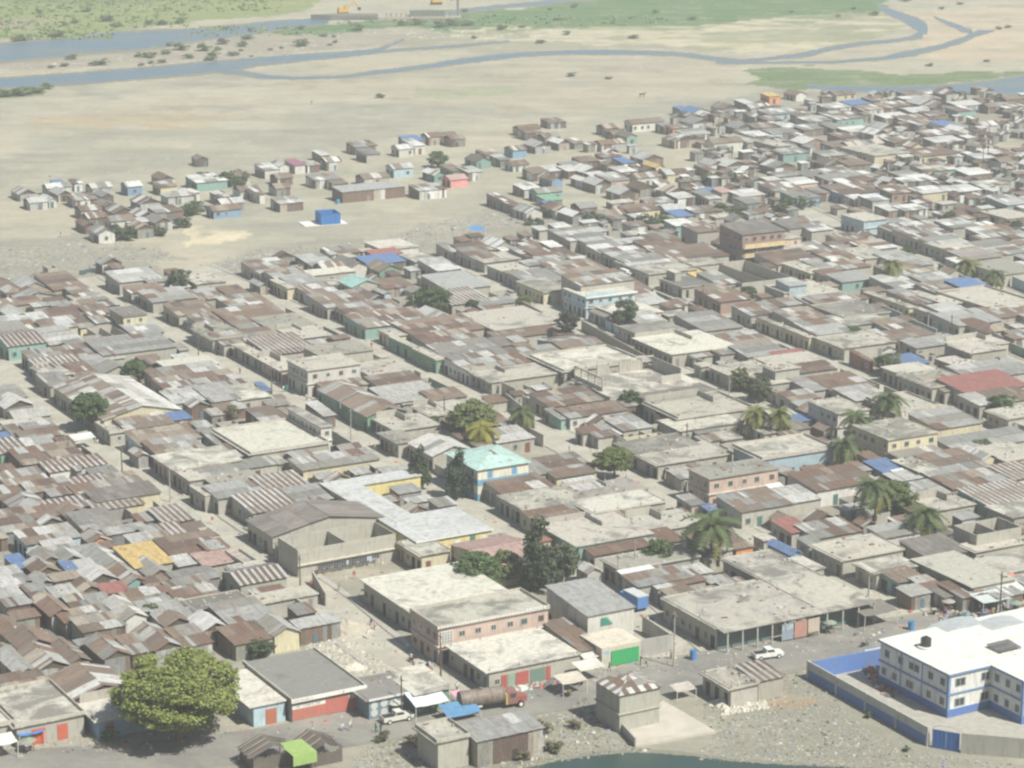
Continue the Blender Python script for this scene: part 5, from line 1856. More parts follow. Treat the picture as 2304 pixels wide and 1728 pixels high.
NMW = ['low green shrub', 'grey-green bush', 'round dark bush', 'spreading river shrub']
for i, (x, y, r_) in enumerate(Z1):
    shrub(x / 2.88, y / 2.88, r_ * .26, r_ * .42, random.choice([(.13, .20, .07), (.15, .21, .08), (.12, .17, .075)]), None, 'shrub', 'shrubs on the river banks')
Z2 = [(90, 195, 12), (400, 165, 10), (500, 160, 12), (640, 175, 12), (720, 165, 13), (820, 165, 11), (1040, 190, 10), (860, 250, 6), (1170, 180, 6), (800, 75, 7), (250, 632, 7), (1510, 50, 8), (2040, 85, 7),
      (1450, 225, 8), (1290, 280, 8), (1890, 250, 8), (1730, 512, 5), (1500, 495, 7), (1410, 130, 5), (1350, 65, 5)]
for x, y, r_ in Z2:
    shrub(768 / 1 + x / 2.88, y / 2.88, r_ * .24, r_ * .40, random.choice([(.11, .18, .07), (.10, .16, .07)]), None, 'shrub', 'shrubs on the river banks')
for x, y, r_ in [(60, 130, 8), (1240, 100, 9), (1000, 110, 6), (1110, 60, 6), (700, 80, 5), (1680, 60, 6), (1800, 30, 6), (2050, 190, 6), (1600, 430, 6), (2110, 180, 6), (1970, 400, 5), (1450, 8, 10)]:
    shrub(1536 + x / 2.88, y / 2.88, r_ * .24, r_ * .40, (.14, .17, .08), None, 'shrub', 'shrubs on the river banks')
# bushes among the huts
for ox_, oy_, L_ in ((0, 360, [(1250, 420, 2.6), (1720, 215, 2.6), (1800, 225, 3.0), (1900, 235, 3.0), (2000, 225, 3.4), (2080, 205, 3.4), (1640, 480, 3.0), (1700, 450, 2.6), (1060, 690, 3.0), (1370, 655, 2.2), (870, 540, 2.0), (1590, 590, 2.4), (1745, 160, 2.0), (1010, 640, 2.2), (1120, 670, 2.4), (1150, 460, 1.4)]),
                     (1152, 260, [(720, 975, 3.2), (290, 885, 2.2), (150, 945, 1.6), (220, 945, 1.6), (1180, 985, 3.4), (1270, 975, 3.0), (1820, 880, 3.0), (1980, 890, 2.8), (1340, 950, 2.0), (1700, 590, 2.6), (1900, 560, 2.2)]),
                     (1728, 180, [(1180, 730, 2.0), (1500, 920, 2.2), (1560, 910, 2.2), (280, 1110, 2.6), (360, 1090, 2.4), (120, 1175, 3.0), (1640, 810, 2.0)])):
    for x, y, r_ in L_:
        shrub(ox_ + x / 3.84, oy_ + y / 3.84, r_ * 1.35, r_ * 1.6, random.choice([MD, DK, (.07, .10, .04)]), None, 'bush', 'bushes growing between the huts')
for x, y, r_ in [(230, 1650, 1.6), (250, 1665, 1.8), (1955, 1615, .8), (2040, 1690, .7), (1470, 985, 1.6), (545, 1255, 1.2), (1610, 1010, 1.6), (1690, 970, 1.4), (1250, 1150, 1.5), (1030, 1440, .8)]:
    shrub(x, y, r_ * 1.2, r_, MD, None, 'bush', 'bushes in the yards and by the road')
for x, y, r_ in [(862, 1668, 1.6), (935, 1680, 2.0), (985, 1700, 1.7), (1215, 1650, 2.2), (1245, 1690, 1.8), (1290, 1640, 1.4), (1010, 1668, 1.2), (1180, 1712, 1.5)]:
    shrub(x, y, r_ * 1.0, r_, random.choice([(.12, .12, .07), (.10, .115, .06), (.15, .13, .085)]), None, 'bush', 'dry bushes in the rubbish by the water')
# rough growth on the green flats: too many tufts to count
def scatter(name, zones, n, size, pal, flat=.6, seed=1):
    r = np.random.RandomState(seed); q = MB()
    for (x0, y0, x1, y1), cnt in zones:
        for _ in range(int(cnt * n)):
            x, y = r.uniform(x0, x1), r.uniform(y0, y1); p = unproj(x, y); s = size * r.uniform(.5, 1.6)
            c = pal[r.randint(len(pal))]
            for _k in range(3):
                a = r.uniform(0, 6.28); u = Vector((math.cos(a), math.sin(a), 0)) * s; o = p + Vector((r.uniform(-s, s), r.uniform(-s, s), 0))
                q.tri(o - u, o + u, o + Vector((r.uniform(-.3, .3) * s, r.uniform(-.3, .3) * s, s * flat * 1.4)), 0, jit(c, .03))
    return q.build(name, M_TINT, kind='stuff')
scatter('reeds', [((0, 0, 640, 26), 1.6), ((0, 26, 420, 62), 1.2), ((0, 62, 250, 90), .8), ((750, 36, 1500, 58), .8), ((420, 60, 700, 80), .4)], 200, .9, [(.17, .25, .08), (.21, .28, .08), (.14, .21, .07), (.24, .28, .10)])
tag(bpy.data.objects['reeds'], None)
# ------------------------------------------------------------------ buildings with features of their own
def site(x0, y0, x1, y2, h, daz=0):
    az = az_at(x0, y0) + daz; A, B = frame(az); P = unproj(x0, y0, h)
    w, d = solve_x(P, B, x1), solve_y(P, A, y2); G = Vector((P.x, P.y, 0)); C = G + B * w / 2 + A * d / 2
    OCC.append((C.x, C.y, B.x, B.y, w / 2, d / 2)); return G, az, w, d
def bigpane(root, x, y, z, w, h, face='F', fr=(.55, .55, .53)):
    place(root, WINDOW, 'window', x, y, z, w, h, face, fr)
def marks(q, x0, x1, z0, z1, y, col, n, seed=1):
    """short painted strokes: writing too small and worn to read"""
    r = random.Random(seed); step = (x1 - x0) / n
    for i in range(n):
        if r.random() < .12: continue
        a = x0 + i * step
        q.box(a, y - .006, z0, a + step * .16, y, z1, 0, col, False)
        if r.random() < .7: q.box(a + step * .16, y - .006, z1 - (z1 - z0) * .2, a + step * .6, y, z1, 0, col, False)
        if r.random() < .5: q.box(a + step * .16, y - .006, z0, a + step * .6, y, z0 + (z1 - z0) * .2, 0, col, False)
        if r.random() < .5: q.box(a + step * .5, y - .006, z0, a + step * .66, y, z1, 0, col, False)
BLUE, WHITE = (.045, .14, .40), (.74, .74, .72)

# the white and blue two-storey school, right foreground
G, az, w, d = site(2136, 1518, 2230, 1441, 7.2)
A, B = frame(az)
root = thing('school_building', G, R(az), 'white two-storey building with blue bands, blue base and flat white roof, bottom right', 'building')
PB = unproj(2136, 1518, 7.2) + B * w
d2 = -solve_y(PB, A, 1532); W = w + 34; D = d
OCC.append(((G + B * (W / 2) + A * d / 2).x, (G + B * (W / 2) + A * d / 2).y, B.x, B.y, W / 2, d / 2))
foot = [(0, 0), (w, 0), (w, -d2), (W, -d2), (W, D), (0, D)]
def grow(p, e): return [(p[0][0] - e, p[0][1] - e), (p[1][0] - e, p[1][1] - e), (p[2][0] - e, p[2][1] - e), (p[3][0] + e, p[3][1] - e), (p[4][0] + e, p[4][1] + e), (p[5][0] - e, p[5][1] + e)]
q = MB(); q.prism(foot, -.3, 7.0); q.build('wall', M_PLASTER, root, col=WHITE)
q = MB(); q.prism(grow(foot, .05), -.3, 1.35); q.build('base_band', M_PLASTER, root, col=(.045, .15, .46))
q = MB(); q.prism(grow(foot, .18), 3.75, 4.0); q.build('floor_band', M_PLASTER, root, col=(.12, .24, .48))
q = MB(); q.prism(grow(foot, .35), 7.0, 7.3); q.build('fascia', M_PLASTER, root, col=(.10, .22, .46))
q = MB(); q.prism(grow(foot, .30), 7.3, 7.36); q.build('roof', M_PLASTER, root, col=(.76, .75, .72))
q = MB()
for x, y in ((0, 0), (w, -d2)):
    q.box(x - .07, y - .07, 1.15, x + .35, y + .35, 3.75); q.box(x - .07, y - .07, 4.0, x + .35, y + .35, 7.0)
for k in (.37, .68): q.box(-.07, D * k, 1.15, .1, D * k + .25, 3.75); q.box(-.07, D * k, 4.0, .1, D * k + .25, 7.0)
q.build('pilaster', M_PLASTER, root, col=(.12, .24, .48), kind='stuff')
for i, k in enumerate((.05, .22, .42, .50, .66, .86)):
    place(root, WINDOW, 'window', 0, D * k + 1.2, 4.9, 1.15, 1.25, 'L', (.3, .32, .34)); 
for i, k in enumerate((.05, .24, .50, .74, .90)):
    place(root, WINDOW, 'window', 0, D * k + (1.8 if i == 2 else 1.15), 1.75, 1.8 if i == 2 else 1.1, 1.25, 'L', (.3, .32, .34))
for z in (1.6, 4.9):
    place(root, WINDOW, 'window', 1.2, 0, z, 2.1, 1.4, 'F', (.3, .32, .34)); place(root, WINDOW, 'window', w - 1.9, 0, z, 1.7, 1.4, 'F', (.3, .32, .34))
    for k in (1.1, 3.6, 6.0):
        if k < d2: place(root, WINDOW, 'window', w, -k, z, 1.0, 1.3, 'L', (.3, .32, .34))
    for k in (1.0, 5, 9): place(root, WINDOW, 'window', w + k, -d2, z, 2.0, 1.4, 'F', (.3, .32, .34))
SCH = (G, A, B, w, d, d2)
# tank, skylight panel on that roof
def at_roof(px, py, z): p = unproj(px, py, z); return p
P = at_roof(2083, 1456, 7.4)
t = thing('water_tank', P, 0, 'round black water tank on a white disc, on the white school roof', 'water tank')
q = MB(); q.tube((0, 0, 0), (0, 0, .25), 1.35, 1.35, 20); q.build('plinth', M_TRIM, t)
q = MB(); q.tube((0, 0, .25), (0, 0, 1.5), .85, .85, 20); q.tube((0, 0, 1.5), (0, 0, 1.75), .85, .4, 20); q.tube((0, 0, 1.75), (0, 0, 1.86), .25, .25, 12); q.build('tank', M_DARK, t)
P = at_roof(2260, 1459, 7.4)
t = thing('solar_panel_array', P, R(az), 'dark ribbed panel array lying tilted on the white school roof', 'solar panels')
for i in range(6):
    q = MB(); q.box(-2.2, -1.5 + i * .55, .3 + i * .05, 2.2, -1.02 + i * .55, .36 + i * .05); q.build('panel', M_OBJ, t, col=(.13, .13, .13))
q = MB()
for x in (-2, 2): q.box(x - .05, -1.5, 0, x + .05, -1.4, .32); q.box(x - .05, 1.6, 0, x + .05, 1.7, .55)
q.build('stand', M_DARK, t)
for px_, py_, w_ in ((2156, 1417, 5.5), (2252, 1414, 5.0)):
    P = at_roof(px_, py_, 6.4)
    t = thing('canopy', P, R(az), 'pale arched canopy behind the school roof, ' + ('left one' if px_ < 2200 else 'right one beside the pole'), 'canopy')
    q = MB()
    for i in range(8):
        a0, a1 = math.pi * i / 8, math.pi * (i + 1) / 8
        q.quad((-w_ * math.cos(a0), -2, math.sin(a0) * 1.4), (-w_ * math.cos(a1), -2, math.sin(a1) * 1.4), (-w_ * math.cos(a1), 2, math.sin(a1) * 1.4), (-w_ * math.cos(a0), 2, math.sin(a0) * 1.4))
        q.tri((0, -2, 0), (-w_ * math.cos(a1), -2, math.sin(a1) * 1.4), (-w_ * math.cos(a0), -2, math.sin(a0) * 1.4))
    q.build('cover', M_CLOTH, t, col=(.40, .43, .45))
    q = MB()
    for x in (-w_ + .2, w_ - .2):
        for y in (-1.9, 1.9): q.tube((x, y, -6.4), (x, y, .1), .07)
    q.build('post', M_TRIM, t, kind='stuff')
# perimeter wall of the school yard
def wall_run(name, p0, p1, h, label, cols, thick=.25, cat='wall', piers=0, mat=None):
    a, b_ = unproj(p0[0], p0[1], h), unproj(p1[0], p1[1], h); a.z = b_.z = 0
    v = b_ - a; L = v.length; ang = math.atan2(v.y, v.x)
    t = thing(name, a, ang, label, cat)
    q = MB()
    z = -.3
    for zt, c in cols:
        q = MB(); q.box(0, 0, z, L, thick, zt); o = q.build('wall_panel' if zt < h else 'wall_top', mat or M_PLASTER, t, col=c); z = zt
    for i in range(piers):
        q = MB(); x = L * i / max(1, piers - 1); q.box(x - .2, -.1, -.3, x + .2, thick + .1, h + .1); q.build('pier', M_PLASTER, t, col=(.5, .48, .44))
    return t, L
GW = (.40, .40, .38)
wall_run('boundary_wall', (2090, 1636), (1821, 1487), 3.0, 'long grey yard wall with blue lower half beside the rubbish slope, lower right', [(1.6, (.045, .15, .46)), (3.0, (.46, .46, .44))], piers=5)
wall_run('boundary_wall', (1829, 1489), (1990, 1459), 3.0, 'bright blue block wall with white louvred end, joining the school corner', [(2.2, (.05, .17, .52)), (3.0, (.05, .17, .52))])
t, L = wall_run('boundary_wall', (2163, 1650), (2420, 1672), 3.2, 'plain grey concrete yard wall right of the blue gate', [(3.2, (.36, .35, .32))], piers=0)
a = unproj(2098, 1640, 3.0); b_ = unproj(2160, 1651, 3.0); a.z = b_.z = 0; v = b_ - a
t = thing('gate', a, math.atan2(v.y, v.x), 'blue sheet-metal double gate under a thin arch, bottom right', 'gate')
for i in range(2):
    q = MB(); q.box(v.length * i / 2 + .03, 0, .1, v.length * (i + 1) / 2 - .03, .08, 3.0)
    for k in range(4): q.box(v.length * i / 2 + .1 + k * .6, -.04, .1, v.length * i / 2 + .16 + k * .6, 0, 3.0)
    q.build('gate_leaf', M_OBJ, t, col=(.05, .15, .42))
q = MB()
for i in range(8):
    a0, a1 = math.pi * i / 8, math.pi * (i + 1) / 8; Lh = v.length / 2
    q.tube((Lh - Lh * math.cos(a0), 0, 3.0 + math.sin(a0) * .8), (Lh - Lh * math.cos(a1), 0, 3.0 + math.sin(a1) * .8), .05)
q.build('arch', M_OBJ, t, col=(.4, .4, .38))
# white louvres on the blue wall
a = unproj(1943, 1463, 3.0); b_ = unproj(1986, 1455, 3.0); a.z = b_.z = 0; v = b_ - a
t = thing('louvre_screen', a, math.atan2(v.y, v.x), 'white louvred screen at the school end of the blue wall', 'screen')
q = MB(); q.box(0, -.06, 1.2, v.length, -.02, 3.2); q.build('frame', M_OBJ, t, col=(.10, .22, .46))
for k in range(4):
    q = MB(); q.box(.1, -.14, 1.35 + k * .46, v.length - .1, -.07, 1.7 + k * .46); q.build('louvre', M_TRIM, t)
q = MB(); q.prism([(unproj(x, y).x, unproj(x, y).y) for x, y in ((1850, 1520), (2098, 1672), (2420, 1700), (2500, 1600), (2400, 1500), (2000, 1470))], .005, .05)
q.build('yard', M_KERB, kind='structure')

# red shop with white sign strips
G, az, w, d = site(657, 1575, 819, 1491, 3.75)
root = thing('shop', G, R(az), 'red-fronted shop with white fascia and dark stained flat roof, by the main road', 'shop')
q = MB(); q.box(0, 0, -.3, w, d, 3.55); q.build('wall', M_PLASTER, root, col=(.36, .36, .36))
q = MB(); q.box(0, -.05, .25, w, 0, 2.1); q.build('front_wall', M_PLASTER, root, col=(.50, .115, .075))
q = MB(); q.box(0, -.04, 2.1, w, 0, 2.75); q.build('sign_band', M_OBJ, root, col=(.72, .70, .64))
q = MB(); q.box(w * .46, -.09, .25, w * .78, -.05, 2.9); q.build('door', M_PLASTER, root, col=(.50, .10, .08))
q = MB(); q.box(0, -.04, 2.75, w, 0, 3.35); q.build('upper_band', M_OBJ, root, col=(.26, .28, .34))
q = MB(); q.box(-.3, -.55, 3.35, w + .25, -.35, 3.95); q.build('fascia', M_OBJ, root, col=(.74, .73, .68))
q = MB(); q.box(-.3, -.35, 3.55, w + .1, d + .2, 3.78); q.build('roof', M_SLAB, root, col=(.22, .22, .21))
q = MB(); q.box(-.3, -.35, 3.78, -.1, d + .2, 4.15); q.box(w - .1, -.35, 3.78, w + .1, d + .2, 4.1); q.build('parapet', M_PLASTER, root, col=(.5, .48, .43))
q = MB(); marks(q, .0, w * .28, 3.5, 3.82, -.552, (.45, .10, .10), 15, 3); marks(q, w * .68, w * .74, 3.45, 3.85, -.552, (.45, .10, .10), 2, 4)
marks(q, .5, w * .40, 2.25, 2.6, -.042, (.12, .14, .16), 17, 5); marks(q, w * .80, w * .97, 2.2, 2.55, -.042, (.12, .14, .16), 7, 6)
q.build('lettering', M_TINT, root, kind='stuff')

# mural shop with white and blue awnings
G, az, w, d = site(830, 1573, 1010, 1532, 3.45)
root = thing('shop', G, R(az), 'dark-roofed shop painted with white discs on blue, partly under a white awning', 'shop')
q = MB(); q.box(0, 0, -.3, w, d, 3.2); q.build('wall', M_PLASTER, root, col=(.12, .20, .27))
q = MB(); q.box(-.2, -.3, 3.2, w * .58, d + .1, 3.45); q.build('roof', M_SLAB, root, col=(.22, .21, .20))
q = MB(); q.box(w * .58, -.3, 3.2, w + .2, d + .8, 3.45); q.build('roof_end', M_SLAB, root, col=(.58, .55, .48))
q = MB(); q.box(-.2, -.4, 3.15, w * .45, -.3, 3.5); q.build('fascia', M_OBJ, root, col=(.66, .67, .66))
q = MB()
for x, z in ((.9, 2.2), (2.6, 2.3), (.9, 1.0), (2.6, .9), (4.3, 2.1), (4.4, .9)):
    n_ = 14; pts = [(x + .62 * math.cos(2 * math.pi * k / n_), z + .62 * math.sin(2 * math.pi * k / n_)) for k in range(n_)]
    k0 = len(q.v); q.v += [(a_, -.02, b_) for a_, b_ in pts]; q.f.append(tuple(range(k0, k0 + n_))); q.m.append(0); q.c.append((.55, .56, .54))
q.build('painted_disc', M_TINT, root, kind='stuff')
q = MB(); q.box(w * .8, -.02, .1, w * .98, 0, 2.9); q.build('door', M_OBJ, root, col=(.08, .22, .20))
A, B = frame(az)
def awning(P, az_, w_, d_, h0, h1, col, label, name='awning', posts=True):
    t = thing(name, P, R(az_), label, 'awning'); q = MB(); n_ = 5
    for i in range(n_):
        for j in range(3):
            def pt(a_, b_): return (w_ * a_ / n_, -d_ * b_ / 3, h1 + (h0 - h1) * b_ / 3 - .22 * math.sin(math.pi * a_ / n_) * math.sin(math.pi * b_ / 3 * .8) + random.uniform(-.04, .04))
            q.quad(pt(i, j), pt(i, j + 1), pt(i + 1, j + 1), pt(i + 1, j))
    q.build('cover', M_CLOTH, t, col=col)
    if posts:
        for x in (.05, w_ - .05):
            q = MB(); q.tube((x, -d_ + .05, -.1), (x, -d_ + .05, h0), .06); q.build('post', M_TRIM, t)
    return t
awning(G + B * w * .42 - A * .4, az, w * .42, 4.0, 2.5, 3.5, (.66, .68, .74), 'large white cloth awning on posts in front of the mural shop')
awning(G + B * w * .70 - A * 4.6, az, w * .42, 3.0, 1.1, 2.2, (.10, .24, .42), 'sagging blue tarpaulin beside the white awning, over stall goods')
awning(G + B * w * 1.0 - A * .3, az, 1.8, 1.6, 1.8, 2.1, (.62, .32, .42), 'small pink stall cover at the shop corner')

# turquoise two-storey house with hipped roof
G, az, w, d = site(1075, 1056, 1189, 1018, 6.6)
root = thing('two_storey_house', G, R(az), 'cream and blue two-storey house with a hipped turquoise metal roof', 'house')
q = MB(); q.box(0, 0, -.3, w, d, 6.5); q.build('wall', M_PLASTER, root, col=(.74, .70, .58))
q = MB(); q.box(-.04, -.04, 3.1, w + .04, d + .04, 4.35); q.build('blue_band', M_PLASTER, root, col=(.12, .36, .56))
q = MB(); q.box(-.04, -.04, -.3, w + .04, d + .04, 1.4); q.build('base_band', M_PLASTER, root, col=(.12, .34, .52))
for x in (w * .19, w * .67): place(root, DOOR, 'shutter', x, -.02, 4.55, 1.15, 1.45, 'F', (.16, .38, .58))
for y in (d * .2, d * .5, d * .8): place(root, WINDOW, 'window', 0, y, 4.6, 1.0, 1.3, 'L', (.15, .36, .5)); place(root, DOOR, 'door', 0, y, 0, 1.0, 2.2, 'L', (.10, .2, .3))
place(root, DOOR, 'door', .8, 0, 0, 1.0, 2.2, 'F', (.3, .25, .15))
q = MB(); e = .5; hr = 8.0; m_ = d / 2
P0, P1, P2, P3 = [Vector(p) for p in ((-e, -e, 6.5), (w + e, -e, 6.5), (w + e, d + e, 6.5), (-e, d + e, 6.5))]
r1, r2_ = Vector((m_, d / 2, hr)), Vector((w - m_ * .9, d / 2, hr))
for a_, b_, c_, dd_ in ((P0, P1, r2_, r1), (P1, P2, r2_, r2_), (P2, P3, r1, r2_), (P3, P0, r1, r1)):
    hip_face(q, a_, b_, c_, dd_, max(8, int((b_ - a_).length / .8)), 't', lambda k: [jit((.40, .57, .54), .05) for _ in range(k)])
for _ in range(26):
    t0 = random.uniform(.15, .85); s_ = random.uniform(.62, .95); base = P0.lerp(P1, t0).lerp(r1.lerp(r2_, t0), s_) + Vector((0, 0, .05)); up = (r1.lerp(r2_, t0) - P0.lerp(P1, t0)).normalized()
    q.quad(base, base + Vector((.45, 0, 0)), base + Vector((.45, 0, 0)) + up * .5, base + up * .5, 0, (.25, .20, .15))
q.quad(P3, P2, P1, P0, 0, (.2, .2, .18)); q.build('roof', M_SHEETV, root)

# yellow classroom court with L-shaped pale grey roof
G, az, w, d = site(936, 1220, 1111, 1180, 3.9)
A, B = frame(az)
PA = unproj(936, 1220, 3.9); Dall = solve_y(PA, A, 1087); wA = solve_x(PA, B, 1012); wB = w
PBk = PA + A * Dall; wC = solve_x(PBk, B, 925)
root = thing('classroom_building', G, R(az), 'low yellow school block with a big angular pale grey flat roof', 'building')
foot = [(0, 0), (wB, 0), (wB, d * 1.3), (wA, d * 1.3), (wA, Dall - 5), (wC, Dall - 5), (wC, Dall), (0, Dall)]
OCC.append(((G + B * wA / 2 + A * Dall / 2).x, (G + B * wA / 2 + A * Dall / 2).y, B.x, B.y, wA / 2, Dall / 2))
OCC.append(((G + B * wC / 2 + A * (Dall - 2.5)).x, (G + B * wC / 2 + A * (Dall - 2.5)).y, B.x, B.y, wC / 2, 2.5))
q = MB(); q.prism([(x + (.3 if i in (0, 6, 7, 3, 4) else -.3), y + .3) for i, (x, y) in enumerate(foot)], -.3, 3.65); q.build('wall', M_PLASTER, root, col=(.74, .62, .26))
q = MB(); q.prism(foot, 3.68, 3.9); q.build('roof', mat_slab('pale_membrane', .18), root, col=(.50, .51, .52))
M_SEAM = mat_flat('roof_seam', (.66, .66, .64), .8, .2, .2)
k = 1
for y in range(1, 9):
    q = MB(); yy = Dall * y / 9; q.box(wA * .34, yy, 3.90, wA - .1, yy + .14, 3.915); q.build('roof_seam', M_SEAM, root)
q = MB(); q.box(wA * .34, .2, 3.90, wA * .34 + .16, Dall - .2, 3.92); q.build('roof_seam', M_SEAM, root)
q = MB(); q.box(0, -.06, 3.66, wB, 0, 3.96); q.build('fascia', M_TRIM, root)
for x in (w * .12, w * .50, w * .86):
    q = MB(); q.box(x, -.03 + .3, .8, x + 1.2, .28, 2.9); q.build('notice_panel', M_TRIM, root)
q = MB(); q.box(w * .70, .24, 0, w * .70 + 1.1, .28, 3.2); q.build('door', M_OBJ, root, col=(.05, .22, .18))
q = MB(); q.box(w * .2, .24, 1.8, w * .2 + 2.2, .28, 2.6); q.build('window', M_GLASS, root)

# roofless upper storey in raw concrete
G, az, w, d = site(1356, 852, 1533, 824, 6.9)
root = thing('unfinished_building', G, R(az), 'unfinished concrete storey with open window bays and no roof', 'building')
q = MB(); q.box(0, 0, -.3, w, d, 3.7); q.build('lower_storey', M_PLASTER, root, col=(.44, .42, .37))
q = MB(); q.box(-1, -5, 3.7, w + .4, d + .4, 3.95); q.build('floor_slab', M_SLAB, root, col=(.56, .53, .47))
q = MB(); q.box(-1, -5, -.3, w + .2, -.05, 3.65); q.build('front_block', M_PLASTER, root, col=(.46, .44, .39))
CC = (.48, .455, .40)
for i in range(8):
    q = MB(); x = w * i / 7.0; q.box(x - .15, d - .3, 3.95, x + .15, d, 6.8); q.build('column', M_PLASTER, root, col=CC)
q = MB(); q.box(-.2, d - .3, 6.8, w + .2, d, 7.1); q.build('ring_beam', M_PLASTER, root, col=CC)
for i in (0, 2, 4, 5):
    q = MB(); x = w * i / 7.0; q.box(x + .15, d - .22, 3.95, x + w / 7 - .15, d - .05, 6.8 if i in (4,) else 6.0); q.build('block_infill', M_PLASTER, root, col=(.42, .40, .35))
for i in range(5):
    q = MB(); y = d * i / 4.0; q.box(-.15, y - .15, 3.95, .15, y + .15, 6.8); q.build('column', M_PLASTER, root, col=CC)
q = MB(); q.box(-.15, -.2, 6.8, .15, d - .3, 7.1); q.build('ring_beam', M_PLASTER, root, col=CC)
q = MB(); q.box(-.1, 0, 3.95, .1, d, 4.9); q.build('block_infill', M_PLASTER, root, col=CC)
q = MB(); q.box(w - .15, 0, 3.95, w + .05, d, 6.8); q.build('block_infill', M_PLASTER, root, col=(.40, .38, .34))
q = MB(); q.box(w * .74, -.1, 3.95, w, .1, 5.6); q.build('block_infill', M_PLASTER, root, col=CC)
for i in range(7):
    q = MB(); x, y = w * (.12 + .1 * i), random.uniform(-3, d * .6); q.tube((x, y, 3.9), (x, y, 6.2), .05, .03, 5); q.build('steel_bar', M_TRIM, root)

# pink building: rail of blocks on its roof, ventilation grille
def front_extra(fn, x0, y0, x1, y2, h):
    az_ = az_at(x0, y0); P = unproj(x0, y0, h); A_, B_ = frame(az_); return Vector((P.x, P.y, 0)), az_, solve_x(P, B_, x1), solve_y(P, A_, y2)
rows_ = {}
def find(kind_h, px, py, tol=12):
    best = None
    for h_ in HOUSES:
        x, y = proj(h_['o'].location + Vector((0, 0, h_['h']))); dd = math.hypot(x - px, y - py)
        if best is None or dd < best[0]: best = (dd, h_)
    return best[1]
hp = find(0, 986, 1413); o = hp['o']; o['label'] = 'pink two-storey building with white pierced parapet and stained flat roof'
o.name = 'two_storey_building'
q = MB(); q.box(.5, -.08, 3.6, 2.6, -.03, 5.6); 
for i in range(4):
    for j in range(5): q.box(.65 + i * .5, -.10, 3.75 + j * .37, 1.0 + i * .5, -.081, 3.95 + j * .37, 1, None)
q.build('vent_grille', [M_TRIM, M_DARK], o)
q = MB()
for i in range(int(hp['w'] / .55)):
    x = i * .55; q.box(x - .3, -.44, 6.35, x + .1, -.2, 6.35 + (.28 if i < hp['w'] / .55 * .8 else .55))
q.build('parapet_block', M_TRIM, o, kind='stuff')
# green sheet gate in a white-walled forecourt
G, az, w, d = site(1354, 1458, 1442, 1428, 3.5)
root = thing('forecourt', G, R(az), 'cream walled forecourt with a bright green sheet gate facing the road', 'gatehouse')
q = MB(); q.box(0, .3, -.3, w, d, 3.3); q.build('wall', M_PLASTER, root, col=(.62, .56, .45))
q = MB(); q.box(-.1, 0, 3.3, w + .1, d, 3.45); q.build('roof', M_SLAB, root, col=(.62, .56, .47))
q = MB(); q.box(0, 0, -.3, w * .24, .3, 3.3); q.box(w * .95, 0, -.3, w, .3, 3.3); q.box(w * .24, 0, 2.6, w * .95, .3, 3.3); q.build('front_wall', M_PLASTER, root, col=(.55, .52, .44))
q = MB(); q.box(w * .24, -.12, .1, w * .95, -.05, 2.6)
for k in range(12): q.box(w * (.24 + .06 * k), -.15, .1, w * (.24 + .06 * k) + .04, -.12, 2.6)
q.build('gate', M_OBJ, root, col=(.045, .36, .13))
q = MB(); q.box(w * .08, -.02, 2.2, w * .18, .0, 2.8, 0, (.25, .42, .6)); q.build('poster', M_TINT, root)
hp = find(0, 1322, 1385); o = hp['o']; o['label'] = 'long cream house with a pale grey metal roof behind the green gate'
q = MB()
for j in range(5): q.box(2.6, -.07, 3.7 + j * .28, 4.9 - j * .25, -.03, 3.85 + j * .28)
q.build('vent_louvre', M_OBJ, o, col=(.06, .33, .26))
# arcade of the flat-roofed store: posts
for (x, y, lab) in ((1614, 1411, 'large flat-roofed corner store with dark posts along its shaded front'), (1838, 1368, 'flat-roofed store annex open to the road on thin posts')):
    hp = find(0, x, y); o = hp['o']; o['label'] = lab; o.name = 'store'
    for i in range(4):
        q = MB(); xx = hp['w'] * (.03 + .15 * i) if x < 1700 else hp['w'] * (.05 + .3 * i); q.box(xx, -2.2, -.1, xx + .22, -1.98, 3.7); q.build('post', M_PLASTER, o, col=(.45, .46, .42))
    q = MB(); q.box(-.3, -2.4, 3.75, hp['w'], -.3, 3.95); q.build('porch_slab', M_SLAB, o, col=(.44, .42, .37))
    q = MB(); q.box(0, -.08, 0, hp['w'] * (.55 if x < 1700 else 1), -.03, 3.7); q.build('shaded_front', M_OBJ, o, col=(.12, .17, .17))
    if x < 1700:
        for c_, a_, b_ in (((.22, .30, .38), .58, .70), ((.42, .20, .16), .71, .84), ((.50, .42, .34), .85, .97)):
            q = MB(); q.box(hp['w'] * a_, -2.28, .3, hp['w'] * b_, -2.2, 3.2); q.build('painted_panel', M_PLASTER, o, col=c_)
        q = MB(); marks(q, hp['w'] * .59, hp['w'] * .7, 2.2, 2.9, -2.29, (.7, .7, .68), 5, 8); marks(q, hp['w'] * .6, hp['w'] * .82, 3.3, 3.6, -2.42, (.7, .7, .68), 9, 9); q.build('lettering', M_TINT, o, kind='stuff')
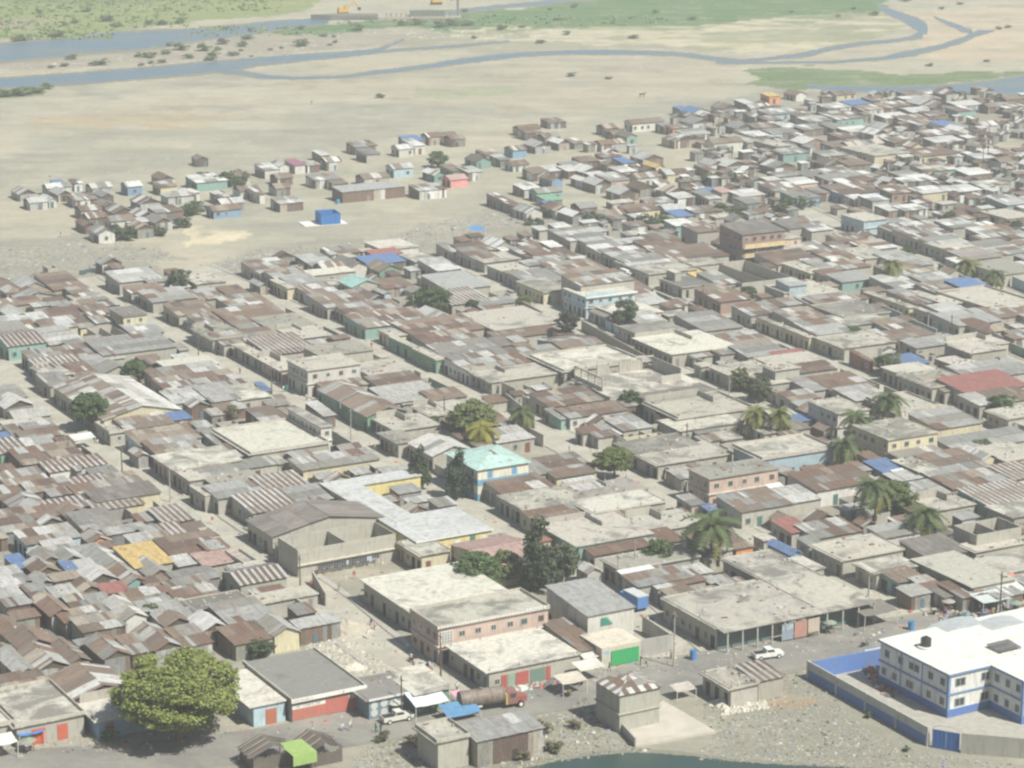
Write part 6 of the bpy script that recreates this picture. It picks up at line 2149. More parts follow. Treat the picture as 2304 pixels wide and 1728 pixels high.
# brown three-storey house: yellow balconies
hp = find(0, 1671, 528); o = hp['o']; o['label'] = 'tallest brown three-storey house with yellow balcony fronts'; o.name = 'three_storey_house'
for z in (5.2, 2.6):
    q = MB(); q.box(.3, -1.0, z, hp['w'] * .97, -.9, z + 1.1); q.build('balcony_front', M_PLASTER, o, col=(.68, .52, .26))
    q = MB(); q.box(0, -1.1, z - .15, hp['w'], 0, z); q.build('balcony_floor', M_PLASTER, o, col=(.6, .55, .45))
hp = find(0, 1319, 668); o = hp['o']; o['label'] = 'light blue two-storey house with white roof edge and dark window band'; o.name = 'two_storey_house'
q = MB(); q.box(.6, -.05, 1.6, hp['w'] * .7, -.02, 3.2); q.build('window_band', M_GLASS, o)
q = MB(); q.box(-.4, -.6, 5.4, hp['w'] + .4, -.3, 5.85); q.build('fascia', M_TRIM, o)
q = MB(); q.box(-.4, -.6, 5.85, hp['w'] * .62, -.45, 6.7); q.build('balcony_front', M_PLASTER, o, col=(.42, .60, .68))
# ledge and washing on the tall blank wall
hp = find(0, 670, 1238); o = hp['o']; o['label'] = 'tall roofless pale concrete hall with washing hung along its front wall'; o.name = 'unroofed_hall'
q = MB(); q.box(-.2, -.45, 2.3, hp['w'] + .2, 0, 2.5); q.build('ledge', M_PLASTER, o, col=(.58, .54, .45))
q = MB(); q.box(0, -.02, 4.2, hp['w'], 0, 4.3); q.build('joint', M_PLASTER, o, col=(.36, .34, .3))
P = o.matrix_basis @ Vector((3.4, -.75, 0)) if False else Vector(o.location) + frame(math.degrees(o.rotation_euler.z))[1] * 3.2 - frame(math.degrees(o.rotation_euler.z))[0] * .9
t = thing('clothesline', P, o.rotation_euler.z, 'line of dark washing in front of the tall pale hall wall', 'clothesline')
q = MB(); q.tube((0, 0, 2.1), (13, 0, 2.0), .015); q.tube((0, 0, 0), (0, 0, 2.15), .05); q.tube((13, 0, 0), (13, 0, 2.05), .05); q.build('line', M_DARK, t)
for i in range(24):
    x = .3 + i * .52; hh_ = random.uniform(.6, 1.2)
    q = MB(); q.quad((x, 0, 2.05 - hh_), (x + .42, .04, 2.08 - hh_), (x + .46, 0, 2.08), (x, 0, 2.08)); q.build('garment', M_CLOTH, t, col=(.42, .50, .62) if i in (11, 19, 20) else jit((.05, .055, .08), .03))
# thatched and green stalls, bottom edge
def stall_hump(px_, py_, w_, d_, h_, lab, col, kind='thatch'):
    P = unproj(px_, py_); az_ = az_at(px_, py_); t = thing('market_stall', P, R(az_), lab, 'stall')
    q = MB()
    for x in (0, w_):
        for y in (0, d_): q.tube((x, y, 0), (x, y, h_), .07)
    q.build('post', M_WOOD, t, kind='stuff')
    if kind == 'thatch':
        q = MB(); n_ = 60
        for i in range(n_):
            y = d_ * i / n_ + random.uniform(-.1, .1)
            for sgn in (-1, 1):
                x0_ = w_ / 2; x1_ = w_ / 2 + sgn * (w_ / 2 + .5 + random.uniform(-.3, .3))
                q.quad((x0_, y - .09, h_ + 1.3), (x0_, y + .12, h_ + 1.3), (x1_, y + .12 + random.uniform(-.2, .2), h_ - .1), (x1_, y - .09, h_ - .1 + random.uniform(-.1, .1)), 0, jit(col, .05))
        for i in range(46):
            x = (w_ + .3) * i / 46 - .1; q.quad((x, -.1, -.05), (x + .13, -.1, -.05), (x + .13, -.1, h_ * random.uniform(.8, 1.1)), (x, -.1, h_ * random.uniform(.8, 1.1)), 0, jit(col, .06))
            y = d_ * i / 46; q.quad((-.1, y + .13, -.05), (-.1, y, -.05), (-.1, y, h_ * random.uniform(.8, 1.05)), (-.1, y + .13, h_ * random.uniform(.8, 1.05)), 0, jit(col, .06))
        q.build('thatch', M_TINT, t, kind='stuff')
        for i in range(3):
            q = MB(); y = d_ * (.2 + .3 * i); q.tube((-.6, y, h_ + .15), (w_ / 2, y + .5, h_ + 1.38), .05); q.build('roof_pole', M_OBJ, t, col=(.4, .36, .3))
    else:
        q = MB(); q.box(-.2, -.2, h_, w_ + .2, d_ + .2, h_ + .06); q.build('roof', M_CLOTH, t, col=col)
        q = MB(); q.box(-.2, -.24, h_ - 1.6, w_ + .2, -.2, h_); q.build('front_cloth', M_CLOTH, t, col=col)
stall_hump(572, 1738, 6.4, 5.0, 2.3, 'brushwood-roofed stall at the bottom edge, left of the lime green one', (.15, .13, .115))
stall_hump(662, 1742, 3.4, 5.0, 2.9, 'lime green covered stall at the bottom edge of the road', (.31, .44, .15), 'flat')
stall_hump(698, 1728, 5.0, 6.0, 2.2, 'brushwood-roofed stall at the bottom edge, right of the lime green one', (.14, .12, .105))
# street-side stalls and sun covers
for (x, y, w_, d_, h_, c_, lab) in [
    (1244, 1556, 4.5, 3.2, 2.3, (.55, .5, .42), 'tan ragged stall cover beside the two-storey shed with hipped roof'),
    (1285, 1528, 4.6, 3.0, 2.4, (.60, .58, .53), 'pale stall cover leaning near the green-doored annex'),
    (1505, 1568, 3.6, 2.4, 1.6, (.46, .42, .38), 'grey stall cover between the hipped shed and the twin block sheds'),
    (1240, 1500, 6.0, 1.8, 2.2, (.50, .52, .46), 'sheet awning along the front of the big annex'),
    (2178, 1372, 6.0, 4.0, 2.4, (.50, .55, .56), 'grey-blue market cover in the crowded stalls, upper of two'),
    (2232, 1352, 8.0, 4.0, 2.6, (.60, .62, .60), 'white market cover beside the pole, right edge'),
    (2218, 1333, 5.0, 3.0, 2.9, (.55, .22, .18), 'faded red market cover at the slab roof edge'),
    (1800, 1420, 3.0, 2.2, 1.9, (.44, .18, .18), 'red sunshade in front of the corner store'),
    (1905, 1400, 7.0, 5.0, 2.6, (.20, .18, .16), 'dark lean-to stall at the end of the store annex'),
    (30, 1672, 4.0, 3.0, 2.2, (.07, .22, .58), 'bright blue stall cover at the lower left road edge'),
    (-25, 1700, 3.6, 3.0, 2.6, (.70, .70, .68), 'white stall cover cut by the left picture edge'),
    (1300, 1500, 3.0, 2.0, 2.0, (.62, .60, .56), 'small cream cover beside the annex corner'),
    (1385, 1330, 7.0, 5.0, 3.4, (.66, .66, .66), 'large white rumpled tarpaulin over a yard near the palm'),
    (155, 1008, 5.0, 3.0, 2.4, (.60, .62, .62), 'whitish sun cover spread at the left lane side'),
    (2000, 1090, 5.0, 3.5, 2.6, (.62, .62, .62), 'white sheet slung over the lane near a blue one'),
    (1720, 1130, 3.5, 1.8, 3.2, (.62, .63, .64), 'white cloth hung across a yard in the right block'),
    (538, 1170, 4.0, 3.5, 3.0, (.66, .66, .68), 'white awning over the shaded lane, by the big grey gable')]:
    awning(unproj(x, y) + Vector((0, 0, 0)), az_at(x, y), w_, d_, h_, h_ + .45, c_, lab)
# blue open skip on a slab
P = unproj(706, 508); az = az_at(706, 508) - 8
t = thing('concrete_slab', unproj(685, 510), R(az), 'thin pale concrete slab under the blue tank on the sand', 'slab')
q = MB(); q.box(0, -.5, 0, 13.5, 7, .2); q.build('slab', M_TRIM, t)
P = unproj(723, 508)
t = thing('blue_tank', P + Vector((0, 0, .2)), R(az), 'open-topped bright blue metal tank alone on the sand', 'tank')
WID, DEP_, HT = 6.0, 6.5, 3.4
for nm, bx in (('side_wall', (0, 0, .05, WID, .12, HT)), ('side_wall', (0, DEP_ - .12, .05, WID, DEP_, HT)), ('end_wall', (0, .12, .05, .12, DEP_ - .12, HT)), ('end_wall', (WID - .12, .12, .05, WID, DEP_ - .12, HT)), ('floor', (.12, .12, .05, WID - .12, DEP_ - .12, .2))):
    q = MB(); q.box(*bx); q.build(nm, M_OBJ, t, col=(.04, .18, .50) if nm != 'floor' else (.08, .07, .06))
q = MB()
for i in range(5): q.box(WID * i / 4 - .06, -.1, .05, WID * i / 4 + .06, 0, HT)
q.box(-.1, -.12, HT - .15, WID + .1, 0, HT + .05); q.build('rib', M_OBJ, t, col=(.04, .16, .45))
P = unproj(1050, 530)
awning(P, az_at(1050, 530), 4.5, 4.0, 2.2, 2.6, (.08, .26, .55), 'small dark shelter with a blue tarpaulin top standing on the sand')
# unfinished bridge on the river bank with two yellow diggers
P = unproj(735, 46); t = thing('bridge_works', P, R(4), 'half-built concrete bridge deck with posts on the far river bank', 'bridge')
L_ = (unproj(1015, 32) - P).length
q = MB(); q.box(8, 0, .2, L_, 9, 1.3); q.build('deck', M_PLASTER, t, col=(.42, .37, .31))
q = MB(); q.prism([(-8, 4), (2, 0), (26, 0), (26, 8), (2, 8)], 0, 2.6); q.build('abutment', M_PLASTER, t, col=(.14, .145, .14))
for i in range(14):
    q = MB(); x = 30 + i * (L_ - 36) / 13; q.box(x, 1, 1.3, x + .6, 1.6, 3.4); q.build('post', M_PLASTER, t, col=(.22, .20, .18))
q = MB(); q.box(L_ * .62, 3, 1.3, L_ * .88, 9, 4.0); q.build('formwork', M_OBJ, t, col=(.15, .18, .16))
q = MB(); q.box(L_ * .97, 4, 0, L_ * .97 + 1.2, 5.2, 11); q.build('pier', M_PLASTER, t, col=(.16, .16, .15))
def digger(px_, py_, s, lab):
    P = unproj(px_, py_); t = thing('excavator', P, .3, lab, 'excavator')
    q = MB(); q.box(-2, -1.6, 0, 2, -1, 1); q.box(-2, 1, 0, 2, 1.6, 1); q.build('track', M_DARK, t)
    q = MB(); q.box(-2, -1.4, 1, 1.8, 1.4, 2.2); q.box(-1.8, -1.2, 2.2, -.4, 1.2, 2.9); q.build('body', M_OBJ, t, col=(.62, .38, .05))
    q = MB(); q.box(.3, -1.3, 2.2, 1.7, -.2, 3.6); q.build('cab', M_OBJ, t, col=(.5, .35, .1))
    q = MB(); q.tube((1.6, .5, 2.2), (4.6, .5, 5), .3); q.tube((4.6, .5, 5), (6.4, .5, 2.6), .22); q.build('arm', M_OBJ, t, col=(.62, .38, .05))
    q = MB(); q.box(5.9, 0, 1.4, 7, 1, 2.6); q.build('bucket', M_DARK, t)
    t.scale = (s, s, s)
digger(772, 33, 1.35, 'yellow excavator at the left end of the bridge works'); digger(982, 10, 1.35, 'yellow excavator at the right end of the bridge works')

# ------------------------------------------------------------------ vehicles
def wheel(t, x, y, r, wd=.25):
    q = MB(); q.tube((x, y - wd / 2, r), (x, y + wd / 2, r), r, r, 16); wh = q.build('wheel', M_TIRE, t)
    q = MB(); q.tube((x, y - wd / 2 - .02, r), (x, y + wd / 2 + .02, r), r * .55, r * .55, 12); q.build('rim', M_TRIM, wh)
def pickup(px_, py_, ang, lab, col=(.74, .74, .72), name='pickup_truck', cat='truck'):
    P = unproj(px_, py_); t = thing(name, P, R(ang), lab, cat)
    q = MB()
    prof = [(-2.55, .45), (2.5, .45), (2.6, .75), (2.5, 1.0), (1.25, 1.12), (-.55, 1.15), (-2.55, 1.15)]
    def extr(pr, y0, y1, m=0, col=None):
        n = len(q.v); k = len(pr)
        q.v += [(x, y0, z) for x, z in pr] + [(x, y1, z) for x, z in pr]
        for i in range(k):
            j = (i + 1) % k; q.f.append((n + i, n + j, n + k + j, n + k + i)); q.m.append(m); q.c.append(col)
        q.f.append(tuple(n + i for i in reversed(range(k)))); q.m.append(m); q.c.append(col); q.f.append(tuple(n + k + i for i in range(k))); q.m.append(m); q.c.append(col)
    extr(prof, -.9, .9); q.build('body', M_OBJ, t, col=col)
    q = MB(); extr([(-.55, 1.15), (1.25, 1.12), (.75, 1.72), (-.45, 1.75)], -.8, .8); q.build('cab', M_OBJ, t, col=col)
    q = MB(); extr([(-.40, 1.2), (1.05, 1.2), (.68, 1.66), (-.36, 1.68)], -.815, .815); q.build('side_window', M_GLASS, t)
    q = MB(); q.quad((1.22, -.7, 1.17), (1.22, .7, 1.17), (.80, .7, 1.68), (.80, -.7, 1.68)); q.build('windscreen', M_GLASS, t)
    q = MB(); q.box(-2.45, -.78, 1.152, -.65, .78, 1.16); q.build('load_bed', M_DARK, t)
    for y in (-.6, .6): q = MB(); q.box(2.5, y - .15, .75, 2.62, y + .15, .92); q.build('headlight', M_TRIM, t)
    for y in (-.75, .75): q = MB(); q.box(-2.6, y - .12, .7, -2.54, y + .12, 1.0); q.build('tail_light', M_OBJ, t, col=(.6, .08, .04))
    for x in (-1.6, 1.65):
        for y in (-.85, .85): wheel(t, x, y, .38)
    return t
ar = math.degrees(math.atan2(*(lambda v: (v.y, v.x))(unproj(1780, 1472) - unproj(1690, 1484))))
pickup(1727, 1480, ar, 'white pickup truck parked on the road by the corner store')
pickup(893, 1622, ar + 8, 'white roofed pickup standing beside the blue tarpaulin stall', (.62, .61, .55))
def van(px_, py_, ang, lab, body, roofc, L=6.0, Wd=2.2, Ht=2.9):
    P = unproj(px_, py_); t = thing('box_truck', P, R(ang), lab, 'truck')
    q = MB(); q.box(-L / 2, -Wd / 2, .7, L / 2 - 1.5, Wd / 2, Ht - .1); q.build('cargo_box', M_OBJ, t, col=body)
    q = MB(); q.box(-L / 2 - .05, -Wd / 2 - .05, Ht - .1, L / 2 - 1.45, Wd / 2 + .05, Ht + .08); q.build('roof', M_OBJ, t, col=roofc)
    q = MB(); q.box(L / 2 - 1.42, -Wd / 2 + .1, .6, L / 2, Wd / 2 - .1, 2.2); q.build('cab', M_OBJ, t, col=body)
    q = MB(); q.box(L / 2 - .02, -Wd / 2 + .25, 1.3, L / 2 + .02, Wd / 2 - .25, 2.0); q.build('windscreen', M_GLASS, t)
    for x in (-L / 2 + 1, L / 2 - .9):
        for y in (-Wd / 2 + .1, Wd / 2 - .1): wheel(t, x, y, .42, .3)
van(1425, 1366, az_at(1425, 1366) + 92, 'box truck with blue sides and pale roof, parked up the side lane', (.10, .22, .48), (.52, .54, .55))
van(1412, 628, az_at(1412, 628) - 88, 'small white box truck coming down the shaded lane', (.70, .70, .68), (.74, .74, .72), 5.0, 2.0, 2.6)
# tanker
P = unproj(1110, 1594); t = thing('tanker_truck', P, R(ar + 1), 'rusty tank truck with red cab stopped on the main road', 'truck')
q = MB(); q.tube((-5.6, 0, 2.25), (1.6, 0, 2.25), 1.32, 1.32, 24); q.build('tank', M_SHEET, t, col=(.20, .165, .14))
for x in (-5.3, -3, -.7, 1.3): q = MB(); q.tube((x, 0, 2.25), (x + .12, 0, 2.25), 1.36, 1.36, 24); q.build('tank_band', M_OBJ, t, col=(.16, .13, .11))
q = MB(); q.tube((-2, 0, 3.5), (-2, 0, 3.75), .35, .35, 12); q.build('hatch', M_OBJ, t, col=(.2, .17, .15))
q = MB(); q.box(-5.8, -.5, .7, 4.6, .5, .98); q.build('chassis', M_DARK, t)
q = MB(); q.box(-5.6, -1.25, 1.05, -2.2, -.7, 1.12); q.box(-5.6, .7, 1.05, -2.2, 1.25, 1.12); q.build('mudguard', M_TRIM, t)
q = MB(); q.box(2.0, -1.15, .8, 3.6, 1.15, 2.75); q.build('cab', M_OBJ, t, col=(.26, .13, .115))
q = MB(); q.box(3.6, -.85, .8, 5.3, .85, 1.75); q.build('bonnet', M_OBJ, t, col=(.30, .10, .09))
q = MB(); q.box(3.58, -.95, 1.85, 3.62, .95, 2.55); q.box(2.4, -1.17, 1.85, 3.3, -1.15, 2.5); q.build('window', M_GLASS, t)
q = MB(); q.box(1.72, -1.2, .8, 1.95, 1.2, 2.6); q.build('ladder_panel', M_OBJ, t, col=(.62, .48, .14))
for x in (-4.9, -3.3, 4.2):
    for y in (-1.0, 1.0): wheel(t, x, y, .55, .4)
# motorcycles by the lane mouth and along the market
def moto(px_, py_, ang, lab, col):
    P = unproj(px_, py_); t = thing('motorcycle', P, R(ang), lab, 'motorcycle', 'motorcycles parked at the lane mouth')
    for x in (-.62, .62):
        q = MB()
        for i in range(12):
            a0, a1 = 6.283 * i / 12, 6.283 * (i + 1) / 12; q.tube((x + .27 * math.cos(a0), 0, .31 + .27 * math.sin(a0)), (x + .27 * math.cos(a1), 0, .31 + .27 * math.sin(a1)), .05, None, 5, cap=False)
        q.build('wheel', M_TIRE, t)
    q = MB(); q.box(-.25, -.14, .32, .3, .14, .62); q.tube((.62, 0, .31), (.4, 0, .95), .04); q.tube((-.62, 0, .31), (-.1, 0, .55), .04); q.build('frame', M_DARK, t)
    q = MB(); q.box(-.1, -.15, .62, .38, .15, .86); q.build('fuel_tank', M_OBJ, t, col=col)
    q = MB(); q.box(-.7, -.13, .68, -.1, .13, .8); q.build('seat', M_DARK, t)
    q = MB(); q.tube((.4, -.34, .98), (.4, .34, .98), .025); q.build('handlebar', M_DARK, t)
for i, (x, y, a_, c_) in enumerate([(938, 1512, 40, (.4, .05, .05)), (946, 1505, 60, (.1, .1, .1)), (955, 1510, 35, (.5, .1, .08)), (962, 1502, 70, (.1, .15, .4)), (950, 1518, 20, (.3, .3, .3)), (966, 1514, 55, (.4, .05, .05)), (930, 1505, 80, (.1, .1, .1)), (925, 1490, 120, (.4, .1, .08))]):
    moto(x, y, a_, None, c_)
for x, y, a_, c_, lab in [(1945, 1455, 30, (.2, .2, .2), 'two-wheeler stopped on the roadside left of the blue wall'), (755, 775, 100, (.1, .1, .1), 'lone motorcycle on the middle lane by the slab roof')]:
    moto(x, y, a_, None, c_); bpy.data.objects[[o.name for o in bpy.data.objects if o.name.startswith('motorcycle')][-1]]['label'] = lab
# barrels, poles, boulders
def barrel(px_, py_, col, lab, r=.45, h=1.1):
    P = unproj(px_, py_); t = thing('barrel', P, 0, lab, 'barrel')
    q = MB(); q.tube((0, 0, 0), (0, 0, h), r, r, 14); q.build('drum', M_OBJ, t, col=col)
    q = MB(); q.tube((0, 0, h * .33), (0, 0, h * .37), r + .03, r + .03, 14); q.tube((0, 0, h * .66), (0, 0, h * .7), r + .03, r + .03, 14); q.tube((0, 0, h), (0, 0, h + .05), r + .02, r + .02, 14); q.build('hoop', M_OBJ, t, col=tuple(c_ * .7 for c_ in col))
barrel(1560, 1484, (.10, .26, .52), 'blue plastic drum on the corner beside the utility pole', .6, 1.6)
barrel(2050, 1417, (.08, .28, .55), 'blue drum standing at the roadside in the sun', .55, 1.5)
barrel(1628, 1450, (.25, .33, .35), 'grey-blue drum under the store porch')
barrel(760, 459, (.10, .35, .55), 'light blue drum at the end of the long metal shed', .6, 1.4)
barrel(826, 1330, (.5, .08, .08), 'red drum standing in the yard below the tall pale wall', .45, 1.2)
POLES = [(1516, 1500, 9.5), (992, 1530, 8.0), (612, 902, 8.0), (790, 1008, 8.5), (676, 1340, 7.5), (275, 1068, 6.0), (383, 1130, 7.5), (2248, 1412, 10.0), (447, 809, 6.0), (1953, 1372, 7.0), (1870, 1035, 7.0), (1545, 1018, 6.5), (1428, 1300, 7), (2210, 400, 16), (2222, 372, 14), (1640, 905, 6), (2140, 760, 6), (1000, 960, 7), (1390, 1330, 7), (1580, 700, 6), (904, 1615, 7), (2087, 755, 6.5), (155, 1040, 5)]
for i, (x, y, h_) in enumerate(POLES):
    P = unproj(x, y); t = thing('utility_pole', P, R(az_at(x, y) + 90), None, 'utility pole', 'utility poles along the lanes and the road')
    q = MB(); q.tube((0, 0, -.2), (0, 0, h_), .16, .10, 8); q.build('pole', M_WOOD if i % 3 else M_KERB, t)
    q = MB(); q.box(-.7, -.05, h_ - .7, .7, .05, h_ - .6); q.build('crossarm', M_WOOD, t)
    for k in (-.6, 0, .6): q = MB(); q.tube((k, 0, h_ - .6), (k, 0, h_ - .42), .05, .04, 6); q.build('insulator', M_TRIM, t)
tag(bpy.data.objects['utility_pole'], 'tall grey utility pole at the road corner beside the grey block wall')
# grey block wall by the lamp corner
wall_run('block_wall', (1442, 1440), (1513, 1428), 3.0, 'grey breeze-block wall right of the green gate', [(3.0, (.36, .355, .335))])
wall_run('block_wall', (1513, 1428), (1448, 1385), 3.0, 'grey wall running up the lane right of the forecourt', [(3.0, (.40, .39, .36))])
wall_run('yard_wall', (1545, 850), (1310, 720), 2.6, 'long brown-grey wall along the middle lane below the light blue house', [(2.6, (.33, .29, .255))])
wall_run('yard_wall', (1205, 935), (1140, 885), 3.0, 'grey lane wall with a rusty gate in it', [(3.0, (.40, .38, .34))])
wall_run('yard_wall', (735, 1335), (705, 1285), 2.4, 'low leaning wall closing the washing yard', [(2.4, (.48, .45, .38))])
wall_run('yard_wall', (1085, 1020), (1000, 965), 2.6, 'yard wall in front of the feathery tree', [(2.6, (.36, .34, .3))])
for x0_, y0_, x1_, y1_ in ((1065, 1078, 960, 1010), (905, 1018, 1065, 1105)):
    pass

# pale concrete apron beside the two-storey block shed
A4 = [unproj(x, y) for x, y in ((1398, 1648), (1428, 1682), (1612, 1650), (1492, 1580))]
q = MB(); q.prism([(p_.x, p_.y) for p_ in A4], -.3, .35); q.build('apron', mat_flat('apron_concrete', (.52, .48, .42), .9, .1, .4, .3), kind='structure')
hp = find(0, 1394, 1564); o = hp['o']; o['label'] = 'grey two-storey block shed with a patchy hipped roof, bottom centre'; o.name = 'block_shed'
q = MB(); q.box(-.12, -.12, 3.0, hp['w'] + .12, hp['d'] + .12, 3.2); q.build('ledge', M_PLASTER, o, col=(.42, .41, .38))
a = Vector((A4[0].x, A4[0].y, 0)); v = Vector((A4[1].x, A4[1].y, 0)) - a
t = thing('low_wall', a, math.atan2(v.y, v.x), 'low grey wall stepping down from the two-storey block shed', 'wall'); q = MB(); q.box(0, 0, -.3, v.length, .25, 1.5); q.build('wall_panel', M_PLASTER, t, col=(.40, .39, .36))

for px_, py_, items in ((37, 1634, ((.22, .20, (.50, .12, .07)), (.60, .15, (.50, .13, .08)))), (570, 1588, ((.38, .34, (.42, .15, .09)),)), (221, 1621, ((.10, .14, (.32, .16, .13)),)), (1101, 1511, ((.13, .06, (.40, .10, .08)), (.20, .08, (.28, .36, .28)), (.29, .14, (.42, .11, .09)), (.45, .16, (.16, .24, .20)), (.62, .05, (.42, .11, .09))))):
    hp = find(0, px_, py_); o = hp['o']
    for fx, fw, c_ in items:
        q = MB(); q.box(hp['w'] * fx, -.09, .05, hp['w'] * (fx + fw), -.02, 2.5)
        for k in range(3): q.box(hp['w'] * fx, -.12, .4 + k * .7, hp['w'] * (fx + fw), -.09, .46 + k * .7)
        q.build('door', M_OBJ, o, col=c_)
# ------------------------------------------------------------------ small lean-tos, yards and sheds in the gaps of the blocks
TOWN = [FS(0, 640, 100, 590, 230, 580, 300, 600, 420, 620, 520, 600, 640, 570, 780, 560, 960, 530, 1230, 500, 1460, 480, 1560, 470, 1700, 440, 2212, 430, 2300, 440, 2300, 1330, 1950, 1350, 1900, 1300, 1780, 1380, 1560, 1400, 1450, 1395, 1380, 1340, 1280, 1290, 1180, 1260, 960, 1200, 740, 1250, 640, 1180, 540, 1160, 500, 1250, 700, 1330, 640, 1400, 460, 1420, 380, 1390, 240, 1480, 0, 1480),
        FS(1500, 440, 1400, 420, 1330, 400, 1260, 330, 1330, 290, 1420, 270, 1560, 250, 1640, 225, 1860, 205, 2300, 200, 2300, 440, 1700, 460)]
HOLES = [FS(1120, 960, 1300, 980, 1350, 1060, 1280, 1080, 1140, 1040, 1110, 990), FS(1800, 430, 1950, 440, 2010, 480, 1900, 500), FS(1360, 290, 1460, 290, 1500, 360, 1400, 390, 1330, 350),
         FS(640, 1230, 900, 1180, 960, 1220, 740, 1300), FS(1700, 1130, 1790, 1180, 1760, 1230, 1690, 1190)]
def inside(x, y, poly):
    r = False; n = len(poly)
    for i in range(n):
        x1, y1 = poly[i]; x2, y2 = poly[(i + 1) % n]
        if (y1 > y) != (y2 > y) and x < (x2 - x1) * (y - y1) / (y2 - y1) + x1: r = not r
    return r
rf = random.Random(11); NF = 0; NK = [0, 0]; random.seed(23)
cand = []
for _ in range(16000):
    x, y = rf.uniform(-20, 2320), 205 + (1500 - 205) * rf.random() ** .8
    cand.append((x, y))
for x, y in cand:
    if NF >= 560: break
    if not any(inside(x, y, p_) for p_ in TOWN) or any(inside(x, y, p_) for p_ in HOLES): continue
    far = inside(x, y, TOWN[1]) and y < 470
    if NK[far] >= (280, 280)[far]: continue
    w, d = (rf.uniform(2.4, 5.0), rf.uniform(2.2, 4.5)) if far else (rf.uniform(2.8, 6.2), rf.uniform(2.6, 5.5))
    P = unproj(x, y); az = az_at(x, y) + (rf.uniform(-14, 14) if far else 0); A, B = frame(az)
    C = P + B * w / 2 + A * d / 2
    ok = not on_lane(C.x, C.y, 2.2)
    if ok:
        for u in (-.5, 0, .5):
            for v in (-.5, 0, .5):
                q_ = C + B * w * u + A * d * v
                if occupied(q_.x, q_.y, .25): ok = False; break
            if not ok: break
    if not ok: continue
    OCC.append((C.x, C.y, B.x, B.y, w / 2, d / 2)); NF += 1; NK[far] += 1
    r = rf.random()
    h = rf.uniform(2.0, 3.1)
    kind, rc, wc = ('s', rf.choice('rrmmgw'), 's' if (far or rf.random() < .6) else 'c')
    if r < .12 and not far: kind, rc, wc, h = 'o', 'c', 'c', 2.2
    elif r < .3: kind = 'ga'
    elif r < .38 and not far: kind, rc, wc, h = 'f', 'c', 'c', 2.6
    house(P, az, w, d, kind, rc, wc, h, 1, near=y > 700, py=y, name=('hut' if far else 'lean_to') if kind != 'o' else 'house_shell')
print('fill', NF)
# walls that close the blocks along the lanes
def lane_walls(P, w, side, seed):
    r = random.Random(seed); run = []; out = []
    for i in range(len(P) - 1):
        a, b_ = Vector((*P[i], 0)), Vector((*P[i + 1], 0)); L = (b_ - a).length; t = (b_ - a) / L; s = Vector((-t.y, t.x, 0)) * side
        k = max(1, int(L / 1.5))
        for j in range(k):
            c = a + t * (L * (j + .5) / k); o_ = c + s * (w + 1.9)
            x, y = proj(o_)
            ok = (-40 < x < 2350 and 560 < y < 1420 and not inside(x, y, HOLES[0]) and any(inside(x, y, p_) for p_ in TOWN[:1])
                  and not any(occupied(*(c + s * (w + q_))[:2], .3) for q_ in (1.2, 1.9, 2.8, 3.8))
                  and sum(((PP[:, 0] - o_.x) ** 2 + (PP[:, 1] - o_.y) ** 2).min() < (ww + 1) ** 2 for PP, ww in LANES) == 0)
            if ok: run.append(o_)
            else:
                if len(run) > 1: out.append(run)
                run = []
            if len(run) > 14: out.append(run); run = [run[-1]]
    if len(run) > 1: out.append(run)
    for run in out:
        a, b_ = run[0], run[-1]; v = b_ - a; L = v.length + 1.4; a = a - v.normalized() * .7
        h = r.uniform(2.1, 3.1); c = jit(WALLC[r.choice('ccccdtywqg')])
        t = thing('yard_wall', a, math.atan2(v.y, v.x)); q = MB(); q.box(0, -.1, -.3, L, .1, h); q.build('wall_panel', M_PLASTER, t, col=c)
        if L > 4: q = MB(); q.box(L * .4, -.14, 0, L * .4 + 1.1, .14, 2.0); q.build('door', M_OBJ, t, col=jit(r.choice(DOORC)))
        q = MB(); q.box(-.05, -.16, h, L + .05, .16, h + .08); q.build('coping', M_PLASTER, t, col=(.42, .40, .35))
for i, (P_, w_) in enumerate(LANES[:7]):
    lane_walls(P_, w_, 1, i); lane_walls(P_, w_, -1, i + 50)
# rubble and refuse with real depth: heaps and scattered pieces, uncountable
def debris(name, poly, n, smin, smax, pal, seed, hgt=.7):
    r = random.Random(seed); q = MB(); xs = [p_[0] for p_ in poly]; ys = [p_[1] for p_ in poly]; k = 0; tries = 0
    while k < n and tries < n * 30:
        tries += 1
        x, y = r.uniform(min(xs), max(xs)), r.uniform(min(ys), max(ys))
        if not inside(x, y, poly): continue
        p = unproj(x, y)
        if occupied(p.x, p.y, .1): continue
        k += 1; s = r.uniform(smin, smax) * (2.2 if r.random() < .05 else 1); a = r.uniform(0, 6.28); u = Vector((math.cos(a), math.sin(a), 0)) * s; v_ = Vector((-math.sin(a), math.cos(a), 0)) * s * r.uniform(.4, .9)
        t_ = Vector((r.uniform(-.2, .2) * s, r.uniform(-.2, .2) * s, s * hgt * r.uniform(.3, 1.2)))
        c = jit(r.choice(pal)); z = Vector((0, 0, -.03)); p = p + z
        A_, B_, C_, D_ = p - u - v_, p + u - v_, p + u + v_, p - u + v_
        T1, T2, T3, T4 = A_ * .3 + p * .7 + t_, B_ * .5 + p * .5 + t_, C_ * .5 + p * .5 + t_ * .8, D_ * .6 + p * .4 + t_
        q.quad(A_, B_, T2, T1, 0, c); q.quad(B_, C_, T3, T2, 0, c); q.quad(C_, D_, T4, T3, 0, c); q.quad(D_, A_, T1, T4, 0, c); q.quad(T1, T2, T3, T4, 0, c)
    return q.build(name, M_TINT, kind='stuff')
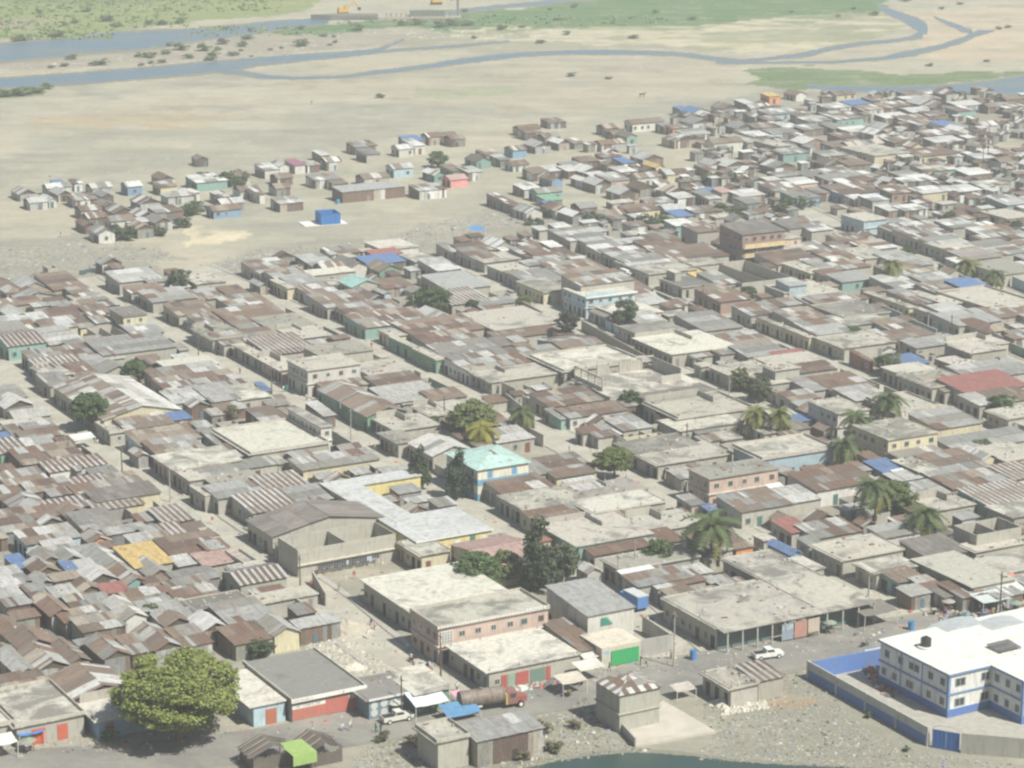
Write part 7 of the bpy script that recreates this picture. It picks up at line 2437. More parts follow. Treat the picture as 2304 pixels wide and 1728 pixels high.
PALR = [(.32, .31, .27), (.46, .45, .42), (.20, .19, .16), (.30, .285, .24), (.12, .12, .115), (.34, .31, .25), (.26, .235, .19), (.22, .26, .32), (.30, .30, .27), (.33, .32, .27)]
debris('refuse', FS(1570, 1470, 1700, 1440, 1750, 1465, 1880, 1580, 1990, 1625, 2212, 1655, 2212, 1700, 1500, 1640, 1540, 1590, 1500, 1520), 9000, .05, .19, PALR, 1)
debris('refuse', FS(850, 1590, 1000, 1600, 1200, 1560, 1260, 1500, 1330, 1600, 1420, 1620, 1180, 1650, 1100, 1690, 740, 1690, 780, 1620), 6500, .05, .22, PALR + [(.13, .13, .08), (.22, .2, .12)], 2)
debris('refuse', FS(430, 575, 560, 540, 800, 525, 960, 475, 1180, 445, 1230, 470, 1000, 500, 900, 530, 760, 520, 640, 550, 520, 585), 4200, .10, .34, PALR, 3, .5)
debris('refuse', FS(0, 540, 200, 515, 350, 540, 385, 560, 330, 572, 250, 575, 0, 600), 2600, .10, .36, PALR, 4, .5)
debris('refuse', FS(0, 380, 330, 330, 620, 320, 560, 350, 250, 380, 60, 400), 500, .10, .30, PALR, 5, .5)
debris('refuse', FS(500, 1400, 720, 1350, 900, 1470, 820, 1490), 300, .08, .2, PALR, 6, .5)
STON = [(.52, .49, .42), (.46, .43, .37), (.58, .55, .48), (.38, .36, .32)]
debris('rubble_heap', FS(660, 1395, 740, 1360, 800, 1420, 860, 1450, 800, 1470, 730, 1440, 660, 1420), 4500, .05, .17, STON, 7, 1.0)
debris('rubble_heap', FS(1550, 1500, 1640, 1490, 1660, 1530, 1560, 1545), 1200, .08, .26, [(.6, .57, .5), (.52, .5, .44)], 8, 1.2)
debris('river_stones', FS(0, 140, 300, 120, 500, 99, 700, 64, 860, 60, 860, 98, 700, 114, 500, 128, 300, 146, 0, 163), 800, .2, .7, [(.36, .34, .29), (.42, .39, .33), (.30, .28, .24)], 9, .4)
debris('river_stones', FS(900, 162, 1200, 130, 1500, 128, 1600, 150, 1100, 165), 350, .2, .5, [(.36, .34, .29), (.42, .39, .33)], 10, .4)
debris('river_stones', FS(880, 62, 1250, 66, 1250, 80, 880, 84), 250, .3, .7, STON, 12, .4)
PALT = [(.40, .38, .34), (.55, .54, .50), (.16, .15, .14), (.28, .22, .17), (.10, .10, .10), (.5, .4, .3), (.2, .28, .4), (.45, .15, .12)]
debris('litter', FS(0, 1590, 560, 1570, 900, 1500, 1250, 1440, 1500, 1400, 2212, 1300, 2212, 1350, 1700, 1420, 1300, 1480, 900, 1560, 300, 1620, 0, 1640), 1500, .06, .26, PALT, 13, .7)
debris('litter', FS(0, 600, 2212, 470, 2212, 1300, 1000, 1500, 0, 1450), 5200, .06, .28, PALT, 14, .8)
# heaps
def heap(px_, py_, r_, h_, c_, lab):
    P = unproj(px_, py_); q = MB(); n_, m2 = 22, 7; rr = random.Random(int(px_)); G_ = []
    for j in range(m2 + 1):
        ring = []
        for i in range(n_):
            a = 6.283 * i / n_; f = j / m2; rad = r_ * f * (1 + rr.uniform(-.1, .1)); ring.append(Vector((rad * math.cos(a) * 1.25, rad * math.sin(a), h_ * (1 - f) ** 1.3 + rr.uniform(-.08, .08) * h_ * (f < 1) - .05)))
        G_.append(ring)
    for j in range(m2):
        for i in range(n_): k = (i + 1) % n_; q.quad(G_[j][i], G_[j + 1][i], G_[j + 1][k], G_[j][k])
    o = q.build('heap', mat_flat('heap_' + str(int(px_)), c_, .95, .1, .5, 1.6)); o.location = P; tag(o, lab, 'heap')
heap(775, 1418, 5.0, 2.2, (.46, .42, .35), 'big pale rubble heap beside the lane, behind the red shop')
heap(798, 1503, 1.9, 1.1, (.66, .62, .52), 'small whitish sand heap on the lot behind the mural shop')
heap(1633, 1583, 2.4, 1.2, (.58, .56, .50), 'whitish stone heap against the twin block sheds')
heap(505, 533, 5, .5, (.62, .55, .40), 'long low pale sand heap on the open ground')

debris('refuse', [(1935, 1505), (1990, 1500), (2035, 1560), (1990, 1570)], 260, .15, .6, [(.2, .19, .18), (.4, .12, .1), (.5, .5, .48), (.12, .12, .12), (.3, .25, .2)], 21, 1.2)
debris('refuse', [(1060, 1500), (1250, 1470), (1300, 1500), (1260, 1545), (1100, 1560)], 500, .12, .5, PALT, 22, 1.0)
debris('refuse', [(2080, 1345), (2304, 1335), (2304, 1395), (2120, 1405)], 420, .12, .45, PALT, 23, 1.2)

# vendors' tables and carts along the road
SP = [(868, 1604), (884, 1612), (948, 1606), (1012, 1592), (1086, 1548), (1120, 1540), (1160, 1532), (1196, 1526), (1236, 1518), (1300, 1546), (1820, 1436), (1860, 1428), (2095, 1384), (2128, 1380), (2160, 1392), (2208, 1388), (2246, 1390), (2282, 1384), (1270, 1570), (60, 1698)]
rv = random.Random(3)
for i, (x, y) in enumerate(SP):
    big = i % 3 == 0
    t = thing('vendor_cart' if big else 'vendor_table', unproj(x, y), R(az_at(x, y) + rv.uniform(-25, 25)), None, 'cart' if big else 'table', 'vendors\' tables and carts along the road')
    w_, d_, h_ = rv.uniform(1.3, 2.2), rv.uniform(.7, 1.1), rv.uniform(.7, .95)
    q = MB(); q.box(0, 0, h_ - .06, w_, d_, h_); q.build('table_top', M_WOOD, t)
    for lx in (.05, w_ - .12):
        for ly in (.05, d_ - .12): q = MB(); q.box(lx, ly, 0, lx + .07, ly + .07, h_ - .06); q.build('leg', M_WOOD, t)
    q = MB()
    for _ in range(14):
        gx, gy, s_ = rv.uniform(.05, w_ - .3), rv.uniform(.05, d_ - .25), rv.uniform(.1, .26)
        q.box(gx, gy, h_, gx + s_, gy + s_, h_ + s_ * rv.uniform(.5, 1.2), 0, jit(rv.choice([(.55, .5, .4), (.6, .35, .1), (.2, .35, .15), (.5, .12, .1), (.6, .6, .58), (.15, .2, .4)])))
    q.build('goods', M_TINT, t, kind='stuff')
    if big:
        for yy in (-.06, d_ + .02): q = MB(); q.tube((w_ * .5, yy, .36), (w_ * .5, yy + .05, .36), .36, .36, 14); q.build('wheel', M_TIRE, t)
    elif i % 2:
        q = MB(); q.tube((w_ / 2, d_ / 2, 0), (w_ / 2, d_ / 2, 2.2), .03); q.build('pole', M_TRIM, t)
        q = MB(); n_ = 8
        for k in range(n_):
            a0, a1 = 6.283 * k / n_, 6.283 * (k + 1) / n_; q.tri((w_ / 2, d_ / 2, 2.4), (w_ / 2 + 1.25 * math.cos(a0), d_ / 2 + 1.25 * math.sin(a0), 1.95), (w_ / 2 + 1.25 * math.cos(a1), d_ / 2 + 1.25 * math.sin(a1), 1.95))
        q.build('sunshade', M_CLOTH, t, col=rv.choice([(.35, .33, .30), (.16, .22, .34), (.5, .48, .44), (.40, .18, .14), (.25, .30, .24)]))
    o = t; w2 = ['first', 'second', 'third', 'fourth', 'fifth', 'sixth', 'seventh', 'eighth', 'ninth', 'tenth', 'eleventh', 'twelfth', 'thirteenth', 'fourteenth', 'fifteenth', 'sixteenth', 'seventeenth', 'eighteenth', 'nineteenth', 'twentieth'][sorted(SP).index((x, y))]
    o['label'] = ('wheeled vendor cart' if big else 'vendor table under a sunshade' if i % 2 else 'low vendor table') + ' piled with goods, ' + w2 + ' from left along the main road'
# ------------------------------------------------------------------ people
def body_mesh(pose, seed):
    """one continuous skinned body, coloured by region: 0 skin, 1 top, 2 trousers, 3 hair"""
    if pose == 'walk': ft = ((.10, .26), (-.10, -.24)); hands = ((.24, -.14, .86), (-.24, .20, .86)); sit = False
    elif pose == 'stand': ft = ((.11, .03), (-.11, -.02)); hands = ((.27, .05, .82), (-.27, .06, .82)); sit = False
    elif pose == 'carry': ft = ((.10, .16), (-.10, -.16)); hands = ((.20, .05, 1.85), (-.27, .06, .82)); sit = False
    else: ft = ((.14, .42), (-.14, .42)); hands = ((.26, .36, .62), (-.26, .36, .62)); sit = True
    zp = .92 if not sit else .50
    V = [(0, 0, zp), (0, 0, zp + .18), (0, .01, zp + .38), (0, .0, zp + .52), (0, .01, zp + .62), (0, .02, zp + .74)]
    Rr = [.15, .13, .155, .08, .065, .105]
    E = [(0, 1), (1, 2), (2, 3), (3, 4), (4, 5)]
    for s, (fx, fy) in zip((1, -1), ft):
        n = len(V)
        if sit: V += [(s * .10, .06, zp - .02), (s * .14, fy, zp + .02), (s * .14, fy, .1), (s * .14, fy + .14, .05)]
        else: V += [(s * .09, 0, zp - .08), (fx * .9 if False else s * .10, fy * .62 + .03, .50), (s * .11, fy, .09), (s * .11, fy + .13, .04)]
        Rr += [.10, .065, .045, .04]; E += [(0, n), (n, n + 1), (n + 1, n + 2), (n + 2, n + 3)]
    for s, h_ in zip((1, -1), hands):
        n = len(V); sh = (s * .19, 0, zp + .48); el = tuple((a + b_) / 2 + c for a, b_, c in zip(sh, h_, (s * .05, -.04, 0)))
        V += [sh, el, h_]; Rr += [.06, .045, .038]; E += [(3, n), (n, n + 1), (n + 1, n + 2)]
    me = bpy.data.meshes.new('figure'); me.from_pydata(V, E, [])
    o = bpy.data.objects.new('figure_tmp', me); COL.objects.link(o)
    m = o.modifiers.new('skin', 'SKIN')
    for i, r_ in enumerate(Rr): me.skin_vertices[0].data[i].radius = (r_, r_ * (.8 if i < 3 else 1))
    me.skin_vertices[0].data[0].use_root = True
    sb = o.modifiers.new('sub', 'SUBSURF'); sb.levels = 1
    dg = bpy.context.evaluated_depsgraph_get(); dg.update()
    out = bpy.data.meshes.new_from_object(o.evaluated_get(dg)); bpy.data.objects.remove(o)
    out.name = 'figure_' + pose
    return out, zp
M_SKIN = mat_flat('dark_skin', (.06, .035, .022), .6, .3, 0)
M_HAIR = mat_flat('black_hair', (.012, .011, .010), .8, .2, 0)
BODIES = {p_: body_mesh(p_, 0) for p_ in ('walk', 'stand', 'carry', 'sit')}
_mc = {}
def cloth(c):
    if c not in _mc: _mc[c] = mat_flat('cloth_%d' % len(_mc), c, .85, .1, .1)
    return _mc[c]
def person(px, py, ang, pose, top, bottom, label, hat=None):
    base, zp = BODIES[pose]; me = base.copy(); me.materials.clear()
    for m in (M_SKIN, cloth(top), cloth(bottom), M_HAIR): me.materials.append(m)
    idx = []
    for p_ in me.polygons:
        c = p_.center; r_ = math.hypot(c.x, c.y)
        if c.z > zp + .80 or (c.z > zp + .70 and c.y < 0): k = 3
        elif c.z > zp + .56 and abs(c.x) < .14: k = 0
        elif abs(c.x) > .225 and c.z < zp + .22: k = 0
        elif c.z > zp - .02 and pose != 'sit': k = 1
        elif pose == 'sit' and c.z > zp + .05 and c.y < .22: k = 1
        elif c.z < .12: k = 0
        else: k = 2
        idx.append(k)
    me.polygons.foreach_set('material_index', idx); me.polygons.foreach_set('use_smooth', [True] * len(idx))
    o = link('person', me, loc=unproj(px, py), rz=R(ang)); o['label'] = label; o['category'] = 'person'
    if hat:
        q = MB(); q.tube((0, .01, zp + .84), (0, .01, zp + .86), .19, .19, 12); q.tube((0, .01, zp + .86), (0, .01, zp + .96), .11, .09, 12); q.build('hat', cloth(hat), o)
    return o
Wt, Gy_, Bl, Rd, Gn, Pk, Dk_, Yl, Tq = (.70, .70, .68), (.30, .30, .29), (.10, .18, .42), (.50, .07, .06), (.05, .34, .27), (.62, .30, .36), (.05, .05, .07), (.62, .50, .12), (.22, .52, .56)
for a in [
    (704, 1646, 90, 'stand', Gy_, Wt, 'person in grey top and white trousers standing on the road before the red shop'),
    (770, 1643, 180, 'sit', Wt, Bl, 'person in white shirt and blue trousers bending at the roadside'),
    (787, 1644, 10, 'walk', Wt, Gy_, 'person in white shirt and grey trousers walking beside the red shop front'),
    (846, 1649, 120, 'stand', Gn, Gn, 'person in green dress standing behind the white roofed pickup'),
    (857, 1648, 60, 'stand', Dk_, Dk_, 'person in dark clothes next to the one in green'),
    (751, 1678, 200, 'walk', Gy_, Dk_, 'person in dark clothes carrying a white bucket across the road'),
    (828, 1437, 200, 'walk', Wt, Wt, 'person all in white walking down the lane past the rubble heap'),
    (843, 1418, 30, 'walk', Pk, Dk_, 'person in pinkish top, upper of two close together in the lane'),
    (835, 1412, 60, 'walk', Dk_, Gy_, 'person in dark top beside the pinkish one in the lane'),
    (918, 1467, 0, 'walk', Tq, Dk_, 'person in turquoise shirt near the shaded pink building wall'),
    (925, 1485, 0, 'sit', Wt, Dk_, 'person in white shirt riding at the lane mouth'),
    (966, 1507, 90, 'stand', Wt, Rd, 'person in white top with red trousers beside the motorcycles'),
    (948, 1500, 40, 'sit', Wt, Bl, 'person sitting among the parked motorcycles in white'),
    (1028, 1556, 190, 'walk', Wt, Dk_, 'person in white shirt walking behind the rusty tank truck'),
    (1371, 1510, 90, 'walk', Dk_, Dk_, 'person in dark clothes walking by the cream gatehouse pier'),
    (1441, 1497, 90, 'stand', Dk_, Dk_, 'person in dark clothes leaning at the right edge of the green gate'),
    (1454, 1500, 90, 'walk', Gy_, Dk_, 'person in grey by the grey block wall, near a small dog'),
    (1506, 1412, 180, 'stand', (.30, .38, .5), (.3, .36, .45), 'person in pale blue with a white hat walking up the side lane', Wt),
    (1510, 1483, 45, 'stand', Gy_, Dk_, 'person standing next to the tall corner pole'),
    (2106, 1420, 120, 'walk', (.3, .36, .36), Wt, 'person in grey-green with white trousers beside the road in front of the school'),
    (2272, 1382, 90, 'stand', (.66, .30, .26), Pk, 'person in a pink dress in the market at the right edge'),
    (2257, 1374, 45, 'sit', Bl, Bl, 'person in blue with a white hat seated in the market', Wt),
    (2285, 1376, 15, 'stand', Gy_, Dk_, 'person in grey right of the one in pink, market edge'),
    (2240, 1384, 0, 'sit', Dk_, Gy_, 'person in dark top crouching under the grey-blue market cover'),
    (843, 1015, 150, 'walk', Yl, Gy_, 'person in yellow shirt walking alone up the empty lane'),
    (638, 883, 30, 'stand', Wt, Gy_, 'person in white near the green crates, in the lane by the blue sheet roof'),
    (646, 882, 30, 'stand', Gn, Gn, 'person in green next to the one in white, lane by the blue sheet roof'),
    (690, 902, 0, 'stand', Wt, Dk_, 'person in white in the shade of the white-fronted house'),
    (836, 784, 0, 'walk', Rd, Dk_, 'person in dark red where the middle lane bends'),
    (540, 842, 0, 'stand', Rd, Dk_, 'person in red skirt walking down the second lane'),
    (1202, 692, 90, 'stand', Rd, Gy_, 'person in red at the lane corner by the yellow wall'),
    (1281, 1020, 90, 'stand', Bl, Gy_, 'person in blue-grey standing on the bright lane corner'),
    (478, 1180, 0, 'stand', Rd, Wt, 'person in red with a white hat on the left lane', Wt),
    (220, 1000, 40, 'sit', Wt, Pk, 'person in pink sitting in the lane near the dark green tree'),
    (700, 1325, 0, 'walk', Rd, Rd, 'person in bright red walking below the tall pale wall'),
    (724, 1357, 90, 'stand', Wt, Rd, 'person in white and red on the lane by the slab roof'),
    (720, 1345, 50, 'walk', Gy_, Dk_, 'person in grey a step above the white and red one'),
    (763, 1330, 50, 'stand', Gy_, Gy_, 'person in grey inside the washing yard'),
    (797, 1303, 0, 'stand', Rd, Pk, 'person in red in front of the washing line'),
    (137, 533, 90, 'stand', Dk_, Gy_, 'lone person standing on open ground left of the sand settlement'),
    (701, 236, 20, 'walk', Dk_, Gy_, 'lone person far out on the open sand, upper middle'),
    (2225, 980, 90, 'walk', Wt, Gy_, 'person in white in the dark lane beside the tan two-storey house'),
    (2262, 985, 0, 'sit', Rd, Rd, 'left seated person in red at the lane edge, right side'),
    (2272, 984, 0, 'sit', Rd, Rd, 'right seated person in red at the lane edge, right side')]:
    person(*a)
P = unproj(754, 1679); t = thing('bucket', P, 0, 'white bucket beside the person crossing the road', 'bucket')
q = MB(); q.tube((.35, 0, 0), (.35, 0, .38), .15, .2, 12); q.build('tub', M_TRIM, t)
q = MB(); q.tube((.17, 0, .38), (.35, 0, .6), .012, None, 5); q.tube((.35, 0, .6), (.53, 0, .38), .012, None, 5); q.build('handle', M_DARK, t)
# a small dog and two grazing animals
def dog(px, py, ang, lab, col, s=1.0, name='dog'):
    V = [(0, 0, .42), (.18, 0, .44), (.34, 0, .43), (.46, 0, .54), (.58, 0, .60), (.70, 0, .56), (-.14, 0, .43), (-.34, 0, .50)]
    Rr = [.085, .095, .09, .055, .07, .035, .075, .02]; E = [(0, 1), (1, 2), (2, 3), (3, 4), (4, 5), (0, 6), (6, 7)]
    for x, a, k in ((.34, 2, 0), (-.12, 6, 1)):
        for s_ in (1, -1):
            n = len(V)
            if k: V += [(x + .02, s_ * .07, .33), (x - .08, s_ * .07, .18), (x - .03, s_ * .07, .02)]
            else: V += [(x, s_ * .07, .34), (x + .01, s_ * .07, .18), (x, s_ * .07, .02)]
            Rr += [.05, .028, .022]; E += [(a, n), (n, n + 1), (n + 1, n + 2)]
    me = bpy.data.meshes.new('animal'); me.from_pydata(V, E, []); o = bpy.data.objects.new('tmp', me); COL.objects.link(o)
    o.modifiers.new('s', 'SKIN')
    for i, r_ in enumerate(Rr): me.skin_vertices[0].data[i].radius = (r_, r_)
    me.skin_vertices[0].data[0].use_root = True; o.modifiers.new('u', 'SUBSURF').levels = 1
    dg = bpy.context.evaluated_depsgraph_get(); dg.update(); out = bpy.data.meshes.new_from_object(o.evaluated_get(dg)); bpy.data.objects.remove(o)
    out.materials.clear(); out.materials.append(cloth(col)); t = link(name, out, loc=unproj(px, py), rz=R(ang)); t.scale = (s, s, s); tag(t, lab, name); return t
dog(1450, 1503, 200, 'small pale dog by the grey block wall near the green gate', (.45, .42, .36))
dog(1443, 219, 10, 'dark animal standing alone on the sand left of the upper shanties', (.06, .055, .05), 3.2, 'cow')

_r = random.Random(5); _M = sorted((_r.uniform(2120, 2300), _r.uniform(1372, 1398)) for _ in range(11))
_C = [('grey', Gy_), ('white', Wt), ('blue', Bl), ('red', Rd), ('pink', Pk), ('dark', Dk_), ('green', Gn), ('yellow', Yl)]
for i, (x, y) in enumerate(_M):
    c_ = _C[(i * 3) % 8]; w_ = ['leftmost', 'second from left', 'third from left', 'fourth from left', 'fifth from left', 'middle', 'fifth from right', 'fourth from right', 'third from right', 'second from right', 'rightmost'][i]
    o = person(x, y, _r.uniform(0, 360), _r.choice(['stand', 'walk', 'sit', 'stand']), c_[1], _r.choice([Dk_, Gy_, Bl]), 'person in ' + c_[0] + ' top, ' + w_ + ' of the scattered market crowd by the road'); o['group'] = 'people in the roadside market'
for i, (x, y) in enumerate([(870, 1592), (905, 1598), (965, 1602), (1000, 1596), (1115, 1545), (1150, 1540), (1210, 1530), (1265, 1520)]):
    c_ = _C[(i * 5 + 1) % 8]; w_ = ['first', 'second', 'third', 'fourth', 'fifth', 'sixth', 'seventh', 'last'][i]
    o = person(x, y, _r.uniform(0, 360), _r.choice(['stand', 'walk', 'sit']), c_[1], _r.choice([Dk_, Gy_]), 'person in ' + c_[0] + ' top, ' + w_ + ' from left along the stalls between mural shop and green gate'); o['group'] = 'people at the roadside stalls'
# ------------------------------------------------------------------ say which house is which
LM = [(2100, 1500, 'the white and blue school'), (740, 1580, 'the red-fronted shop'), (920, 1560, 'the mural shop'), (1110, 1400, 'the pink two-storey building'), (1370, 1400, 'the long cream house by the green gate'),
      (1440, 1560, 'the grey shed with striped hipped roof'), (1700, 1400, 'the large corner store'), (1130, 1070, 'the turquoise-roofed two-storey house'), (980, 1160, 'the grey-roofed yellow school block'),
      (1440, 850, 'the unfinished roofless storey'), (1710, 560, 'the tallest brown house'), (1400, 680, 'the light blue two-storey house'), (730, 1250, 'the tall pale hall'), (405, 1600, 'the huge yellow-green tree'),
      (310, 910, 'the big striped gable roof'), (760, 840, 'the white two-storey house with slab roof'), (690, 990, 'the tall narrow house with green front'), (820, 640, 'the turquoise gable roof'), (730, 495, 'the blue tank on the sand'),
      (850, 430, 'the long grey shed on the sand'), (1030, 400, 'the pink hut on the sand'), (500, 480, 'the bright blue hut'), (1420, 310, 'the turquoise-fronted gable hut'), (1735, 220, 'the orange hut'), (1935, 225, 'the uppermost big blue sheet roof'),
      (1780, 350, 'the turquoise wall in the shanties'), (1200, 280, 'the lone dark huts on the sand'), (320, 1255, 'the yellow roof'), (460, 1260, 'the pink roof in the left field'), (1650, 1090, 'the pink-walled house with balcony'),
      (1800, 1020, 'the long blue and white building'), (2060, 1000, 'the tan two-storey house'), (1900, 930, 'the white balcony house'), (2200, 880, 'the long red roof'), (1600, 1200, 'the tallest palm'), (1770, 1240, 'the blue tarpaulin tent'),
      (2250, 1190, 'the jagged unfinished walls'), (1380, 1030, 'the round tree in the lane'), (1060, 940, 'the large olive tree'), (2190, 640, 'the big blue tarpaulin on the right'), (1660, 620, 'the walled compound'), (1830, 640, 'the blue-topped white box house'),
      (300, 690, 'the cream tower house'), (130, 620, 'the big brown roof by the canal'), (340, 620, 'the long white roof by the canal'), (60, 760, 'the striped arched roof'), (1950, 820, 'the red shop wall'), (2150, 790, 'the raised concrete box house'),
      (1430, 940, 'the wide stained slab roofs'), (1230, 1160, 'the wide mint-edged slab roof'), (560, 1060, 'the broad pale slab roof'), (600, 1300, 'the brown hipped roof'), (130, 1560, 'the twin flat roofs at the lower left'),
      (1360, 490, 'the walls of the brown-topped cream house'), (230, 450, 'the blue-sided white hut'), (2070, 250, 'the tall hut at the water'), (2120, 350, 'the thin poles in the shanties'), (60, 1330, 'the dark gap at the left edge'),
      (1150, 760, 'the flat roof with brown awning'), (1280, 860, 'the parapeted tan roof'), (1010, 700, 'the striped long roof'), (1560, 460, 'the cream block with brown roof')]
LMW = [(unproj(x, y), n) for x, y, n in LM]
RN = {'n': 'plain grey metal', 'r': 'rust-brown', 'm': 'patched rust and grey', 'g': 'grey metal', 'w': 'whitish', 'x': 'striped', 'k': 'dark', 't': 'turquoise', 'b': 'blue sheet', 'y': 'yellow', 'p': 'pinkish', 'R': 'red', 'G': 'green', 'v': 'purple', 'l': 'lime', 'o': 'orange', 'c': 'concrete', 'd': 'dark concrete'}
WN = {'P': 'bright pink', 'c': 'plain', 'w': 'white', 'y': 'cream', 't': 'teal', 'b': 'blue', 'p': 'pink', 's': 'metal', 'g': 'green', 'o': 'orange', 'R': 'red', 'm': 'brown-red', 'd': 'grey', 'q': 'pale blue', 'l': 'green'}
KN = {'s': 'lean-to roof', 'ga': 'gable roof', 'gb': 'gable roof', 'h': 'hipped roof', 'f': 'flat roof', 'fp': 'parapeted flat roof', 'o': ''}
CATS = {'shack': 'shack', 'flat_roofed_house': 'house', 'metal_roofed_house': 'house', 'house_shell': 'ruin', 'annex': 'house', 'lean_to': 'lean-to', 'hut': 'hut', 'two_storey_building': 'building', 'store': 'store', 'three_storey_house': 'house', 'two_storey_house': 'house', 'unroofed_hall': 'hall'}
GRP = {'shack': 'metal shacks of the shanty quarter', 'flat_roofed_house': 'flat-roofed concrete houses in the blocks', 'metal_roofed_house': 'metal-roofed houses in the blocks', 'house_shell': 'roofless walls and yards', 'lean_to': 'small lean-tos filling the gaps', 'annex': 'small metal-roofed houses in the blocks', 'hut': 'small huts packed among the far shanties'}
ORD = ['', 'second ', 'third ', 'fourth ', 'fifth ', 'sixth ', 'seventh ', 'eighth ', 'ninth ', 'tenth ']
def direction(p, q):
    a, b_ = proj(p), proj(q); dx, dy = a[0] - b_[0], (a[1] - b_[1]) * 1.6
    if abs(dx) > 2.2 * abs(dy): return 'right of' if dx > 0 else 'left of'
    if abs(dy) > 2.2 * abs(dx): return 'below' if dy > 0 else 'above'
    return ('lower ' if dy > 0 else 'upper ') + ('right of' if dx > 0 else 'left of')
pend = {}
for h_ in HOUSES:
    o = h_['o']; nm = o.name.split('.')[0]
    o['category'] = CATS.get(nm, 'house')
    if nm in GRP: o['group'] = GRP[nm]
    if o.get('label'): continue
    c = o.location; size = h_['w'] * h_['d']
    sz = 'tiny' if size < 14 else ('small' if size < 34 else ('large' if size > 130 else 'long' if max(h_['w'], h_['d']) > 2.3 * min(h_['w'], h_['d']) else 'mid-sized'))
    if nm == 'house_shell': look = f"{sz} roofless walled {'yard' if size > 20 else 'cell'}"
    else:
        kw = {'shack': 'shack', 'lean_to': 'shed', 'hut': 'hut'}.get(nm, 'two-storey house' if h_['st'] > 1 else 'house')
        look = f"{sz} {WN[h_['wc']]}-walled {kw}, {RN.get(h_['rc'], 'grey')} {KN[h_['kind']]}"
    best = sorted(((c - w_).length, i) for i, (w_, n_) in enumerate(LMW) if not (abs(proj(c)[0] - LM[i][0]) < 25 and abs(proj(c)[1] - LM[i][1]) < 18))[0][1]
    key = (look, best, direction(c, LMW[best][0]))
    pend.setdefault(key, []).append(((c - LMW[best][0]).length, o))
for (look, best, dr), L_ in pend.items():
    L_.sort(key=lambda t_: t_[0])
    for i, (dist, o) in enumerate(L_):
        pre = '' if len(L_) == 1 else (('nearest ' if i == 0 else (ORD[i] if i < 10 else 'far ') + 'nearest '))
        l_ = f"{look}, {pre}{dr} {LM[best][2]}".replace(', nearest', ', nearest one')
        w_ = l_.split()
        if len(w_) > 16:
            l_ = f"{look}, {pre}{dr} {LM[best][2]}".replace('mid-sized ', '').replace(' metal lean-to', ' lean-to').replace('patched rust and grey', 'patched').replace('parapeted ', ''); w_ = l_.split()
        if len(w_) > 16: l_ = l_.replace('-walled', '').replace(' roof,', ',').replace('two-storey ', 'tall '); w_ = l_.split()
        if len(w_) > 16: l_ = ' '.join(w_[:16])
        o['label'] = l_
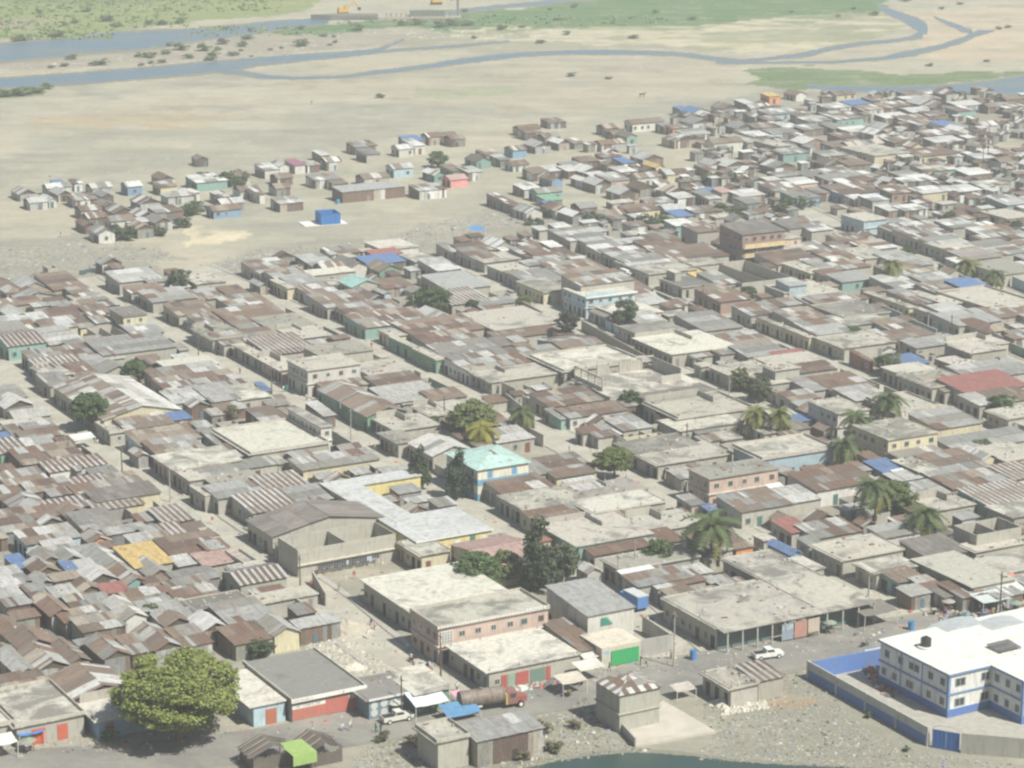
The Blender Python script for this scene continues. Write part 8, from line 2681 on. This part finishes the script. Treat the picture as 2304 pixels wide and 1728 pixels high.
# unlabelled shrubs, bushes, poles, motorcycles: placed by their nearest landmark or river bank
cnt = {}
for o in list(bpy.data.objects):
    if o.parent or o.get('label') or o.get('kind') or o.type in ('CAMERA', 'LIGHT'): continue
    nm = o.name.split('.')[0]
    if nm not in ('shrub', 'bush', 'utility_pole', 'motorcycle', 'yard_wall'): continue
    if nm == 'yard_wall': o['category'] = 'wall'; o['group'] = 'yard walls along the lanes'
    x, y = proj(o.location)
    if nm == 'shrub':
        ref = [((300, 140), 'the gravel bar between the two left channels'), ((90, 210), 'the left bank below the lower channel'), ((800, 60), 'the green flat before the bridge works'), ((1100, 60), 'the green meadow right of the bridge works'), ((560, 90), 'the right end of the gravel bar'), ((1700, 60), 'the pale sandbars upper right'), ((1300, 170), 'the open sand below the thin channel'), ((100, 60), 'the upper left grassy bank'), ((2100, 150), 'the sand by the upper right channel')]
        k = min(range(len(ref)), key=lambda i: math.hypot(x - ref[i][0][0], (y - ref[i][0][1]) * 3)); base = 'green shrub on ' + ref[k][1]
    else:
        best = min(range(len(LMW)), key=lambda i: (o.location - LMW[i][0]).length)
        what = {'bush': 'leafy bush', 'utility_pole': 'thin utility pole with crossarm', 'motorcycle': 'parked motorcycle', 'yard_wall': 'low plastered yard wall'}[nm]
        base = f"{what} {direction(o.location, LMW[best][0])} {LM[best][2]}"
    cnt.setdefault(base, []).append((x, o))
for base, L_ in cnt.items():
    L_.sort(key=lambda t_: t_[0]); n_ = len(L_)
    W_ = ['', 'second ', 'third ', 'fourth ', 'fifth ', 'sixth ', 'seventh ', 'eighth ', 'ninth ', 'tenth ', 'eleventh ', 'twelfth ']
    for i, (x, o) in enumerate(L_):
        if n_ == 1: o['label'] = base
        elif i < 12: o['label'] = (W_[i] or 'first ') + 'from left: ' + base
        else: o['label'] = {0: 'rightmost', 1: 'next to rightmost', 2: 'third from right'}.get(n_ - 1 - i, 'mid-right number %d' % (i + 1)) + ': ' + base
seen = {}
for o in bpy.data.objects:
    if o.parent or not o.get('label'): continue
    seen.setdefault(o['label'], []).append(o)
for l_, L_ in seen.items():
    if len(L_) > 1:
        L_.sort(key=lambda o: proj(o.location)[0])
        for i, o in enumerate(L_):
            s_ = ('left twin: ', 'right twin: ')[i] if len(L_) == 2 else ('leftmost: ' if i == 0 else 'rightmost: ' if i == len(L_) - 1 else 'middle: ' if len(L_) == 3 else W_[min(i, 11)] + 'from left: ')
            o['label'] = ' '.join((s_ + l_).split()[:16])

for o in bpy.data.objects:
    if o.get('label') and len(o['label'].split()) > 16: o['label'] = ' '.join(o['label'].split()[:16])
# ------------------------------------------------------------------ haze
if HAZE > 0:
    q = MB(); q.box(-9500, -400, -3, 9500, 22500, 190)
    m = bpy.data.materials.new('haze_air'); m.use_nodes = True
    nt = m.node_tree; nt.nodes.clear()
    out = nt.nodes.new('ShaderNodeOutputMaterial'); vol = nt.nodes.new('ShaderNodeVolumePrincipled')
    vol.inputs['Color'].default_value = (.93, .96, 1.0, 1); vol.inputs['Density'].default_value = HAZE
    vol.inputs['Anisotropy'].default_value = .25
    nt.links.new(vol.outputs[0], out.inputs['Volume'])
    q.build('haze', m, kind='stuff')
print('objects', len(bpy.data.objects), 'houses', len(HOUSES))
import collections
print(collections.Counter(h['o'].name.split('.')[0] for h in HOUSES))
